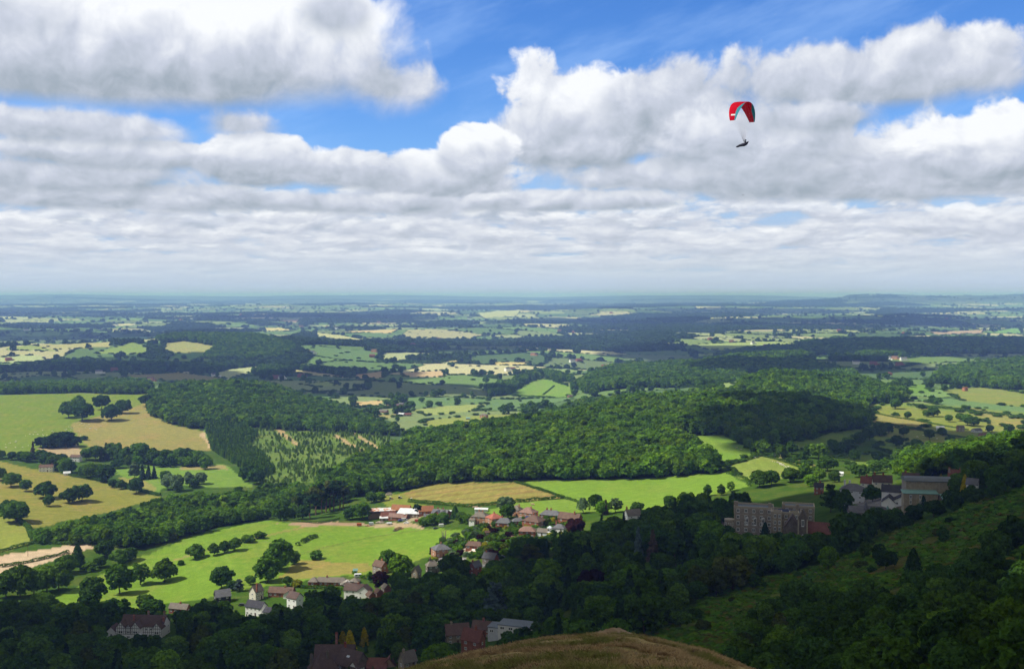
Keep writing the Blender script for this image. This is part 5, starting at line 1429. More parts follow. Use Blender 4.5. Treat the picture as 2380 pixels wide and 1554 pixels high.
# ------------------------------------------------------------------ the white and buff houses on the right
house(1982, 1168, 54, 'three storey pale grey house with hipped slate roof and iron balconies', -26, .7, 3, 'hip', GREYW, GREY, rh=3.0, win=3, chim=((-.7, .2, 1.0), (-.3, .3, 1.0)), sh=2.7, side=(2, 3), vis=(1951, 1126, 2010, 1170))
house(2014, 1140, 24, 'red tiled gabled house behind the pale grey house', -30, .9, 2, 'gable', CREAM, RUST, rh=3.4, win=2, chim=((0, 0, 1.0),))
house(2050, 1138, 42, 'long house with dark red brown roof and red chimneys behind the white gables', -14, .5, 2, 'gable', CREAM, PLUM, rh=3.6, win=3, chim=((-.8, 0, 1.2), (.1, 0, 1.0)))
o, s = site('white_house', 2078, 1181, -24, 'white rendered house of two stacked gables with dark slate roofs', 'house', y1=650)
block(o, 10, 9, 7.8, 'gable', 2.6, WHITE, DARKS, x=-1.0, y=5.5, rot=math.pi/2 * 0 + .02, win=(0, 0), side=(0, 0))
block(o, 10.5, 6.0, 4.2, 'gable', 2.6, WHITE, DARKS, x=-2.2, y=-2.2, rot=math.pi/2, win=(1, 1), side=(0, 0))
block(o, 8, 7.5, 5.2, 'gable', 2.2, WHITE, DARKS, x=3.6, y=-3.2, rot=math.pi/2, win=(1, 2), side=(2, 2))
BLD.append((o.location.x, o.location.y, 11, (2052, 1122, 2106, 1180)))
o, s = site('sports_hall', 2160, 1170, -8, 'tall windowless buff brick hall with curved grey roof and green lower roofs', 'hall', y1=620)
b = MB(); b.box(-10, 10, 1.5, 10, -5, 10.2); part(o, 'wall', b, BUFF)
b = MB(); pts = [(-.3 + 1.3, 10.2), (3.0, 11.3), (5.75, 11.8), (8.5, 11.3), (10.5, 10.2), (10.5, 9.9), (1.0, 9.9)]; b.prism(pts, 'x', -10.4, 10.4); part(o, 'roof', b, GREYM)
b = MB(); b.box(-12, 3, -3, 1.4, -5, 5.0); part(o, 'front_wall', b, BUFF)
b = MB(); b.prism([(-3.4, 5.0), (1.45, 5.9), (1.45, 6.15), (-3.4, 5.25)], 'x', -12.5, 3.2); part(o, 'lower_roof', b, GREENM)
for k in range(2):
    for zz in (.2, 2.6): window(o, Tm(-9 + k * 4.2, -3.05, zz), 1.0, 1.9)
block(o, 9, 7, 3.4, 'gable', 1.8, DKSTONE, GREENM, x=8, y=-3.5, rot=.15, win=(2, 1), side=(1, 1), ww=1.6)
block(o, 3.4, 3.4, 3.0, 'flat', .2, BUFF, GREENM, x=10.5, y=-6.8, rot=.15, win=(1, 1), side=(0, 0), ww=1.8)
BLD.append((o.location.x, o.location.y, 13, (2102, 1120, 2202, 1172)))
o, s = site('slate_hall', 2032, 1203, -6, 'low slate roofed hall with small pointed spire and glazed ridge', 'hall', y1=600)
block(o, 19, 7, 2.6, 'gable', 2.6, DKSTONE, GREY, x=-2, y=2, win=(5, 1), side=(1, 1))
block(o, 8, 6, 2.6, 'gable', 2.2, DKSTONE, GREY, x=10, y=-1.5, rot=math.pi/2 - .3, win=(2, 1), side=(1, 1))
block(o, 9, 6, 2.6, 'hip', 2.2, DKSTONE, PLUM, x=16, y=-3.5, rot=.3, win=(2, 1), side=(1, 1))
b = MB(); b.tube([(-4, 0, 2), (-4, 0, 4.4)], 1.0, 4); b.tube([(-4, 0, 4.4), (-4, 0, 8.2)], [1.15, .05], 4); part(o, 'spire', b, GREY)
b = MB(); b.tube([(6.5, 1, 3), (6.5, 1, 4.6)], .75, 6); b.tube([(6.5, 1, 4.6), (6.5, 1, 5.9)], [.85, .05], 6); part(o, 'cupola', b, GREENM)
BLD.append((o.location.x, o.location.y, 15, (1986, 1170, 2112, 1198)))
house(2224, 1124, 36, 'steep dark red roofed house with tall chimneys between golden conifers', -28, .8, 1, 'gable', BRICK, RUST, rh=4.4, win=2, chim=((-.9, -.3, .8), (.4, 0, .8)), vis=(2205, 1095, 2243, 1112))
house(2116, 1134, 36, 'dark roofed house with two gables behind the tall hall', -20, .7, 2, 'gable', BRICK, PLUM, rh=3.4, win=2, chim=((-.6, 0, .8),))
house(2260, 1152, 24, 'white building with grey roof cut off by dark branches on the right slope', -34, .8, 2, 'gable', WHITE, GREY, rh=2.2, win=2, chim=(), sh=2.6, vis=(2244, 1115, 2272, 1140))
house(1903, 1148, 20, 'small house with purple slate roof and red chimney behind the mansion', -10, .7, 2, 'gable', BRICK, DARKS, rh=2.6, win=2, chim=((.3, 0, 1.0),), y1=700)
o, s = site('modern_house', 1203, 1478, -18, 'flat roofed white modern house hidden in shaded trees', 'house')
block(o, 15, 8, 5.6, 'flat', .3, WHITE, GREYM, win=(4, 2), side=(1, 2), ww=2.0)
block(o, 7, 7, 3.2, 'flat', .3, GREYW, GREYM, x=-9.5, y=2, win=(2, 1), side=(1, 1), ww=1.8)
block(o, 6, 5, 4.6, 'gable', 1.8, WHITE, BROWN, x=8.5, y=-4, rot=math.pi/2, win=(1, 2), side=(0, 0))
BLD.append((o.location.x, o.location.y, 13, (1157, 1440, 1252, 1470)))

# ------------------------------------------------------------------ the farm
o, s = site('open_barn', 888, 1200, 12, 'long open sided barn with rusty and white sheet roof', 'barn')
L = 64 * s
b = MB(); b.prism([(-3.6, 5.2), (3.6, 6.4), (3.6, 6.6), (-3.6, 5.4)], 'x', -L/2, L/2)
RUSTM, t = newmat('rusty_sheet')
co_ = t.node('ShaderNodeTexCoord').outputs['Object']
f = t.noise(co_, .22, 3, .6)
t.l.new(t.node('ShaderNodeBsdfDiffuse', {'Color': t.ramp(f, [(.44, (.60, .60, .60)), (.49, (.50, .22, .11)), (.56, (.44, .17, .08)), (.6, (.62, .60, .58))])}).outputs[0], t.out.inputs[0])
part(o, 'roof', b, RUSTM)
b = MB(); b.box(-L/2, L*.12, -3.2, -3.0, -2, 3.6); b.box(-L/2, -L/2 + .2, -3.2, 3.2, -2, 5.0); b.box(-L/2, L/2, 3.0, 3.2, -2, 6.0); part(o, 'wall', b, BOARDS)
for k in range(8):
    b = MB(); xx = -L/2 + .3 + (L - .6) * k / 7; b.box(xx - .12, xx + .12, -3.45, -3.21, -2, 5.2); part(o, 'post', b, BOARDS)
BLD.append((o.location.x, o.location.y, 10, (857, 1170, 922, 1200)))
house(933, 1193, 44, 'farm barn with mottled orange tile roof in front of the track', -14, .42, 1, 'gable', BRICK, ORANGET, rh=3.6, win=0, side=(0, 0), chim=(), sh=3.6, name='barn', cat='barn', vis=(905, 1172, 960, 1195))
house(902, 1204, 34, 'low barn with red tile roof below the open barn', 22, .5, 1, 'gable', BRICK, RUST, rh=3.0, win=1, side=(0, 0), chim=(), sh=2.4, name='barn', cat='barn')
house(926, 1207, 44, 'low farm range with brown tile roof along the yard', -16, .36, 1, 'gable', BRICK, PINKT, rh=2.4, win=3, side=(0, 0), chim=(), sh=2.4, name='barn', cat='barn', vis=(895, 1185, 950, 1208))
house(952, 1200, 52, 'wide farm shed with shining white sheet roof', -10, .55, 1, 'shed', BOARDS, METAL, rh=2.2, win=0, side=(0, 0), chim=(), sh=3.4, name='barn', cat='barn', vis=(920, 1182, 982, 1202))
house(990, 1194, 34, 'orange tiled barn joined to the brick farmhouse', 12, .55, 1, 'gable', BRICK, ORANGET, rh=3.6, win=0, side=(0, 0), chim=(), sh=3.0, name='barn', cat='barn')
house(997, 1205, 24, 'low shed with grey roof beside the farm pine', 10, .6, 1, 'gable', DKSTONE, GREY, rh=1.6, win=1, side=(0, 0), chim=(), sh=2.2, name='shed', cat='shed', door=False)
house(893, 1209, 20, 'small lean-to shelter with white roof in the farm yard', 6, .6, 1, 'shed', BOARDS, METAL, rh=.7, win=0, side=(0, 0), chim=(), sh=2.2, name='shed', cat='shed', door=False)
house(1025, 1206, 38, 'red brick farmhouse with grey slate gables and pale rear roof', -20, .7, 2, 'gable', BRICK, GREY, rh=2.6, win=3, chim=((-.5, .3, 1.0), (.2, .3, 1.0)), wings=(dict(L=6, D=4.5, h=5.4, roof='gable', rh=2.2, wm=BRICK, rm=GREY, x=3.8, y=-3.4, rot=math.pi/2, win=(0, 0), side=(1, 2)), dict(L=6, D=4.5, h=5.4, roof='gable', rh=2.2, wm=BRICK, rm=GREY, x=-1.0, y=-3.0, rot=math.pi/2, win=(0, 0), side=(1, 2)), dict(L=12, D=5, h=5.6, roof='flat', rh=.3, wm=BRICK, rm=METAL, x=0, y=5.8, win=(0, 0), side=(0, 0))), vis=(1002, 1178, 1048, 1206))
o, s = site('grain_silo', 941, 1206, 0, 'short rust orange silo tower in the farm yard', 'silo')
b = MB(); b.tube([(0, 0, -1), (0, 0, 4.2)], 1.1, 12); part(o, 'drum', b, plain_mat('rust_orange_steel', (.36, .13, .06), .7, .25, 1.2))
b = MB(); b.tube([(0, 0, 4.2), (0, 0, 5.2)], [1.15, .12], 12); part(o, 'cap', b, METAL)
b = MB(); b.tube([(-1.5, -.4, -1), (-1.5, -.4, 5.0)], .08, 5); b.tube([(1.5, -.4, -1), (1.5, -.4, 5.0)], .08, 5); part(o, 'ladder', b, METAL)
house(1119, 1190, 30, 'grey sheet roofed shed behind the faded brick house', -6, .4, 1, 'gable', GREYW, METAL, rh=.9, win=1, side=(0, 0), chim=(), sh=2.6, name='shed', cat='shed', door=False)

# ------------------------------------------------------------------ single buildings further out
FAR_H = [(892, 958, 19, 'brick cottage with pale roof beside a hedge on the plain', 'gable', BRICK, GREYT), (913, 945, 26, 'old farmhouse with long brown roof and white chimney among orchard trees', 'gable', PINKB, BROWN), (933, 941, 12, 'dark roofed barn beside the old farmhouse on the plain', 'gable', BOARDS, GREY),
         (948, 966, 15, 'small barn with bright red roof by the green field', 'gable', BOARDS, RUST), (932, 966, 13, 'white sheds standing left of the red roofed barn', 'shed', WHITE, METAL), (1125, 971, 17, 'brick bungalow with pale hipped roof near a curved hedge', 'hip', PINKB, GREYT), (1088, 974, 9, 'tiny shed with teal roof in a green plot', 'gable', BOARDS, GREENM),
         (1376, 892, 22, 'long barn with silver grey roof in the distant wood', 'gable', GREYW, METAL), (1325, 922, 11, 'small pale roofed barn under the green hill field', 'gable', BRICK, GREYT), (2243, 908, 12, 'oast house with pair of white cones beyond the wood', 'gable', ORANGEB, RUST), (2065, 872, 15, 'red brick house standing in the wooded gap', 'hip', ORANGEB, RUST),
         (2287, 1016, 22, 'orange brick house with red roof beside the sloping fields', 'gable', ORANGEB, RUST), (2185, 999, 17, 'pale grey barn with white roof on the hedge line', 'gable', GREYW, METAL), (2232, 1002, 15, 'faded pink house among hedge trees', 'gable', PINKB, GREYT), (2270, 1004, 22, 'long low grey shed beside the orange brick house', 'gable', GREYW, GREY), (1956, 1105, 8, 'tiny white hut under a spreading oak', 'gable', WHITE, METAL), (2375, 1005, 10, 'small orange cottage at the end of the sloping fields', 'gable', ORANGEB, RUST),
         (1760, 1212, 9, 'small white pool hut beside the mansion terrace', 'flat', WHITE, METAL)]
for u, v, w, lb, rf, wm_, rm_ in FAR_H:
    house(u, v, w, lb, float(rng.uniform(-30, 30)), .6, 2 if w > 11 and w < 18 and rf != 'shed' and 'barn' not in lb else 1, rf, wm_, rm_, rh=min(2.2, w * .14), sh=2.5 if w > 11 else 1.9, win=2, side=(1, 1), chim=(), name='barn' if 'barn' in lb else ('shed' if 'shed' in lb or 'hut' in lb else 'house'), cat='barn' if 'barn' in lb else ('shed' if 'shed' in lb or 'hut' in lb else 'house'), y1=4500, door=False)
# farms and hamlets scattered over the plain: too small to show their parts
FARS = [(500, 875, 0), (588, 893, 1), (640, 880, 1), (655, 881, 0), (700, 876, 1), (20, 838, 1), (230, 868, 0), (265, 862, 1), (350, 885, 2), (270, 757, 0), (180, 768, 1), (60, 768, 0), (700, 760, 2), (760, 762, 1), (780, 765, 0), (1005, 792, 0), (1020, 790, 1), (1035, 793, 0), (1060, 795, 2),
        (960, 803, 1), (985, 808, 1), (865, 830, 1), (870, 818, 2), (715, 820, 1), (725, 822, 0), (748, 862, 1), (1180, 862, 0), (1190, 861, 1), (1240, 826, 2), (1330, 842, 0), (1345, 840, 1), (1405, 856, 1), (1420, 852, 0), (1300, 770, 2), (1330, 773, 1), (1440, 778, 0), (1420, 728, 1),
        (1390, 752, 1), (1590, 762, 0), (1610, 763, 1), (1650, 790, 1), (1700, 795, 2), (1750, 800, 0), (1780, 806, 1), (1800, 785, 0), (1950, 770, 1), (1985, 758, 2), (2040, 748, 0), (2060, 745, 1), (2100, 776, 1), (1795, 868, 0), (2062, 836, 0), (2080, 835, 2), (2100, 838, 0), (2030, 848, 1), (2090, 850, 1),
        (1990, 846, 0), (1840, 815, 1), (420, 745, 1), (445, 742, 0), (560, 733, 1), (330, 722, 0), (900, 742, 1), (880, 750, 2), (1090, 742, 0), (2200, 742, 1), (2290, 760, 0)]
FM = []
for wm_, rm_ in ((WHITE, GREY), (BRICK, RUST), (PINKB, BROWN)):
    b = MB(); b.prism([(-4, -2), (4, -2), (4, 5), (0, 8), (-4, 5)], 'x', -7, 7); b.box(7, 12, -3, 3, -2, 3.4); me_ = bpy.data.meshes.new('far_house'); me_.from_pydata(b.v, [], b.f)
    me_.materials.append(wm_); me_.materials.append(rm_)
    for p_ in me_.polygons:
        if p_.normal.z > .3: p_.material_index = 1
    FM.append(me_)
lbs = ['small white house with grey roof far off on the plain', 'small red brick house with red roof far off on the plain', 'small pale brick house with brown roof far off on the plain']
for u, v, k in FARS:
    x, y, z = ground(u, v, 1800, 16000)
    o = link('farmhouse', FM[k], None, None, (x, y, z)); o.rotation_euler = (0, 0, float(rng.uniform(-.8, .8))); s = 1 + y / 14000; o.scale = (s, s, s)
    tag(o, lbs[k], 'house', ['white houses of the plain', 'red houses of the plain', 'pale brick houses of the plain'][k])
print('buildings', len(bpy.data.objects), round(time.time() - T0, 1))
# ------------------------------------------------------------------ trees standing on their own: base in the photograph, height there, kind, leaves, what singles it out
LIST = [
    # the sheep pasture
    (160, 970, 40, 'oak', M_LEAF, 'dark oak at the near corner of the clump in the sheep pasture', 1.0), (192, 977, 46, 'oak', M_DARK, 'largest dark oak of the clump in the sheep pasture', 1.05), (182, 948, 30, 'oak', M_LEAF, 'oak peeping out behind the clump in the sheep pasture', 1.0),
    (236, 951, 36, 'oak', M_DARK, 'round dark oak on the pasture slope above the leaning pair', 1.0), (258, 977, 38, 'oak', M_DARK, 'lower dark oak of the leaning pair in the pasture', 1.1), (286, 960, 34, 'oak', M_DARK, 'upper dark oak of the leaning pair in the pasture', 1.1), (339, 944, 30, 'oak', M_DARK, 'small dark oak at the corner of the hilltop wood', 1.0),
    (195, 1022, 11, 'bush', M_LEAF, 'lone small bush on the dry pasture', 1.2), (77, 1067, 40, 'spruce', M_BROWN, 'tall brownish spruce beside the white cottage trees', 1.0),
    # the low meadow
    (25, 1131, 34, 'oak', M_LEAF, 'broad oak highest in the olive meadow', 1.15), (60, 1141, 25, 'broad', M_LEAF, 'small round tree in the olive meadow', 1.1), (106, 1157, 39, 'oak', M_LEAF, 'big oak with a lower companion in the olive meadow', 1.2), (114, 1176, 26, 'broad', M_LEAF, 'lower tree leaning out of the big oak in the meadow', 1.0),
    (163, 1168, 35, 'oak', M_DARK, 'dark oak, shorter of the touching pair in the meadow', 1.2), (190, 1164, 41, 'oak', M_DARK, 'dark oak, taller of the touching pair in the meadow', 1.1), (316, 1146, 39, 'oak', M_DARK, 'solitary dark oak at the corner of meadow and lawn', .95), (37, 1213, 50, 'oak', M_LEAF, 'massive oak at the hedge end below the olive meadow', 1.25), (22, 1198, 38, 'oak', M_DARK, 'oak pressed behind the massive hedge oak', 1.1), (-3, 1116, 32, 'oak', M_LEAF, 'oak cut by the edge of the view above the meadow', 1.0),
    (312, 1112, 38, 'tall', M_WILLOW, 'pale grey green poplar at the corner of the conifer clump', 1.15), (331, 1114, 36, 'conifer', M_CONL, 'dark conifer beside the pale poplar', 1.2), (345, 1113, 34, 'conifer', M_CONL, 'middle dark conifer of the garden clump', 1.2), (358, 1111, 30, 'conifer', M_CONL, 'shortest dark conifer of the garden clump', 1.2),
    (390, 1137, 36, 'broad', M_WILLOW, 'leftmost pale silver willow of four by the lawn', 1.0), (411, 1141, 37, 'broad', M_WILLOW, 'tallest pale silver willow by the lawn', .95), (440, 1131, 34, 'broad', M_WILLOW, 'silver willow behind the small dark tree', .95), (467, 1124, 29, 'broad', M_WILLOW, 'rightmost and smallest silver willow by the lawn', 1.1), (385, 1118, 26, 'broad', M_DARK, 'small dark tree behind the silver willows', 1.1), (452, 1134, 24, 'broad', M_DARK, 'small dark tree in front of the silver willows', 1.2),
    (580, 1117, 46, 'oak', M_DARK, 'large dark oak at the right end of the bright lawn field', 1.0), (598, 1124, 42, 'oak', M_DARK, 'dark oak just below the large one at the lawn field end', 1.0),
    # the bright meadow
    (455, 1298, 38, 'oak', M_LEAF, 'spreading tree with bare trunk at the end of the hawthorn row', 1.1), (497, 1290, 27, 'broad', M_LEAF, 'hawthorn next to the spreading tree in the meadow row', 1.2), (521, 1284, 27, 'broad', M_LEAF, 'middle hawthorn of the meadow row', 1.2), (546, 1279, 31, 'broad', M_LEAF, 'last and tallest hawthorn of the meadow row', 1.1), (578, 1259, 19, 'bush', M_LEAF, 'round bush above the hawthorn row', 1.3), (606, 1250, 17, 'bush', M_LEAF, 'upper lone round bush near the meadow ridge', 1.3), (421, 1312, 12, 'bush', M_LEAF, 'small bush by the dry patch in the meadow', 1.2), (735, 1298, 21, 'bush', M_LEAF, 'lone dark bush in the middle of the bright meadow', 1.3),
    (278, 1379, 66, 'broad', M_LEAF, 'tall full tree at the left of the meadow clump', 1.0), (327, 1358, 52, 'loose', M_LEAF, 'thin crowned tree with bare upper twigs in the meadow clump', 1.15), (382, 1352, 56, 'oak', M_LEAF, 'spreading oak at the right of the meadow clump', 1.0), (215, 1402, 60, 'broad', M_LEAF, 'tall tree casting shade near the meadow foot', .95), (205, 1424, 42, 'broad', M_DARK, 'dark tree below the tall tree at the meadow foot', 1.1), (262, 1434, 42, 'broad', M_DARK, 'left dark tree of two by the meadow corner', 1.0), (288, 1436, 46, 'tall', M_LEAF, 'taller right tree of two by the meadow corner', 1.1), (355, 1436, 50, 'oak', M_DARK, 'broad dark tree beside the pale roofed bungalow', 1.1), (340, 1425, 46, 'broad', M_LEAF, 'rounded tree behind the broad dark one near the bungalow', 1.0),
    (516, 1366, 56, 'oak', M_DARK, 'big dark oak above the black boarded house', .95), (556, 1374, 31, 'cedar', M_BLUE, 'pale blue grey cedar above the village gardens', 1.15), (540, 1372, 24, 'broad', M_LEAF, 'small green tree between oak and blue cedar', 1.2), (582, 1358, 22, 'broad', M_LEAF, 'small tree behind the blue cedar', 1.2),
    (622, 1352, 62, 'broad', M_LEAF, 'left tree of the tall pair above the bungalow', 1.05), (650, 1324, 72, 'broad', M_LEAF, 'tallest tree of the pair in the meadow above the bungalow', .95), (682, 1310, 34, 'broad', M_LEAF, 'short tree at the right foot of the tall pair', 1.1), (668, 1362, 26, 'loose', M_LEAF, 'light open tree behind the long white gabled bungalow', 1.2), (690, 1362, 18, 'bush', M_YEL, 'yellow green bush beside the white gabled bungalow', 1.3),
    (930, 1338, 58, 'oak', M_LIME, 'big round bright green tree by the orange brick house', 1.05), (902, 1322, 46, 'broad', M_LEAF, 'darker tree behind the big round bright one', 1.0), (886, 1370, 44, 'broad', M_PURPLE, 'deep purple copper beech in front of the orange brick house', 1.1), (806, 1360, 15, 'bush', M_RED, 'small crimson maple at the end of the long bungalow', 1.4), (860, 1352, 26, 'tall', M_LEAF, 'slim tree between bungalow and copper beech', 1.0),
    # left hand belt
    (15, 1388, 60, 'broad', M_LEAF, 'tall tree at the lower end of the stubble hedge', .9), (48, 1386, 66, 'broad', M_LEAF, 'tallest tree of the row below the stubble field', .95), (80, 1382, 56, 'broad', M_LEAF, 'third tree along the row below the stubble field', 1.0), (108, 1374, 62, 'broad', M_LEAF, 'full tree shading the meadow end of the stubble row', 1.0), (137, 1372, 64, 'oak', M_LEAF, 'broad oak at the meadow end of the stubble row', .9), (152, 1330, 42, 'oak', M_LIME, 'bright green domed tree above the stubble row', 1.2), (181, 1314, 48, 'yew', M_DARK, 'dark pointed tree standing in front of the stubble', 1.0),
    (206, 1326, 20, 'bush', M_LEAF, 'bush at the foot of the dark pointed tree', 1.3), (232, 1318, 25, 'broad', M_LEAF, 'small hedge tree right of the dark pointed tree', 1.2), (276, 1310, 36, 'oak', M_LEAF, 'wide hedge tree above the meadow slope', 1.1), (302, 1302, 32, 'broad', M_LEAF, 'hedge tree next to the wide one above the meadow slope', 1.1), (246, 1292, 40, 'oak', M_LEAF, 'taller tree behind the meadow hedge', 1.1), (322, 1270, 46, 'oak', M_DARK, 'dark full tree where hedge meets the valley wood', 1.1), (344, 1268, 38, 'broad', M_LIME, 'yellow green tree in front of the valley wood', 1.0), (370, 1262, 25, 'broad', M_LIME, 'small bright tree on the hedge below the valley wood', 1.2), (416, 1250, 31, 'broad', M_LIME, 'bright tree at the meadow bank under the valley wood', 1.1), (398, 1256, 20, 'bush', M_OLIVE, 'brownish bush on the meadow bank', 1.3),
    (442, 1241, 38, 'broad', M_LEAF, 'first tree of the open row on the meadow ridge', 1.1), (471, 1236, 41, 'loose', M_LEAF, 'airy tree second in the row on the meadow ridge', 1.3), (502, 1223, 38, 'broad', M_LEAF, 'third tree of the row on the meadow ridge', 1.1), (531, 1219, 38, 'broad', M_LEAF, 'fourth tree of the row on the meadow ridge', 1.1), (561, 1212, 36, 'loose', M_LEAF, 'fifth thin tree of the row on the meadow ridge', 1.2), (590, 1209, 34, 'broad', M_LEAF, 'sixth tree of the row on the meadow ridge', 1.1), (616, 1207, 30, 'loose', M_LEAF, 'last airy tree of the row on the meadow ridge', 1.3),
    # round the farm
    (651, 1209, 48, 'broad', M_LEAF, 'tall rounded tree at the left foot of the pine clump', 1.0), (675, 1207, 38, 'broad', M_LIME, 'bright low tree at the left of the pine clump', 1.2), (704, 1206, 34, 'broad', M_DARK, 'dark low tree under the pine clump', 1.1), (812, 1207, 30, 'broad', M_DARK, 'smaller dark round tree left of the open barn', 1.2), (842, 1206, 44, 'oak', M_LEAF, 'large round tree standing against the open barn', 1.1), (864, 1168, 26, 'broad', M_LEAF, 'low tree behind the open barn', 1.3), (885, 1164, 24, 'broad', M_LIME, 'bright shrubby tree beyond the open barn', 1.3),
    (972, 1205, 38, 'pine', M_CONL, 'tall dark pine growing alone in the farm yard', 1.2), (985, 1222, 24, 'broad', M_LEAF, 'low tree left of the trees before the farmhouse', 1.3), (1006, 1220, 30, 'broad', M_LIME, 'bright green tree in front of the farmhouse', 1.2), (1031, 1217, 30, 'broad', M_LEAF, 'dark full tree hiding the farmhouse foot', 1.2), (1058, 1204, 30, 'yew', M_DARK, 'very dark tree right of the farmhouse', 1.2), (1072, 1214, 28, 'broad', M_LEAF, 'tree between farmhouse and the first village house', 1.2), (1088, 1216, 24, 'broad', M_LEAF, 'low tree left of the faded brick house', 1.3),
    (1180, 1205, 36, 'broad', M_LEAF, 'round tree behind the bright pinkish red roof', 1.1), (1176, 1188, 36, 'broad', M_WILLOW, 'pale willow on the hedge behind the village', 1.2), (1216, 1214, 16, 'tall', M_LEAF, 'slim tree beside the large pink brick house', 1.2),
    (1355, 1192, 40, 'weeping', M_WILLOW, 'left pale willow on the meadow edge behind the copper beech', 1.1), (1385, 1182, 34, 'broad', M_LEAF, 'green tree between two pale willows at the meadow edge', 1.1), (1400, 1196, 36, 'broad', M_LIME, 'bright tree in front of the meadow edge willows', 1.0), (1431, 1190, 36, 'loose', M_WILLOW, 'right pale willow on the meadow edge', 1.3), (1481, 1190, 25, 'broad', M_LEAF, 'round tree standing free on the near edge of the big meadow', 1.4), (1536, 1224, 56, 'oak', M_DARK, 'huge black green tree in shade beside the grey roofed house', 1.0), (1556, 1180, 32, 'broad', M_LEAF, 'tree rising behind the huge black green one', 1.2), (1593, 1182, 44, 'oak', M_LEAF, 'sunlit round tree on the lower corner of the big meadow', 1.1), (1645, 1152, 28, 'tall', M_LEAF, 'first of three light trees at the big meadow end', 1.2), (1676, 1151, 27, 'tall', M_LEAF, 'second of three light trees at the big meadow end', 1.2), (1699, 1142, 25, 'loose', M_LIME, 'third airy tree at the big meadow end', 1.2),
    (1765, 1132, 44, 'oak', M_LEAF, 'large sunlit tree above the mansion roof', 1.2), (1792, 1128, 40, 'oak', M_LEAF, 'sunlit tree right of the large one above the mansion', 1.1), (1838, 1120, 38, 'oak', M_LEAF, 'sunlit spreading tree between mansion and meadow strip', 1.2), (1996, 1109, 34, 'oak', M_LEAF, 'big spreading oak beside the tiny white hut', 1.2), (1922, 1094, 38, 'oak', M_LEAF, 'large oak in front of the shaded valley trees', 1.2), (1870, 1110, 34, 'broad', M_LEAF, 'round sunlit tree by the meadow hedge', 1.1), (1905, 1118, 30, 'broad', M_LEAF, 'bushy tree below the large valley oak', 1.2), (1940, 1120, 28, 'broad', M_LEAF, 'low sunlit tree behind the pale grey house', 1.2), (1885, 1130, 30, 'broad', M_LIME, 'bright tree behind the mansion parapet', 1.2),
    # in the shade
    (1338, 1242, 44, 'oak', M_PURPLE, 'wide copper beech at the end of the village gardens', 1.1), (1450, 1238, 52, 'conifer', M_CONL, 'dark conifer left of the grey roofed house', .9), (1408, 1196, 38, 'spruce', M_BROWN, 'brownish conifer between the willows', 1.1), (1483, 1302, 84, 'spruce', M_BLUE, 'tall narrow blue grey spruce in the dark wood', .9), (1517, 1300, 74, 'spruce', M_BROWN, 'tall half dead brown spruce beside the blue grey one', 1.2), (1232, 1312, 52, 'cedar', M_OLIVE, 'wide olive yellow cedar at the village edge', 1.7), (1152, 1434, 88, 'cedar', M_BLUE, 'great blue grey cedar above the modern house', 1.0), (1376, 1368, 52, 'oak', M_PURPLE, 'black purple beech deep in the dark wood', 1.3), (1548, 1328, 42, 'broad', M_LEAF, 'dome shaped green tree right of the brown spruce', 1.3), (1702, 1372, 90, 'oak', M_OLIVE, 'great rounded olive brown tree at the edge of the bracken', 1.15), (1622, 1392, 78, 'broad', M_OLIVE, 'tall olive tree left of the great rounded one', .95), (1664, 1384, 66, 'broad', M_OLIVE, 'olive tree squeezed beside the great rounded one', .9), (1296, 1442, 32, 'broad', M_LIME, 'small vivid green tree above the modern house trees', 1.1), (1205, 1500, 40, 'broad', M_DARK, 'dark tree covering the foot of the modern house', 1.1),
    (797, 1515, 52, 'cypress', M_GOLD, 'left golden cypress of the joined pair behind the villa', 1.5), (813, 1517, 56, 'cypress', M_GOLD, 'taller right golden cypress of the joined pair', 1.6), (847, 1500, 46, 'cypress', M_GOLD, 'single slender golden cypress right of the joined pair', 1.3), (2187, 1126, 25, 'cypress', M_GOLD, 'small golden cypress behind the tall hall', 1.4), (2242, 1154, 50, 'cypress', M_GOLD, 'tall golden cypress beside the cut off white building', 1.15), (774, 1494, 27, 'spruce', M_BLUE, 'small blue spruce behind the villa roof', 1.4),
    (1865, 1424, 88, 'oak', M_DARK, 'big dark tree standing on the bracken slope', 1.05), (2122, 1352, 76, 'yew', M_DARK, 'tall dark pointed tree on the open hillside', .9), (2182, 1360, 54, 'oak', M_DARK, 'dark tree right of the tall pointed one on the hillside', 1.1), (2215, 1366, 50, 'oak', M_DARK, 'lower dark tree of the hillside line', 1.1), (2262, 1330, 60, 'oak', M_DARK, 'rounded dark tree midway along the hillside line', 1.0), (2312, 1310, 70, 'broad', M_DARK, 'tall dark tree high on the hillside line', 1.0), (2362, 1280, 80, 'oak', M_DARK, 'dark tree at the upper end of the hillside line', 1.0), (2005, 1412, 62, 'loose', M_OLIVE, 'thin birch like tree between hillside bushes', 1.1), (1925, 1322, 52, 'broad', M_LIME, 'yellow green young tree at the bracken top', .9), (2010, 1300, 44, 'loose', M_LEAF, 'slim pale stemmed tree at the upper bracken edge', .9), (2230, 1130, 30, 'broad', M_LIME, 'bright lime tree high on the right slope', 1.3),
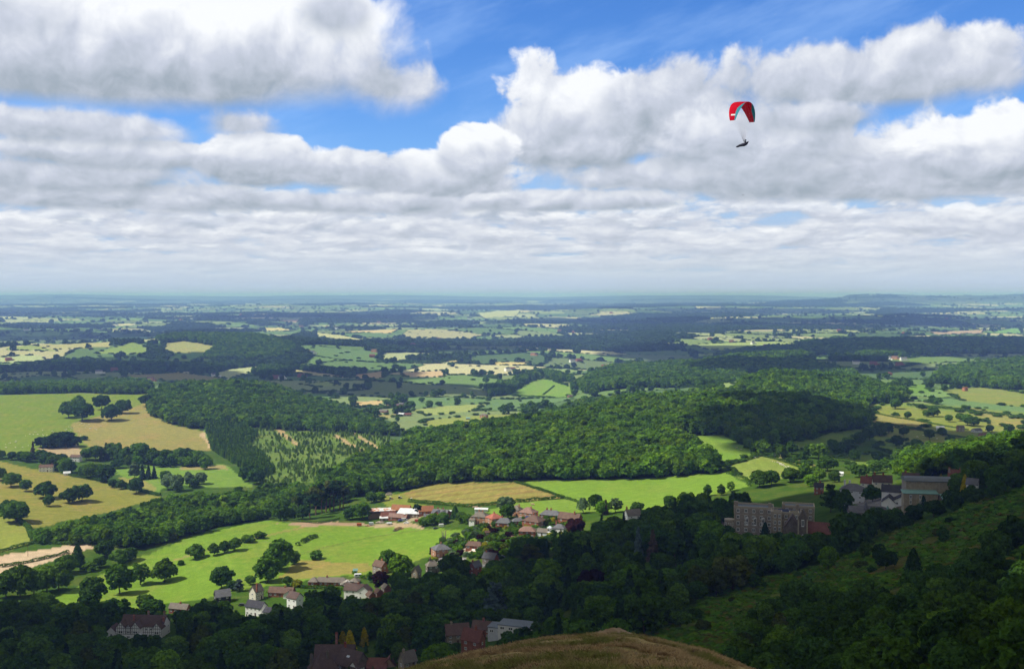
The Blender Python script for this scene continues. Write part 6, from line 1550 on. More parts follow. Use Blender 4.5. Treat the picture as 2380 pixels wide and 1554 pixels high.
    (2292, 1134, 48, 'oak', M_DARK, 'dark tree right of the cut off white building', 1.1), (2332, 1116, 50, 'broad', M_DARK, 'dark tree on the skyline of the right slope', 1.1), (2368, 1100, 54, 'oak', M_DARK, 'last dark tree on the skyline at the edge of the view', 1.1), (2262, 1172, 44, 'oak', M_DARK, 'dark tree hiding the foot of the cut off white building', 1.2), (2312, 1158, 44, 'broad', M_DARK, 'dark tree above the open bracken on the right slope', 1.1), (2354, 1140, 46, 'oak', M_DARK, 'dark tree below the skyline trees', 1.1), (2215, 1186, 44, 'broad', M_DARK, 'dark tree between hall and bracken', 1.2), (2170, 1200, 40, 'oak', M_DARK, 'dark tree below the green lower roofs', 1.2), (2125, 1210, 38, 'broad', M_DARK, 'dark rounded tree below the white gabled house', 1.2), (2080, 1218, 40, 'oak', M_DARK, 'dark tree below the slate hall', 1.2), (2035, 1224, 44, 'broad', M_LEAF, 'green tree before the slate hall', 1.2),
    (2238, 1112, 40, 'oak', M_DARK, 'dark tree behind the golden cypress on the right slope', 1.2), (2285, 1092, 40, 'broad', M_DARK, 'dark tree at the top of the right slope wood', 1.2), (2330, 1078, 42, 'oak', M_DARK, 'dark tree against the sunlit wood on the right slope', 1.2), (2370, 1062, 44, 'broad', M_DARK, 'dark tree at the upper right against the sunlit wood', 1.2), (2190, 1100, 30, 'broad', M_DARK, 'dark tree left of the steep dark red roof', 1.2),
    (1218, 1494, 44, 'oak', M_DARK, 'dark tree before the right half of the modern house', 1.0), (1180, 1494, 30, 'broad', M_DARK, 'low dark tree before the left half of the modern house', 1.1), (1246, 1482, 42, 'loose', M_LEAF, 'pale stemmed birch at the right end of the modern house', 1.1),
    (1805, 1242, 36, 'yew', M_CONL, 'dark pointed evergreen in front of the mansion wing', .9), (1778, 1254, 42, 'yew', M_CONL, 'taller dark evergreen on the mansion forecourt', .85), (1862, 1240, 48, 'yew', M_CONL, 'dark evergreen hiding the chapel flank', .8), (1930, 1190, 66, 'cedar', M_DARK, 'tall dark cedar between mansion and pale grey house', 1.0), (1960, 1200, 60, 'broad', M_DARK, 'dark tree right of the tall cedar', 1.0), (2028, 1165, 40, 'oak', M_DARK, 'dark bushy tree between the pale grey and white houses', 1.1), (2146, 1178, 28, 'yew', M_CONL, 'small dark pointed evergreen before the hall front', .9), (2150, 1110, 44, 'oak', M_DARK, 'round dark tree behind the hall roof', 1.2), (1720, 1196, 60, 'oak', M_DARK, 'large dark tree left of the mansion tower', .9), (1676, 1216, 62, 'weeping', M_DARK, 'drooping dark tree left of the blue pool cover', 1.1), (1640, 1196, 44, 'conifer', M_LIME, 'yellow green conifer left of the drooping tree', 1.2),
]
for (u, v, hp, kind, mat, lb, wd_) in LIST:
    tree(u, v, hp, kind, mat, lb, None, wd_)
# pines with bare trunks
for k, (u, v, hp) in enumerate([(692, 1201, 56), (704, 1199, 62), (721, 1203, 66), (735, 1197, 72), (749, 1192, 62), (757, 1189, 76), (768, 1188, 80), (777, 1187, 78), (789, 1184, 72), (798, 1183, 60)]):
    tree(u, v, hp, 'pine', M_CONL if k % 3 else M_OLIVE, 'tall pine with bare trunk in the clump above the farm track', 'pines in the clump above the farm track', 1.15)
for k, (u, v, hp) in enumerate([(94, 1039, 22), (104, 1041, 27), (114, 1041, 26), (124, 1040, 27), (133, 1039, 33), (143, 1038, 31), (153, 1037, 33), (163, 1038, 29), (172, 1038, 24)]):
    tree(u, v, hp, 'conifer' if k % 2 else 'broad', M_CONL, 'dark tree of the small copse at the foot of the sheep pasture', 'trees of the pasture copse', 1.25)
for k, (u, v, hp) in enumerate([(0, 1066, 22), (28, 1068, 18), (48, 1070, 22), (62, 1073, 26), (96, 1072, 26), (112, 1083, 32), (130, 1090, 36), (150, 1098, 34), (165, 1100, 28), (143, 1076, 24), (196, 1108, 28), (212, 1112, 34), (226, 1108, 32), (246, 1120, 40), (200, 1068, 26), (222, 1069, 36), (236, 1072, 28), (247, 1068, 40), (262, 1066, 40),
                                (278, 1072, 30), (292, 1074, 34), (310, 1076, 26), (327, 1074, 46), (343, 1074, 30), (357, 1078, 38), (373, 1078, 30), (386, 1076, 32), (402, 1080, 30), (416, 1078, 36), (431, 1078, 36), (447, 1078, 36), (461, 1080, 32), (474, 1082, 26), (272, 1088, 24), (300, 1086, 28), (318, 1086, 26), (372, 1084, 26), (396, 1085, 24), (424, 1083, 24), (440, 1084, 26), (456, 1084, 24), (262, 1132, 20), (282, 1136, 22), (478, 1090, 30)]):
    tree(u, v, hp, 'conifer' if k in (16, 17) else ('oak' if k % 3 == 0 else 'broad'), (M_LEAF, M_DARK, M_LEAF, M_LIME)[k % 4] if k not in (16, 17) else M_OLIVE, 'tree in the belt of mixed trees round the white houses under the pasture', 'trees round the white houses under the pasture', 1.1)
for u, v, hp in [(2050, 925, 22), (2082, 950, 24), (2110, 972, 16), (2153, 968, 16), (2170, 968, 22), (2142, 952, 14), (2205, 980, 16), (2232, 978, 20), (2248, 988, 26), (2262, 990, 24), (2190, 1012, 18), (2160, 1020, 22), (2210, 1030, 20), (2300, 1004, 16), (2345, 1006, 20), (2128, 1042, 22), (2100, 1012, 20), (2065, 1006, 26), (2044, 1012, 30), (2020, 1022, 30), (2085, 1036, 24), (1998, 1032, 28), (1972, 1044, 30), (1950, 1058, 28),
                 (1902, 1066, 40), (1880, 1064, 30), (1840, 1056, 30), (1808, 1052, 26), (1935, 1042, 24), (1985, 1070, 28), (2040, 1074, 26), (2060, 1092, 30), (2030, 1100, 34), (2090, 1070, 28), (2110, 1056, 26), (2145, 1058, 22)]:
    tree(u, v, hp, ('oak', 'broad')[int(rng.integers(2))], M_LEAF, 'field tree on the hedge lines of the sloping fields beyond the mansion', 'field trees beyond the mansion', 1.15, 700)

# notable trees that the wood must not hide
for a, t_, c, d, u_, v_ in [(782, 1452, 820, 1502, 800, 1516), (836, 1458, 858, 1492, 847, 1500), (1466, 1220, 1540, 1285, 1490, 1300), (1112, 1350, 1192, 1415, 1152, 1434), (1310, 1200, 1366, 1236, 1338, 1242), (1345, 1318, 1408, 1352, 1376, 1368), (1180, 1262, 1282, 1300, 1232, 1312), (1655, 1285, 1750, 1355, 1702, 1372), (1500, 1288, 1580, 1322, 1548, 1328), (1280, 1412, 1312, 1436, 1296, 1442), (1690, 1150, 1700, 1190, 1697, 1216), (1685, 1211, 1710, 1222, 1697, 1217), (1735, 1214, 1756, 1228, 1745, 1226)]:
    gx0, gy0, _ = ground(u_, v_, 150, 1000)
    BLD.append((gx0, gy0, 0.0, (a, t_, c, d)))
# the shaded wood that fills the hillside below the village
SHADE = wpoly([(-60, 1452), (60, 1440), (110, 1425), (150, 1440), (250, 1452), (330, 1442), (400, 1436), (470, 1436), (560, 1440), (640, 1436), (720, 1420), (790, 1402), (850, 1400), (900, 1386), (930, 1366), (1000, 1350), (1060, 1330), (1110, 1345), (1170, 1300), (1240, 1270), (1310, 1252), (1370, 1240), (1440, 1236), (1500, 1228),
               (1570, 1212), (1640, 1200), (1720, 1190), (1760, 1250), (1840, 1262), (1960, 1222), (2050, 1200), (2120, 1192), (2200, 1165), (2290, 1122), (2390, 1080), (2500, 1060), (2500, 1110), (2330, 1138), (2230, 1190), (2130, 1222), (2050, 1250), (1965, 1294), (1900, 1314), (1860, 1332), (1760, 1350), (1650, 1392), (1600, 1422), (1545, 1466), (1510, 1520),
               (1400, 1570), (1000, 1590), (500, 1600), (-60, 1610)], 150, 760)
LOW = wpoly([(1690, 1570), (1740, 1478), (1780, 1440), (1850, 1410), (1905, 1400), (1960, 1420), (2100, 1400), (2250, 1370), (2400, 1330), (2560, 1330), (2560, 1640), (2000, 1640), (1700, 1640)], 90, 420)
cx, cy = [], []
for poly, s_ in ((SHADE, 9.0), (LOW, 7.6)):
    x, y = jgrid(poly, s_, .75); cx.append(x); cy.append(y)
low = np.concatenate([np.zeros(len(cx[0]), bool), np.ones(len(cx[1]), bool)])
cx, cy = np.concatenate(cx), np.concatenate(cy)
cz = H(cx, cy)
ch = np.where(low, 4.5 + 5 * rng.random(len(cx)), 8.5 + 8 * rng.random(len(cx)) ** 1.2)
# leave room for the houses and the view of them, for open ground and for trees already standing
ok = np.ones(len(cx), bool)
TA = np.array(TREES)
for i_ in range(len(cx)):
    x, y, h = cx[i_], cy[i_], ch[i_]
    if (np.hypot(TA[:, 0] - x, TA[:, 1] - y) < (TA[:, 2] * .75 + h * .2)).any(): ok[i_] = False; continue
    u0, v0 = project(x, y, cz[i_] + h); u1, v1 = project(x, y, cz[i_])
    rw = h * .36 / y * FP
    for bx, by, br, (a, t_, c, d) in BLD:
        if math.hypot(bx - x, by - y) < br + h * .22: ok[i_] = False; break
        if y < by and u0 + rw > a and u0 - rw < c and v0 < d - 3 and v1 > t_:
            # lower the tree so that it hides only the foot of the house
            hm = (v1 - (d - 4)) * y / FP
            if hm > 4.0: h = ch[i_] = min(h, hm); rw = h * .36 / y * FP; v0 = v1 - h * FP / y
            else: ok[i_] = False; break
if len(FERNS):
    ok &= ~(inpoly(cx, cy, WFERN[0]) & ~low)
ok &= ~((cy < 175) & (knoll(cx, cy) > H(cx, cy, False) - 1.0))
cx, cy, cz, ch, low = cx[ok], cy[ok], cz[ok], ch[ok], low[ok]
size = ch / np.hypot(cx, cy)
uu, vv = project(cx, cy, cz + ch * .6)
infr = (uu > -30) & (uu < 2410) & (vv < 1575)
order = np.argsort(-(size * infr))
NIND = 215
REG = [(0, 420, 'below the black and white timbered house'), (420, 900, 'around and left of the villa'), (900, 1300, 'between the village and the modern house'), (1300, 1620, 'below the copper beech and tall spruces'), (1620, 2000, 'below the mansion and chapel'), (2000, 2500, 'under the white houses up the slope')]
MIXK = [('oak', M_DARK, 'dark green round headed tree', .25), ('broad', M_LEAF, 'green full crowned tree', .24), ('tall', M_DARK, 'tall narrow dark tree', .10), ('conifer', M_CONL, 'black green conifer', .22), ('loose', M_LEAF, 'loose feathery tree', .08), ('cedar', M_DARK, 'flat layered dark cedar', .05), ('weeping', M_OLIVE, 'drooping olive tree', .04), ('broad', M_LIME, 'lighter green tree', .03)]
pr = np.cumsum([q[3] for q in MIXK]); pr /= pr[-1]
kinds = np.searchsorted(pr, rng.random(len(cx)))
kinds[low] = np.searchsorted(np.cumsum([.42, .28, .05, 0, .2, 0, .045, .005]), rng.random(int(low.sum())))
for i_ in order[:NIND]:
    kd, mat, lb, _ = MIXK[min(kinds[i_], 6 if low[i_] else 7)]
    if low[i_]:
        where = 'on the dark scrub slope right of the brown knoll'
    else:
        where = next((w for a, b_, w in REG if a <= uu[i_] < b_), REG[0][2] if uu[i_] < 0 else REG[-1][2])
        where = 'in the shaded wood ' + where
    tree_at(float(cx[i_]), float(cy[i_]), float(cz[i_]), float(ch[i_]) * (1.15 if kd == 'conifer' else 1), kd, mat, lb + ' ' + where, lb + ' ' + where, float(rng.uniform(.85, 1.2)))
rest = order[NIND:]
for nm, sel, ms, mat, lb in (('dark_woodland', kinds[rest] % 2 == 0, MESH['oak'] + MESH['tall'] + MESH['conifer'], M_DARK, 'dark trees packed over the shaded hillside below the village'), ('shaded_trees', kinds[rest] % 2 == 1, MESH['broad'] + MESH['loose'][:1], M_LEAF, 'green trees mixed through the shaded hillside wood')):
    q = rest[sel]; n = len(q)
    w = ch[q] * (.85 + .3 * rng.random(n))
    scatter(nm, np.stack([cx[q], cy[q], cz[q] - .2], 1), np.stack([w, w, ch[q]], 1), rng.random(n) * 6.28, rng.integers(0, len(ms), n), ms, mat, lb)
rb = np.random.default_rng(21)
for k in range(46):
    u = float(rb.uniform(1560, 2390)); v0_ = 1500 - (u - 1510) * .43
    v = v0_ + float(rb.choice([-1, 1])) * float(rb.uniform(4, 62)) * (1 if u > 1650 else .5)
    x, y, z = ground(u, v, 150, 600)
    if not inpoly(np.array([x]), np.array([y]), WFERN[0])[0]: continue
    kd = 'bush' if rb.random() < .6 else ('oak', 'loose')[int(rb.integers(2))]
    nm_ = 'shrub' if kd == 'bush' else 'small tree'
    lb = 'dark ' + nm_ + ' growing out of the bracken on the open hillside'
    tree_at(x, y, z, float(rb.uniform(1.5, 3.6)) if kd == 'bush' else float(rb.uniform(4, 7)), kd, M_DARK if rb.random() < .7 else M_OLIVE, lb, nm_ + 's in the bracken', float(rb.uniform(1.0, 1.4)))
print('hillside', len(cx), round(time.time() - T0, 1))


# ------------------------------------------------------------------ hedges
def hedge(pts, h, w, label, y0=300, y1=3000, mat=None, gap=0.0):
    L = wline(pts, y0, y1, 6)
    P, N = [], []
    for (ax, ay), (bx, by) in zip(L[:-1], L[1:]):
        d = math.hypot(bx - ax, by - ay); n = int(d * 26 * (h / 2.0) ** .5) + 2
        f = rng.random(n)
        nz = fbm(np.array(ax + (bx - ax) * f) / 5, np.array(ay + (by - ay) * f) / 5, 3)
        keep = nz > gap
        th = rng.random(n) * math.pi
        hh = h * (.55 + .9 * nz)
        cx_, cz_ = np.cos(th) * w * .5 * (.7 + .6 * nz), np.sin(th) ** .6 * hh
        tx, ty = -(by - ay) / d, (bx - ax) / d
        x, y = ax + (bx - ax) * f + tx * cx_, ay + (by - ay) * f + ty * cx_
        p = np.stack([x, y, H(x, y) + cz_], 1)
        P.append(p[keep]); N.append((np.stack([tx * np.cos(th), ty * np.cos(th), np.sin(th) + .3], 1) + .5 * rng.normal(size=(n, 3)))[keep])
    v, f = quads(np.concatenate(P), np.concatenate(N), .34 * (h / 2) ** .5)
    c = np.array([*L[0], float(H(*L[0]))])
    o = link('hedge', npmesh('hedge', v - c, f), mat or M_LEAF, None, c)
    tag(o, label, 'hedge')


hedge([(950, 1166), (1090, 1178), (1190, 1168), (1312, 1157)], 2.6, 2.4, 'thick dark hedge along the near side of the striped field')
hedge([(1312, 1157), (1262, 1140), (1196, 1120)], 1.8, 1.8, 'thin hedge between striped field and bright meadow')
hedge([(1312, 1157), (1345, 1167), (1352, 1180)], 1.6, 1.8, 'broken hedge at the corner of the bright meadow', gap=.35)
hedge([(0, 1318), (60, 1308), (112, 1296), (160, 1284)], 2.0, 3.0, 'hedge dividing the pale stubble fields')
hedge([(-20, 1287), (78, 1262), (160, 1264), (226, 1262)], 2.2, 3.0, 'hedge above the pale stubble fields')
hedge([(0, 1184), (30, 1200), (66, 1226), (78, 1258)], 3.0, 4.0, 'overgrown hedge below the massive oak')
hedge([(372, 1152), (300, 1135), (262, 1122), (200, 1112), (160, 1104)], 2.4, 3.2, 'hedge between olive meadow and the garden trees')
hedge([(660, 1208), (740, 1216), (790, 1206)], 1.6, 1.8, 'low hedge along the farm track under the pines')
hedge([(690, 1268), (720, 1252), (745, 1246)], 2.6, 3.2, 'short row of hawthorn scrub in the bright meadow', gap=.4)
hedge([(1690, 1082), (1730, 1072), (1766, 1058), (1790, 1054)], 1.8, 2.0, 'hedge between two sloping pastures beyond the hill wood')
hedge([(1690, 1100), (1735, 1112), (1742, 1130)], 1.6, 2.0, 'broken hedge at the far end of the big meadow', gap=.4)
hedge([(1725, 1028), (1745, 1040), (1757, 1052)], 4.5, 5.0, 'tall bushy hedge down the pasture by the hill wood')
hedge([(1765, 1058), (1812, 1070), (1872, 1090), (1910, 1092)], 1.6, 2.0, 'hedge below the dry pasture strip')
hedge([(2020, 958), (2080, 970), (2150, 982), (2250, 1000)], 1.8, 2.4, 'upper hedge between the long sloping fields', 900)
hedge([(2025, 985), (2100, 992), (2200, 1012), (2300, 1030)], 2.4, 3.0, 'lower hedge between the long sloping fields', 900)
hedge([(2108, 942), (2200, 950), (2300, 962), (2395, 972)], 3.5, 4.0, 'bushy hedge along the top of the long sloping fields', 1100)
hedge([(2030, 1040), (2110, 1066), (2160, 1048)], 3.0, 4.0, 'hedge round the shaded valley field', 800)
hedge([(1288, 897), (1262, 918)], 2.4, 3.0, 'hedge running down the green hill field', 1500)
hedge([(1188, 919), (1290, 924)], 2.4, 3.0, 'hedge along the foot of the green hill field', 1500)
hedge([(1098, 1228), (1118, 1222), (1136, 1216)], 1.6, 1.4, 'clipped hedge before the faded brick house', mat=M_LIME)
hedge([(1078, 1232), (1110, 1238), (1128, 1240)], 1.8, 1.8, 'garden hedge at the meadow corner')
hedge([(820, 1332), (848, 1346)], 1.8, 1.6, 'clipped bright hedge behind the long bungalow', mat=M_LIME)
hedge([(700, 1366), (760, 1368), (810, 1374)], 1.8, 1.8, 'garden hedge below the long bungalow')
hedge([(1150, 1285), (1180, 1288)], 2.2, 3.0, 'bright clipped hedge beside the paved terrace', mat=M_LIME)

# ------------------------------------------------------------------ garden shrubs of the village
GA = [wpoly([(1060, 1240), (1100, 1222), (1140, 1214), (1200, 1200), (1260, 1200), (1330, 1212), (1350, 1226), (1310, 1256), (1270, 1272), (1230, 1290), (1180, 1300), (1130, 1300), (1060, 1300), (1000, 1310), (990, 1290)], 450, 900),
      wpoly([(470, 1392), (540, 1380), (620, 1376), (700, 1372), (760, 1372), (840, 1350), (860, 1372), (800, 1392), (700, 1410), (640, 1420), (560, 1425), (480, 1416)], 400, 900)]
SM = [(M_LEAF, 'green', 30), (M_DARK, 'dark green', 14), (M_LIME, 'bright green', 22), (M_YEL, 'yellow', 9), (M_WILLOW, 'pale grey green', 8), (M_PURPLE, 'purple', 4), (M_OLIVE, 'olive', 8)]
wts = np.cumsum([q[2] for q in SM]) / sum(q[2] for q in SM)
TA = np.array(TREES); NSH = 0
for gi_, (g, lbw) in enumerate(zip(GA, ('in the gardens between the brick houses', 'in the gardens round the white and black houses'))):
    x, y = jgrid(g, 4.4 if gi_ == 0 else 5.6)
    for a, b_ in zip(x, y):
        if any(math.hypot(bx - a, by - b_) < br * .95 + 1 for bx, by, br, _ in BLD) or (np.hypot(TA[:, 0] - a, TA[:, 1] - b_) < TA[:, 2] * .8).any(): continue
        if rng.random() < .18 or NSH > 265: continue
        NSH += 1
        mat, cn, _ = SM[int(np.searchsorted(wts, rng.random()))]
        h = 1.5 + 3.4 * rng.random() ** 1.5
        tree_at(float(a), float(b_), float(H(a, b_)), h, 'bush', mat, cn + ' shrub ' + lbw, cn + ' shrubs ' + lbw, float(rng.uniform(1.0, 1.5)))
print('gardens', len(bpy.data.objects), round(time.time() - T0, 1))

# ------------------------------------------------------------------ bracken on the slope, grass on the spur
fern = []
for k in range(3):
    n = 26; th = rng.random(n) * 6.28; r = .12 + .55 * rng.random(n)
    fern.append(npmesh('bracken_clump', *quads(np.stack([np.cos(th) * r, np.sin(th) * r, .35 + .5 * rng.random(n) - r * .3], 1), np.stack([np.cos(th) * .6, np.sin(th) * .6, np.ones(n)], 1), .2)))
M_FERN = leaf_mat('bracken_fronds', [(.06, .16, .012), (.085, .19, .014), (.11, .20, .016), (.07, .15, .014), (.16, .13, .03)], .25)
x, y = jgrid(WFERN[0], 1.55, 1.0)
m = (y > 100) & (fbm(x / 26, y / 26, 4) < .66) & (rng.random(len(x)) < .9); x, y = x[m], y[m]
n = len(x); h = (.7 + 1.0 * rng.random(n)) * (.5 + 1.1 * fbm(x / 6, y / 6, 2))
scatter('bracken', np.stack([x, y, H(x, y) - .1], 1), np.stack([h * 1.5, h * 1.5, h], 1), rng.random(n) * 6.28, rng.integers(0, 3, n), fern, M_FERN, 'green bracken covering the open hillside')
print('bracken', n)
tuft = []
for k in range(4):
    b = MB(); V_, F_ = [], []
    for q in range(16):
        th = rng.random() * 6.28; r = .10 * rng.random(); l = .10 + .18 * rng.random(); bx, by = r * math.cos(th), r * math.sin(th); a = rng.random() * 6.28; w_ = .012
        i0 = len(V_)
        V_ += [(bx - w_ * math.sin(a), by + w_ * math.cos(a), 0), (bx + w_ * math.sin(a), by - w_ * math.cos(a), 0), (bx + math.cos(a) * l * .7 + .1 * l, by + math.sin(a) * l * .7, l * .75), (bx + math.cos(a) * l * .65 + .1 * l, by + math.sin(a) * l * .65 + .004, l * .8)]
        F_.append((i0, i0 + 1, i0 + 2, i0 + 3))
    tuft.append(npmesh('grass_tuft', np.array(V_), np.array(F_)))
M_STRAW, t = newmat('dry_grass')
rnd = t.node('ShaderNodeObjectInfo').outputs['Random']; wp = t.node('ShaderNodeNewGeometry').outputs['Position']
big = t.noise(wp, .16, 4, .6); sm = t.noise(wp, .75, 4, .65)
cst = t.ramp(rnd, [(0.0, (.42, .28, .13)), (.5, (.56, .39, .19)), (1.0, (.66, .48, .25))])
cst = t.mix(t.rng(big, .46, .58), cst, t.ramp(rnd, [(0.0, (.20, .22, .05)), (1.0, (.34, .31, .10))]))
cst = t.mix(t.m('MULTIPLY', t.rng(sm, .54, .64), .85), cst, (.20, .115, .062))
ds = t.node('ShaderNodeBsdfDiffuse', {'Color': cst}); ts = t.node('ShaderNodeBsdfTranslucent', {'Color': cst})
mx = t.node('ShaderNodeMixShader', {0: .25, 1: ds.outputs[0], 2: ts.outputs[0]}); t.l.new(mx.outputs[0], t.out.inputs[0])
n = 110000
y = 26 + 66 * rng.random(n) ** .85; x = (y * (1440 - PW/2) / FP) + rng.normal(size=n) * 15
m = (fbm(x / 2.5, y / 2, 3) > .43) & (knoll(x, y) > H(x, y, False) - .2); x, y = x[m], y[m]; n = len(x)
s = .8 + 1.0 * rng.random(n)
scatter('grass', np.stack([x, y, H(x, y) - .03], 1), np.stack([s, s, s * .8], 1), rng.random(n) * 6.28, rng.integers(0, 4, n), tuft, M_STRAW, 'short dry brown grass on the spur below the viewpoint')
print('grass', n, round(time.time() - T0, 1))
# ------------------------------------------------------------------ the paraglider and its pilot
NYLON_R, t = newmat('red_ripstop')
co_ = t.node('ShaderNodeTexCoord').outputs['Object']
dn = t.node('ShaderNodeBsdfDiffuse', {'Color': t.ramp(t.noise(co_, 1.2, 3), [(.3, (.80, .012, .04)), (.7, (.88, .02, .055))])}); tn = t.node('ShaderNodeBsdfTranslucent', {'Color': (.85, .015, .04, 1)})
mx = t.node('ShaderNodeMixShader', {0: .42, 1: dn.outputs[0], 2: tn.outputs[0]}); t.l.new(mx.outputs[0], t.out.inputs[0])
TEAL = plain_mat('teal_ripstop', (.012, .30, .38), .6, .08, 1); WHITECL = plain_mat('white_ripstop', (.85, .85, .85), .6, .03, 1)
BLACKF = plain_mat('black_fabric', (.012, .012, .016), .8, .2, 3); NAVY = plain_mat('navy_fabric', (.012, .014, .035), .7, .2, 2)
SKIN = plain_mat('skin', (.42, .24, .17), .6, .06, 5); LINEM = plain_mat('line_cord', (.62, .60, .64), .7, .05, 2)
PY = 190.0


def at(u, v, y):
    a, b, c = ray(u, v)
    k = y / b
    return Vector((a * k, y, E + c * k))


apex = at(1722, 238.5, PY)
pil = at(1730, 335, PY)
th = R(36)
span = Vector((-math.sin(th), -math.cos(th), -.085)).normalized()     # towards the near wing tip
fwd = Vector((-math.cos(th), math.sin(th), .02)).normalized()        # direction of flight
upv = span.cross(fwd).normalized()
if upv.z < 0: upv = -upv
pg = empty('paraglider', pil); tag(pg, 'red paraglider wing with teal trailing edge flying high over the valley', 'paraglider')
HS, NS_, NC = 4.9, 41, 21


def wing(s, c, side):
    """s -1..1 along the span (1 = near tip), c 0..1 from leading to trailing edge, side +1 top -1 bottom"""
    a = s * R(74)
    rad = HS / math.sin(R(74)) * .93
    chord = 2.75 * (1 - .62 * abs(s) ** 2.4)
    p = span * (rad * math.sin(a)) + upv * (rad * (math.cos(a) - 1) * (1.0 if s < 0 else 1.04))
    nrm = (span * math.sin(a) + upv * math.cos(a))
    th_ = .30 * chord * .5 * (math.sqrt(c + 1e-6) * 1.4 - c * 1.4 + .02) * (1 if side > 0 else -.35)
    th_ += .022 * (abs(math.sin(s * 22 * math.pi)) - .6) * (1 if side > 0 else -1) * min(1, c * 6) * (1 - c)
    sweep = .2 * abs(s) ** 2
    return apex + p + fwd * (chord * (.42 - c) - sweep) + nrm * th_


def skin_mesh(cond, off=0.0):
    V_, F_ = [], []
    for side in (1, -1):
        b0 = len(V_)
        for i_ in range(NS_ * 4):
            for j_ in range(NC):
                s_ = -1 + 2 * i_ / (NS_ * 4 - 1); c_ = j_ / (NC - 1)
                q = wing(s_, c_, side); V_.append(tuple(q - pil))
        for i_ in range(NS_ * 4 - 1):
            for j_ in range(NC - 1):
                s_ = -1 + 2 * (i_ + .5) / (NS_ * 4 - 1); c_ = (j_ + .5) / (NC - 1)
                if cond(s_, c_):
                    q = (b0 + i_*NC + j_, b0 + (i_+1)*NC + j_, b0 + (i_+1)*NC + j_ + 1, b0 + i_*NC + j_ + 1)
                    F_.append(q)
    me = bpy.data.meshes.new('canopy'); me.from_pydata(V_, [], F_); me.update()
    return me


def tealzone(s, c):
    w = .30 * max(0, min(1, (abs(s) - .22) * 2.6)) * (1 - .45 * max(0, (abs(s) - .75) / .25))
    return c > 1 - w


def stripe(s, c): return .80 < s < .855 and .25 < c < .92


canopy = link('canopy', skin_mesh(lambda s, c: not tealzone(s, c) and not stripe(s, c)), NYLON_R, pg)
tz = link('trailing_panel', skin_mesh(tealzone), TEAL, pg); tz['label'] = 'teal trailing panels curving along both wing halves'
link('tip_stripe', skin_mesh(lambda s, c: stripe(s, c) and not tealzone(s, c)), WHITECL, pg)
b = MB()
for sd in (1, -1):
    r0 = fwd * .15 + span * .22 * sd + Vector((0, 0, .75))
    for k in range(7):
        s_ = sd * (.08 + .13 * k)
        for c_ in (.1, .55):
            q = wing(s_, c_, -1) - pil
            b.tube([r0, r0.lerp(q, .62), q], .005, 3, False)
        q = wing(s_, 1.0, -1) - pil
        b.tube([r0 - fwd * .1, q], .004, 3, False)
link_o = b.build('suspension_lines', LINEM, pg)
for sd in (1, -1):
    b = MB(); b.tube([fwd * .12 + span * .20 * sd + Vector((0, 0, .22)), fwd * .15 + span * .22 * sd + Vector((0, 0, .76))], .02, 4); b.build('riser', LINEM, pg)
# the long pod of the harness: toes forward and down, tail fairing behind the head
b = MB()
axis = [(1.62, -.42, .10), (1.45, -.40, .16), (1.0, -.24, .22), (.5, -.14, .28), (.1, -.10, .33), (-.25, 0, .31), (-.52, .16, .22), (-.72, .34, .12), (-.84, .50, .02)]
b.tube([fwd * a + upv * c for a, c, r_ in axis], [r_ for a, c, r_ in axis], 12)
b.build('pod_harness', NAVY, pg, True)


def skinned(name, chains, mat, parent=None, sub=2, root=0):
    """one continuous surface grown round a skeleton; chains: list of lists of (point, radius), points shared by nearness"""
    vs_, rs_, es_ = [], [], []
    def vid(p, r):
        for i_, q in enumerate(vs_):
            if (Vector(p) - q).length < 1e-5: return i_
        vs_.append(Vector(p)); rs_.append(r); return len(vs_) - 1
    for ch_ in chains:
        ids = [vid(p, r) for p, r in ch_]
        es_ += list(zip(ids[:-1], ids[1:]))
    me = bpy.data.meshes.new(name); me.from_pydata([tuple(v) for v in vs_], es_, [])
    o = bpy.data.objects.new(name, me); COL.objects.link(o)
    m = o.modifiers.new('skin', 'SKIN'); m.use_smooth_shade = True
    sv = me.skin_vertices[0].data
    for i_, r in enumerate(rs_): sv[i_].radius = (r, r); sv[i_].use_root = (i_ == root)
    s_ = o.modifiers.new('smooth', 'SUBSURF'); s_.levels = s_.render_levels = sub
    dg = bpy.context.evaluated_depsgraph_get()
    me2 = bpy.data.meshes.new_from_object(o.evaluated_get(dg))
    o.modifiers.clear(); o.data = me2
    me2.materials.clear(); me2.materials.append(mat)
    for p in me2.polygons: p.use_smooth = True
    if parent is not None: o.parent = parent
    return o


def F(a, s_, c): return fwd * a + span * s_ + upv * c


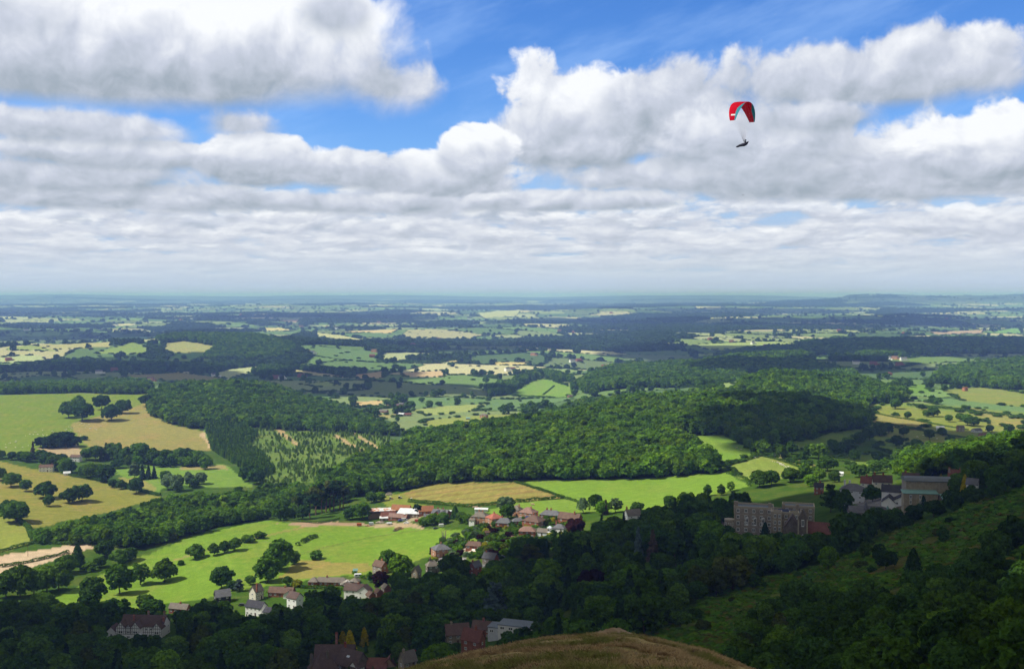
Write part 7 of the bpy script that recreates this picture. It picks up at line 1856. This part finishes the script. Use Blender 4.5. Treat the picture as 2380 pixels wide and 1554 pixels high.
ch = [[(F(-.02, 0, -.02), .15), (F(-.16, 0, .16), .145), (F(-.27, 0, .36), .15), (F(-.30, 0, .50), .07), (F(-.28, 0, .62), .085), (F(-.26, 0, .70), .095), (F(-.25, 0, .78), .07)]]
for sd in (1, -1):
    ch.append([(F(-.27, 0, .36), .15), (F(-.25, .19 * sd, .42), .07), (F(-.06, .30 * sd, .44), .05), (F(.06, .25 * sd, .66), .038), (F(.075, .245 * sd, .72), .03)])
    ch.append([(F(-.02, 0, -.02), .15), (F(.08, .10 * sd, -.05), .10), (F(.50, .11 * sd, -.02), .07), (F(.95, .10 * sd, -.16), .05), (F(1.25, .09 * sd, -.30), .04), (F(1.38, .09 * sd, -.26), .035)])
    for fi, (dx, ln) in enumerate(((-.03, .055), (-.012, .068), (.006, .07), (.024, .062))):
        b0 = F(.075 + dx, .245 * sd, .72)
        ch.append([(F(.075, .245 * sd, .72), .03), (F(.075 + dx, .243 * sd, .755), .011), (F(.075 + dx * 1.1 + .012, .236 * sd, .755 + ln * .5), .009), (F(.075 + dx * 1.1 - .004, .215 * sd, .75 + ln * .45), .008)])
    ch.append([(F(.075, .245 * sd, .72), .03), (F(.105, .225 * sd, .735), .010), (F(.11, .21 * sd, .76), .009)])
ps = skinned('person', ch, BLACKF); ps.location = pil
tag(ps, 'pilot in dark clothes and helmet reclining in a pod with raised arms', 'person')
b = MB()
hv, hf = ico(3)
hp = [tuple(F(-.265, 0, .715) + Vector(q) * (.145 if q[2] > -.45 else .135)) for q in hv]
me = bpy.data.meshes.new('helmet'); me.from_pydata(hp, [], [tuple(int(i_) for i_ in f_) for f_ in hf]); link('helmet', me, BLACKF, ps)
for sd in (1, -1):
    b = MB(); pts = [F(.075 + .05 * math.cos(a), .235 * sd + .0 * a, .745 + .03 * math.sin(a)) for a in np.linspace(0, 6.0, 8)]
    b.tube(pts, .008, 4); o = b.build('brake_toggle', LINEM, ps)
# the tiny dark bird lower in the sky
bp_ = at(1727, 453.5, 150)
b = MB(); b.tube([(-.12, 0, 0), (-.05, 0, .01), (.06, 0, .01), (.16, 0, 0)], [.02, .05, .045, .015], 6)
b.add([(0, .03, .02), (.07, .03, .02), (.03, .22, .10), (-.02, .34, .05), (-.05, .2, .08)], [(0, 1, 2), (0, 2, 4), (4, 2, 3)]); b.add([(0, -.03, .02), (.07, -.03, .02), (.03, -.22, .10), (-.02, -.34, .05), (-.05, -.2, .08)], [(0, 2, 1), (0, 4, 2), (4, 3, 2)])
o = b.build('bird', BLACKF); o.location = bp_; o.rotation_euler = (0, 0, .6); o.scale = (.8,) * 3; tag(o, 'tiny dark bird gliding below the paraglider', 'bird')

# ------------------------------------------------------------------ sheep and cattle
WOOL = plain_mat('wool', (.66, .62, .54), .9, .08, 4); HIDE = plain_mat('brown_hide', (.24, .10, .05), .8, .3, 2); PIED = plain_mat('pale_hide', (.52, .36, .26), .8, .5, 1.5)


def beast(name, L, hgt, r, mat, graze):
    c = [[((-.45 * L, 0, hgt * .72), r * .8), ((-.15 * L, 0, hgt * .68), r), ((.2 * L, 0, hgt * .68), r * 1.02), ((.45 * L, 0, hgt * .76), r * .7)]]
    nz = hgt * (.30 if graze else .98)
    c.append([((.45 * L, 0, hgt * .76), r * .7), ((.62 * L, 0, (hgt * .76 + nz) / 2 + .06), r * .42), ((.78 * L, 0, nz), r * .36), ((.93 * L, 0, nz - .1 * hgt), r * .22)])
    for sx_, xx in ((1, .34), (-1, .34), (1, -.38), (-1, -.38)):
        k = .05 * L if xx < 0 else 0
        c.append([((.2 * L if xx > 0 else -.15 * L, 0, hgt * .68), r), ((xx * L, sx_ * r * .55, hgt * .48), r * .34), ((xx * L - k, sx_ * r * .55, hgt * .25), r * .17), ((xx * L, sx_ * r * .55, .02), r * .15)])
    c.append([((-.45 * L, 0, hgt * .72), r * .8), ((-.58 * L, 0, hgt * .62), r * .14), ((-.60 * L, 0, hgt * .4), r * .09)])
    return skinned(name, c, mat, None, 1)


SHEEP = [beast('sheep', 1.1, .85, .27, WOOL, g_) for g_ in (True, False)]
first = [True, True]


def stand(proto, k, u, v, label, cat, group, y0=600, y1=2200):
    x, y, z = ground(u, v, y0, y1)
    if first[k]: o = proto[k]; first[k] = False
    else: o = proto[k].copy(); COL.objects.link(o)
    o.location = (x, y, z); o.rotation_euler = (0, 0, float(rng.random() * 6.28)); o.scale = (float(rng.uniform(1.15, 1.45)),) * 3
    tag(o, label, cat, group)


for zx, zy in [(55, 690), (145, 690), (52, 662), (97, 648), (84, 650), (145, 640), (148, 630), (262, 672), (210, 686), (237, 582), (278, 566), (310, 569), (320, 546), (332, 548), (349, 567), (397, 532), (397, 570), (403, 580), (437, 575), (388, 604), (320, 630), (330, 640), (345, 628), (358, 632), (485, 538), (498, 545), (515, 568), (526, 553), (560, 552), (605, 527), (606, 548), (618, 520),
               (636, 497), (640, 540), (659, 500), (668, 510), (676, 509), (660, 530), (722, 538), (735, 536), (740, 480), (759, 467), (782, 478), (792, 507), (828, 475), (838, 515), (849, 510), (879, 517), (898, 526), (936, 490), (957, 418), (748, 582), (838, 512)]:
    stand(SHEEP, int(rng.random() < .3), zx / 4, 867.7 + zy / 4, 'white sheep grazing on the big hill pasture', 'sheep', 'sheep on the big hill pasture', 1150, 2000)
for zx, zy in [(42, 822), (60, 826), (85, 828), (95, 832), (108, 838), (118, 845), (126, 842), (137, 850), (150, 862), (163, 872), (175, 880), (190, 870), (205, 882), (222, 895), (112, 850), (130, 856)]:
    stand(SHEEP, int(rng.random() < .3), 1785 + zx / 4, 867.7 + zy / 4, 'white sheep in the pasture beyond the mansion', 'sheep', 'sheep in the pasture beyond the mansion', 700, 1300)
for u, v in [(2048, 998), (2100, 1005), (2132, 1016), (2145, 1012), (2178, 1020), (2210, 1024), (2150, 1004), (1945, 1062), (1712, 1041), (1722, 1045), (1748, 1062), (1755, 1064)]:
    stand(SHEEP, 0, u, v, 'white sheep dotted over the sloping valley fields', 'sheep', 'sheep on the sloping valley fields', 800, 1500)
COWS = [beast('cow', 2.1, 1.4, .40, HIDE, True), beast('cow', 2.1, 1.4, .40, PIED, False)]
first = [True, True]
for k, u, v, lb in [(1, 1103, 1181, 'pale cow at the hedge behind the grey shed'), (0, 1110, 1182, 'brown cow in the middle of three by the hedge'), (0, 1119, 1182, 'brown cow nearest the pale willow'), (1, 1238, 1174, 'lone pale brown cow in the bright meadow behind the brick houses')]:
    stand(COWS, k, u, v, lb, 'cow', None, 500, 1000)

# ------------------------------------------------------------------ vehicles and farm gear
TYRE = plain_mat('tyre', (.02, .02, .02), .9, .2, 4); GLS = PANE


def wheel(root, x, y, r, w):
    b = MB(); b.tube([(x, y - w/2, r), (x, y + w/2, r)], r, 10); o = b.build('wheel', TYRE, root)
    b = MB(); s_ = -1 if y < 0 else 1; b.tube([(x, y + s_ * w * .5, r), (x, y + s_ * (w * .5 + .02), r)], r * .55, 8); b.build('hub', METAL, o)


def vehicle(u, v, col, label, cat='car', name='parked_car', yaw=0.0, kind='car', y1=900, y0=300):
    x, y, z = ground(u, v, y0, y1)
    o = empty(name, (x, y, z), R(yaw)); tag(o, label, cat)
    pm = plain_mat('paint', col, .35, .04, 1, spec=.5)
    b = MB()
    if kind == 'car':
        b.prism([(-2.1, .35), (2.1, .35), (2.15, .75), (1.2, .95), (.65, 1.45), (-1.2, 1.48), (-1.95, .98), (-2.15, .8)], 'y', -.82, .82); part(o, 'body', b, pm)
        b = MB(); b.prism([(1.0, .98), (.6, 1.40), (-1.1, 1.42), (-1.7, 1.0)], 'y', -.84, .84); part(o, 'windows', b, GLS)
        for wx in (-1.3, 1.3):
            for wy in (-.75, .75): wheel(o, wx, wy, .33, .2)
        for wy in (-.6, .6):
            b = MB(); b.box(2.12, 2.17, wy - .15, wy + .15, .6, .75); part(o, 'headlight', b, GLASSW)
    elif kind == 'van':
        b.prism([(-2.4, .4), (2.3, .4), (2.35, .95), (1.7, 1.15), (1.15, 1.95), (-2.4, 2.0)], 'y', -.9, .9); part(o, 'body', b, pm)
        b = MB(); b.prism([(1.6, 1.18), (1.15, 1.85), (.4, 1.85), (.4, 1.2)], 'y', -.92, .92); part(o, 'windows', b, GLS)
        for wx in (-1.5, 1.5):
            for wy in (-.8, .8): wheel(o, wx, wy, .34, .22)
    elif kind == 'trailer':
        b.prism([(-1.9, .5), (1.9, .5), (1.95, 1.6), (1.6, 2.35), (-1.9, 2.4)], 'y', -.95, .95); part(o, 'body', b, pm)
        b = MB(); b.tube([(1.9, 0, .55), (3.0, 0, .5)], .05, 5); part(o, 'drawbar', b, METAL)
        for wy in (-1, 1): wheel(o, -.2, wy * .95, .33, .2); wheel(o, .5, wy * .95, .33, .2)
    elif kind == 'caravan':
        b.prism([(-2.3, .45), (2.3, .45), (2.5, 1.1), (2.1, 2.3), (-2.0, 2.4), (-2.45, 1.2)], 'y', -1.05, 1.05); part(o, 'body', b, pm)
        b = MB(); b.box(-1.5, -.3, -1.07, 1.07, 1.3, 1.9); b.box(.4, 1.4, -1.07, 1.07, 1.3, 1.9); part(o, 'windows', b, GLS)
        b = MB(); b.tube([(2.3, 0, .5), (3.4, 0, .45)], .06, 5); part(o, 'drawbar', b, METAL)
        for wy in (-1, 1): wheel(o, 0, wy, .33, .2)
    elif kind == 'tank':
        b.tube([(-2.1, 0, 1.3), (-1.7, 0, 1.3), (1.7, 0, 1.3), (2.1, 0, 1.3)], [.5, .85, .85, .5], 12); part(o, 'tank', b, pm)
        b = MB(); b.box(-1.8, 2.6, -.4, .4, .45, .6); part(o, 'chassis', b, TYRE)
        for wy in (-1, 1): wheel(o, -.2, wy * .8, .45, .25)
    elif kind == 'tractor':
        b.box(-.3, 1.7, -.45, .45, .75, 1.35); part(o, 'bonnet', b, pm)
        b = MB(); b.prism([(-1.2, 1.0), (-.2, 1.0), (-.3, 2.35), (-1.1, 2.35)], 'y', -.65, .65); part(o, 'cab', b, GLS)
        b = MB(); b.box(-1.25, -.15, -.75, .75, 2.35, 2.5); part(o, 'cab_roof', b, WHITE)
        for wy in (-.8, .8): wheel(o, -.8, wy, .8, .4); wheel(o, 1.25, wy, .48, .3)
    return o


vehicle(1013, 1229, (.04, .055, .085), 'dark blue estate car parked left of the white horsebox', 'car', 'parked_car', 14)
vehicle(1026, 1224, (.80, .80, .80), 'white horsebox behind the dark blue estate car', 'trailer', 'horsebox', 10, 'trailer')
vehicle(944, 1216, (.80, .80, .80), 'white pickup parked in the farm yard', 'car', 'parked_car', 160)
vehicle(931, 1211, (.03, .09, .40), 'bright blue car beside the grey lorry in the yard', 'car', 'parked_car', 8)
vehicle(940, 1209, (.50, .52, .54), 'grey sided lorry body standing before the silo', 'truck', 'lorry', 4, 'van')
vehicle(863, 1220, (.52, .58, .66), 'pale blue grey box trailer among the rubble', 'trailer', 'box_trailer', 6, 'trailer')
vehicle(905, 1219, (.72, .74, .80), 'white cylindrical tank trailer on the rough ground', 'trailer', 'tank_trailer', 10, 'tank')
vehicle(835, 1222, (.55, .10, .06), 'red farm trailer at the left end of the yard scrap', 'trailer', 'farm_trailer', 5, 'trailer')
vehicle(930, 1158, (.72, .70, .62), 'pale tractor parked highest on the farm track', 'tractor', 'tractor', 40, 'tractor', 1100)
vehicle(958, 1163, (.70, .70, .70), 'white cab tractor right of the track', 'tractor', 'tractor', 20, 'tractor', 1100)
vehicle(909, 1160, (.38, .10, .06), 'rusty red machine below the rubble heap', 'farm machine', 'farm_machine', 0, 'tractor', 1100)
vehicle(884, 1147, (.62, .64, .70), 'silver car by the wood edge above the farm', 'car', 'parked_car', 20, 'car', 1100)
vehicle(971, 1212, (.42, .05, .04), 'dark red van under the farm pine', 'van', 'parked_van', 0, 'van')
vehicle(1276, 1243, (.82, .82, .82), 'white caravan beside the pale grey garage', 'caravan', 'caravan', -30, 'caravan')
vehicle(976, 1517, (.55, .01, .03), 'bright red van among the trees below the modern house', 'van', 'parked_van', -10, 'van')
vehicle(815, 1354, (.35, .42, .52), 'pale blue car at the open garage of the long bungalow', 'car', 'parked_car', 60)
vehicle(832, 1341, (.80, .80, .82), 'white caravan on the lawn behind the long bungalow', 'caravan', 'caravan', 12, 'caravan')
vehicle(563, 1407, (.03, .03, .035), 'black car on the drive beside the white slate roofed house', 'car', 'parked_car', 5)
for k, (u, v) in enumerate([(1737, 1226), (1742, 1223), (1747, 1221), (1752, 1219)]):
    vehicle(u, v, (.75, .76, .80), ('first', 'second', 'third', 'last')[k] + ' silver car from the lower end of the row before the mansion', 'car', 'parked_car', 60, 'car', 700)
# pool cover beside the mansion
x, y, z = ground(1697, 1216, 300, 700)
b = MB(); b.prism([(-2.6, 1.2), (0, 2.0), (2.6, 1.2), (2.6, 1.0), (-2.6, 1.0)], 'x', -3.2, 3.2)
o = b.build('pool_cover', plain_mat('blue_sheet', (.01, .16, .62), .5, .06, 1)); o.location = (x, y, z); o.rotation_euler = (0, 0, R(-8)); tag(o, 'bright blue sheet cover beside the mansion terrace', 'pool cover')
# rubble and scrap in the yard
HEAPM = plain_mat('rubble', (.42, .36, .30), .9, .5, 1.2)


def heap(u, v, w, h, mat, label, name='rubble_heap', cat='rubble heap', n=60, y1=1100):
    x, y, z = ground(u, v, 400, y1)
    b = MB(); W_ = w * y / FP
    for k in range(n):
        a = rng.random() * 6.28; r = rng.random() ** .6
        px_, py_ = math.cos(a) * r * W_ / 2, math.sin(a) * r * W_ / 3.5
        s_ = (.18 + .5 * rng.random()) * W_ / 10 + .12; hz_ = h * (1 - r * r) * rng.random()
        vv_, ff_ = ico(1)
        vv_ = vv_ * (s_ * (.7 + .6 * rng.random((len(vv_), 1)))) * np.array((1, 1, .7)) + np.array((px_, py_, hz_ + s_ * .3))
        b.add(vv_, [tuple(int(i_) for i_ in q) for q in ff_])
    o = b.build(name, mat); o.location = (x, y, z); tag(o, label, cat)


heap(905, 1150, 18, 2.6, HEAPM, 'grey rubble heap on the rough ground above the farm')
heap(885, 1214, 24, 1.0, HEAPM, 'pale spread of stones behind the trailers in the yard')
heap(903, 1216, 16, .9, HEAPM, 'small heap of rubble near the tank trailer')
heap(930, 1229, 26, 1.6, plain_mat('rusty_scrap', (.26, .14, .07), .8, .6, .8), 'rusty scrap heap at the edge of the bright meadow', 'scrap_heap', 'scrap heap')
heap(920, 1233, 14, .9, plain_mat('dark_scrap', (.12, .09, .07), .8, .5, .8), 'darker scrap lying left of the rusty heap', 'scrap_heap', 'scrap heap')
heap(855, 1222, 14, .8, plain_mat('mixed_scrap', (.36, .20, .12), .8, .6, .8), 'brownish scrap beside the pale blue box trailer', 'scrap_heap', 'scrap heap')
# the dead tree and two bleached stumps by the square brick house
x, y, z = ground(1031, 1262, 400, 900)
o = empty('dead_tree', (x, y, z)); tag(o, 'leafless dead tree with pale upright branches beside the square brick house', 'tree')
b = MB(); b.tube([(0, 0, -.3), (.1, 0, 1.2), (.4, 0, 2.4)], [.6, .45, .4], 8); part(o, 'trunk', b, M_BARK)
for k in range(9):
    a = k * .75 + rng.random() * .4; q = .5 + 1.6 * rng.random()
    b = MB(); p0 = Vector((.3, 0, 1.8 + .06 * k)); p1 = p0 + Vector((math.cos(a) * q, math.sin(a) * q * .6, 2.2)); p2 = p1 + Vector((math.cos(a) * .5, math.sin(a) * .3, 3.0 + rng.random() * 2)); p3 = p2 + Vector((.3 * rng.normal(), .3 * rng.normal(), 1.6))
    b.tube([p0, p1, p2, p3], [.22, .15, .09, .03], 5)
    for j_ in range(3):
        f_ = p1.lerp(p2, .3 + .3 * j_); b.tube([f_, f_ + Vector((rng.normal() * .7, rng.normal() * .5, 1.2))], [.05, .015], 4)
    part(o, 'branch', b, M_PALEBARK)
for u, v, lb in ((1044, 1257, 'left bleached tree stump standing in the grass near the dead tree'), (1062, 1261, 'right taller bleached stump standing in the grass near the bungalow')):
    x, y, z = ground(u, v, 400, 900)
    b = MB(); b.tube([(0, 0, -.2), (.05, 0, .8), (-.05, 0, 1.8), (.1, .05, 2.6 if 'right' not in lb else 3.2)], [.42, .34, .30, .34], 7); b.tube([(.05, 0, 2.0), (.45, 0, 2.9)], [.2, .1], 5)
    o = b.build('tree_stump', M_PALEBARK); o.location = (x, y, z); tag(o, lb, 'tree stump')
# bare stones on the hillside
for u, v, s_, lb in ((2098, 1338, 1.4, 'pale rock beside the tall pointed hillside tree'), (1975, 1396, 1.0, 'flat pale rock by the bracken bushes'), (1894, 1332, .9, 'small pale stone at the bracken edge')):
    x, y, z = ground(u, v, 80, 500)
    vv_, ff_ = ico(2); vv_ = vv_ * (1 + .5 * (rng.random((len(vv_), 1)) - .5)) * np.array((1.2, .9, .55)) * s_
    me = npmesh('rock', vv_, ff_); o = link('rock', me, plain_mat('pale_rock', (.36, .32, .28), .9, .3, 1)); o.location = (x, y, z + .1); tag(o, lb, 'rock')
# fence, walls and a pole
def fence(pts, label, h=1.2, y0=300, y1=1000, step=3.0, mat=None):
    L = wline(pts, y0, y1, 8); c = Vector((*L[0], float(H(*L[0]))))
    o = empty('fence', c); tag(o, label, 'fence')
    acc = 0; P_ = []
    for (ax, ay), (bx, by) in zip(L[:-1], L[1:]):
        d = math.hypot(bx - ax, by - ay); n = max(1, int(d / step))
        for k in range(n): P_.append((ax + (bx - ax) * k / n, ay + (by - ay) * k / n))
    P_.append(tuple(L[-1]))
    P_ = [Vector((a, b_, float(H(a, b_)))) - c for a, b_ in P_]
    b = MB()
    for p0, p1 in zip(P_[:-1], P_[1:]):
        for zz in (.45, .95): b.tube([p0 + Vector((0, 0, zz * h)), p1 + Vector((0, 0, zz * h))], .045, 4)
    part(o, 'rails', b, mat or BOARDS)
    for p in P_[:90]:
        b = MB(); b.box(p.x - .07, p.x + .07, p.y - .07, p.y + .07, p.z - .3, p.z + h + .1); part(o, 'post', b, mat or BOARDS)


fence([(650, 1330), (690, 1292), (760, 1272), (860, 1250), (960, 1236), (1010, 1230)], 'post and rail fence crossing the bright meadow')
fence([(1060, 1240), (1088, 1232)], 'short garden fence at the meadow corner')


def wall(pts, h, label, mat, y0=200, y1=900, w=.5):
    L = wline(pts, y0, y1, 4); c = Vector((*L[0], float(H(*L[0])))); b = MB()
    for (ax, ay), (bx, by) in zip(L[:-1], L[1:]):
        za, zb = float(H(ax, ay)) - c.z, float(H(bx, by)) - c.z; d = math.hypot(bx - ax, by - ay); nx_, ny_ = -(by - ay) / d * w / 2, (bx - ax) / d * w / 2
        ax, ay, bx, by = ax - c.x, ay - c.y, bx - c.x, by - c.y
        b.add([(ax - nx_, ay - ny_, za - 1), (bx - nx_, by - ny_, zb - 1), (bx + nx_, by + ny_, zb - 1), (ax + nx_, ay + ny_, za - 1), (ax - nx_, ay - ny_, za + h), (bx - nx_, by - ny_, zb + h), (bx + nx_, by + ny_, zb + h), (ax + nx_, ay + ny_, za + h)],
              [(0, 3, 2, 1), (4, 5, 6, 7), (0, 1, 5, 4), (1, 2, 6, 5), (2, 3, 7, 6), (3, 0, 4, 7)])
    o = b.build('garden_wall', mat); o.location = c; tag(o, label, 'wall')


wall([(1082, 1276), (1126, 1282)], 1.0, 'pale terrace wall below the bay windowed bungalow', WHITE)
wall([(1690, 1208), (1728, 1200)], 2.2, 'stepped stone terrace wall left of the mansion tower', STONE, 300, 700)
wall([(2050, 1190), (2110, 1180)], 1.6, 'stone retaining wall below the white house', DKSTONE, 250, 600)
x, y, z = ground(65, 1293, 500, 900)
b = MB(); b.tube([(0, 0, -.5), (0, 0, 8.5)], [.16, .12], 6); b.box(-.9, .9, -.06, .06, 7.7, 7.9); o = b.build('telegraph_pole', M_BARK); o.location = (x, y, z); tag(o, 'slim wooden pole in the pale stubble field', 'pole')
# little garden buildings
for u, v, w, lb, m1, m2 in [(1132, 1243, 10, 'small brick outhouse in the garden below the pinkish red roof', BRICK, BROWN), (1146, 1256, 11, 'dark garden shed with blue grey roof', BOARDS, DARKS), (1130, 1268, 9, 'small green glazed greenhouse in the gardens', GLASSW, GREENM), (1196, 1256, 14, 'garden shed with brown roof below the solar panelled house', BOARDS, BROWN), (2125, 1178, 9, 'orange brick chimneyed outhouse below the hall', ORANGEB, BRICK), (826, 1332, 9, 'pale green shed behind the long bungalow', GLASSW, GREENM)]:
    house(u, v, w, lb, float(rng.uniform(-25, 25)), .7, 1, 'gable', m1, m2, rh=1.0, win=1, side=(0, 0), chim=(), name='shed', cat='shed', door=False, sh=2.0, y1=900)
print('things', len(bpy.data.objects), round(time.time() - T0, 1))
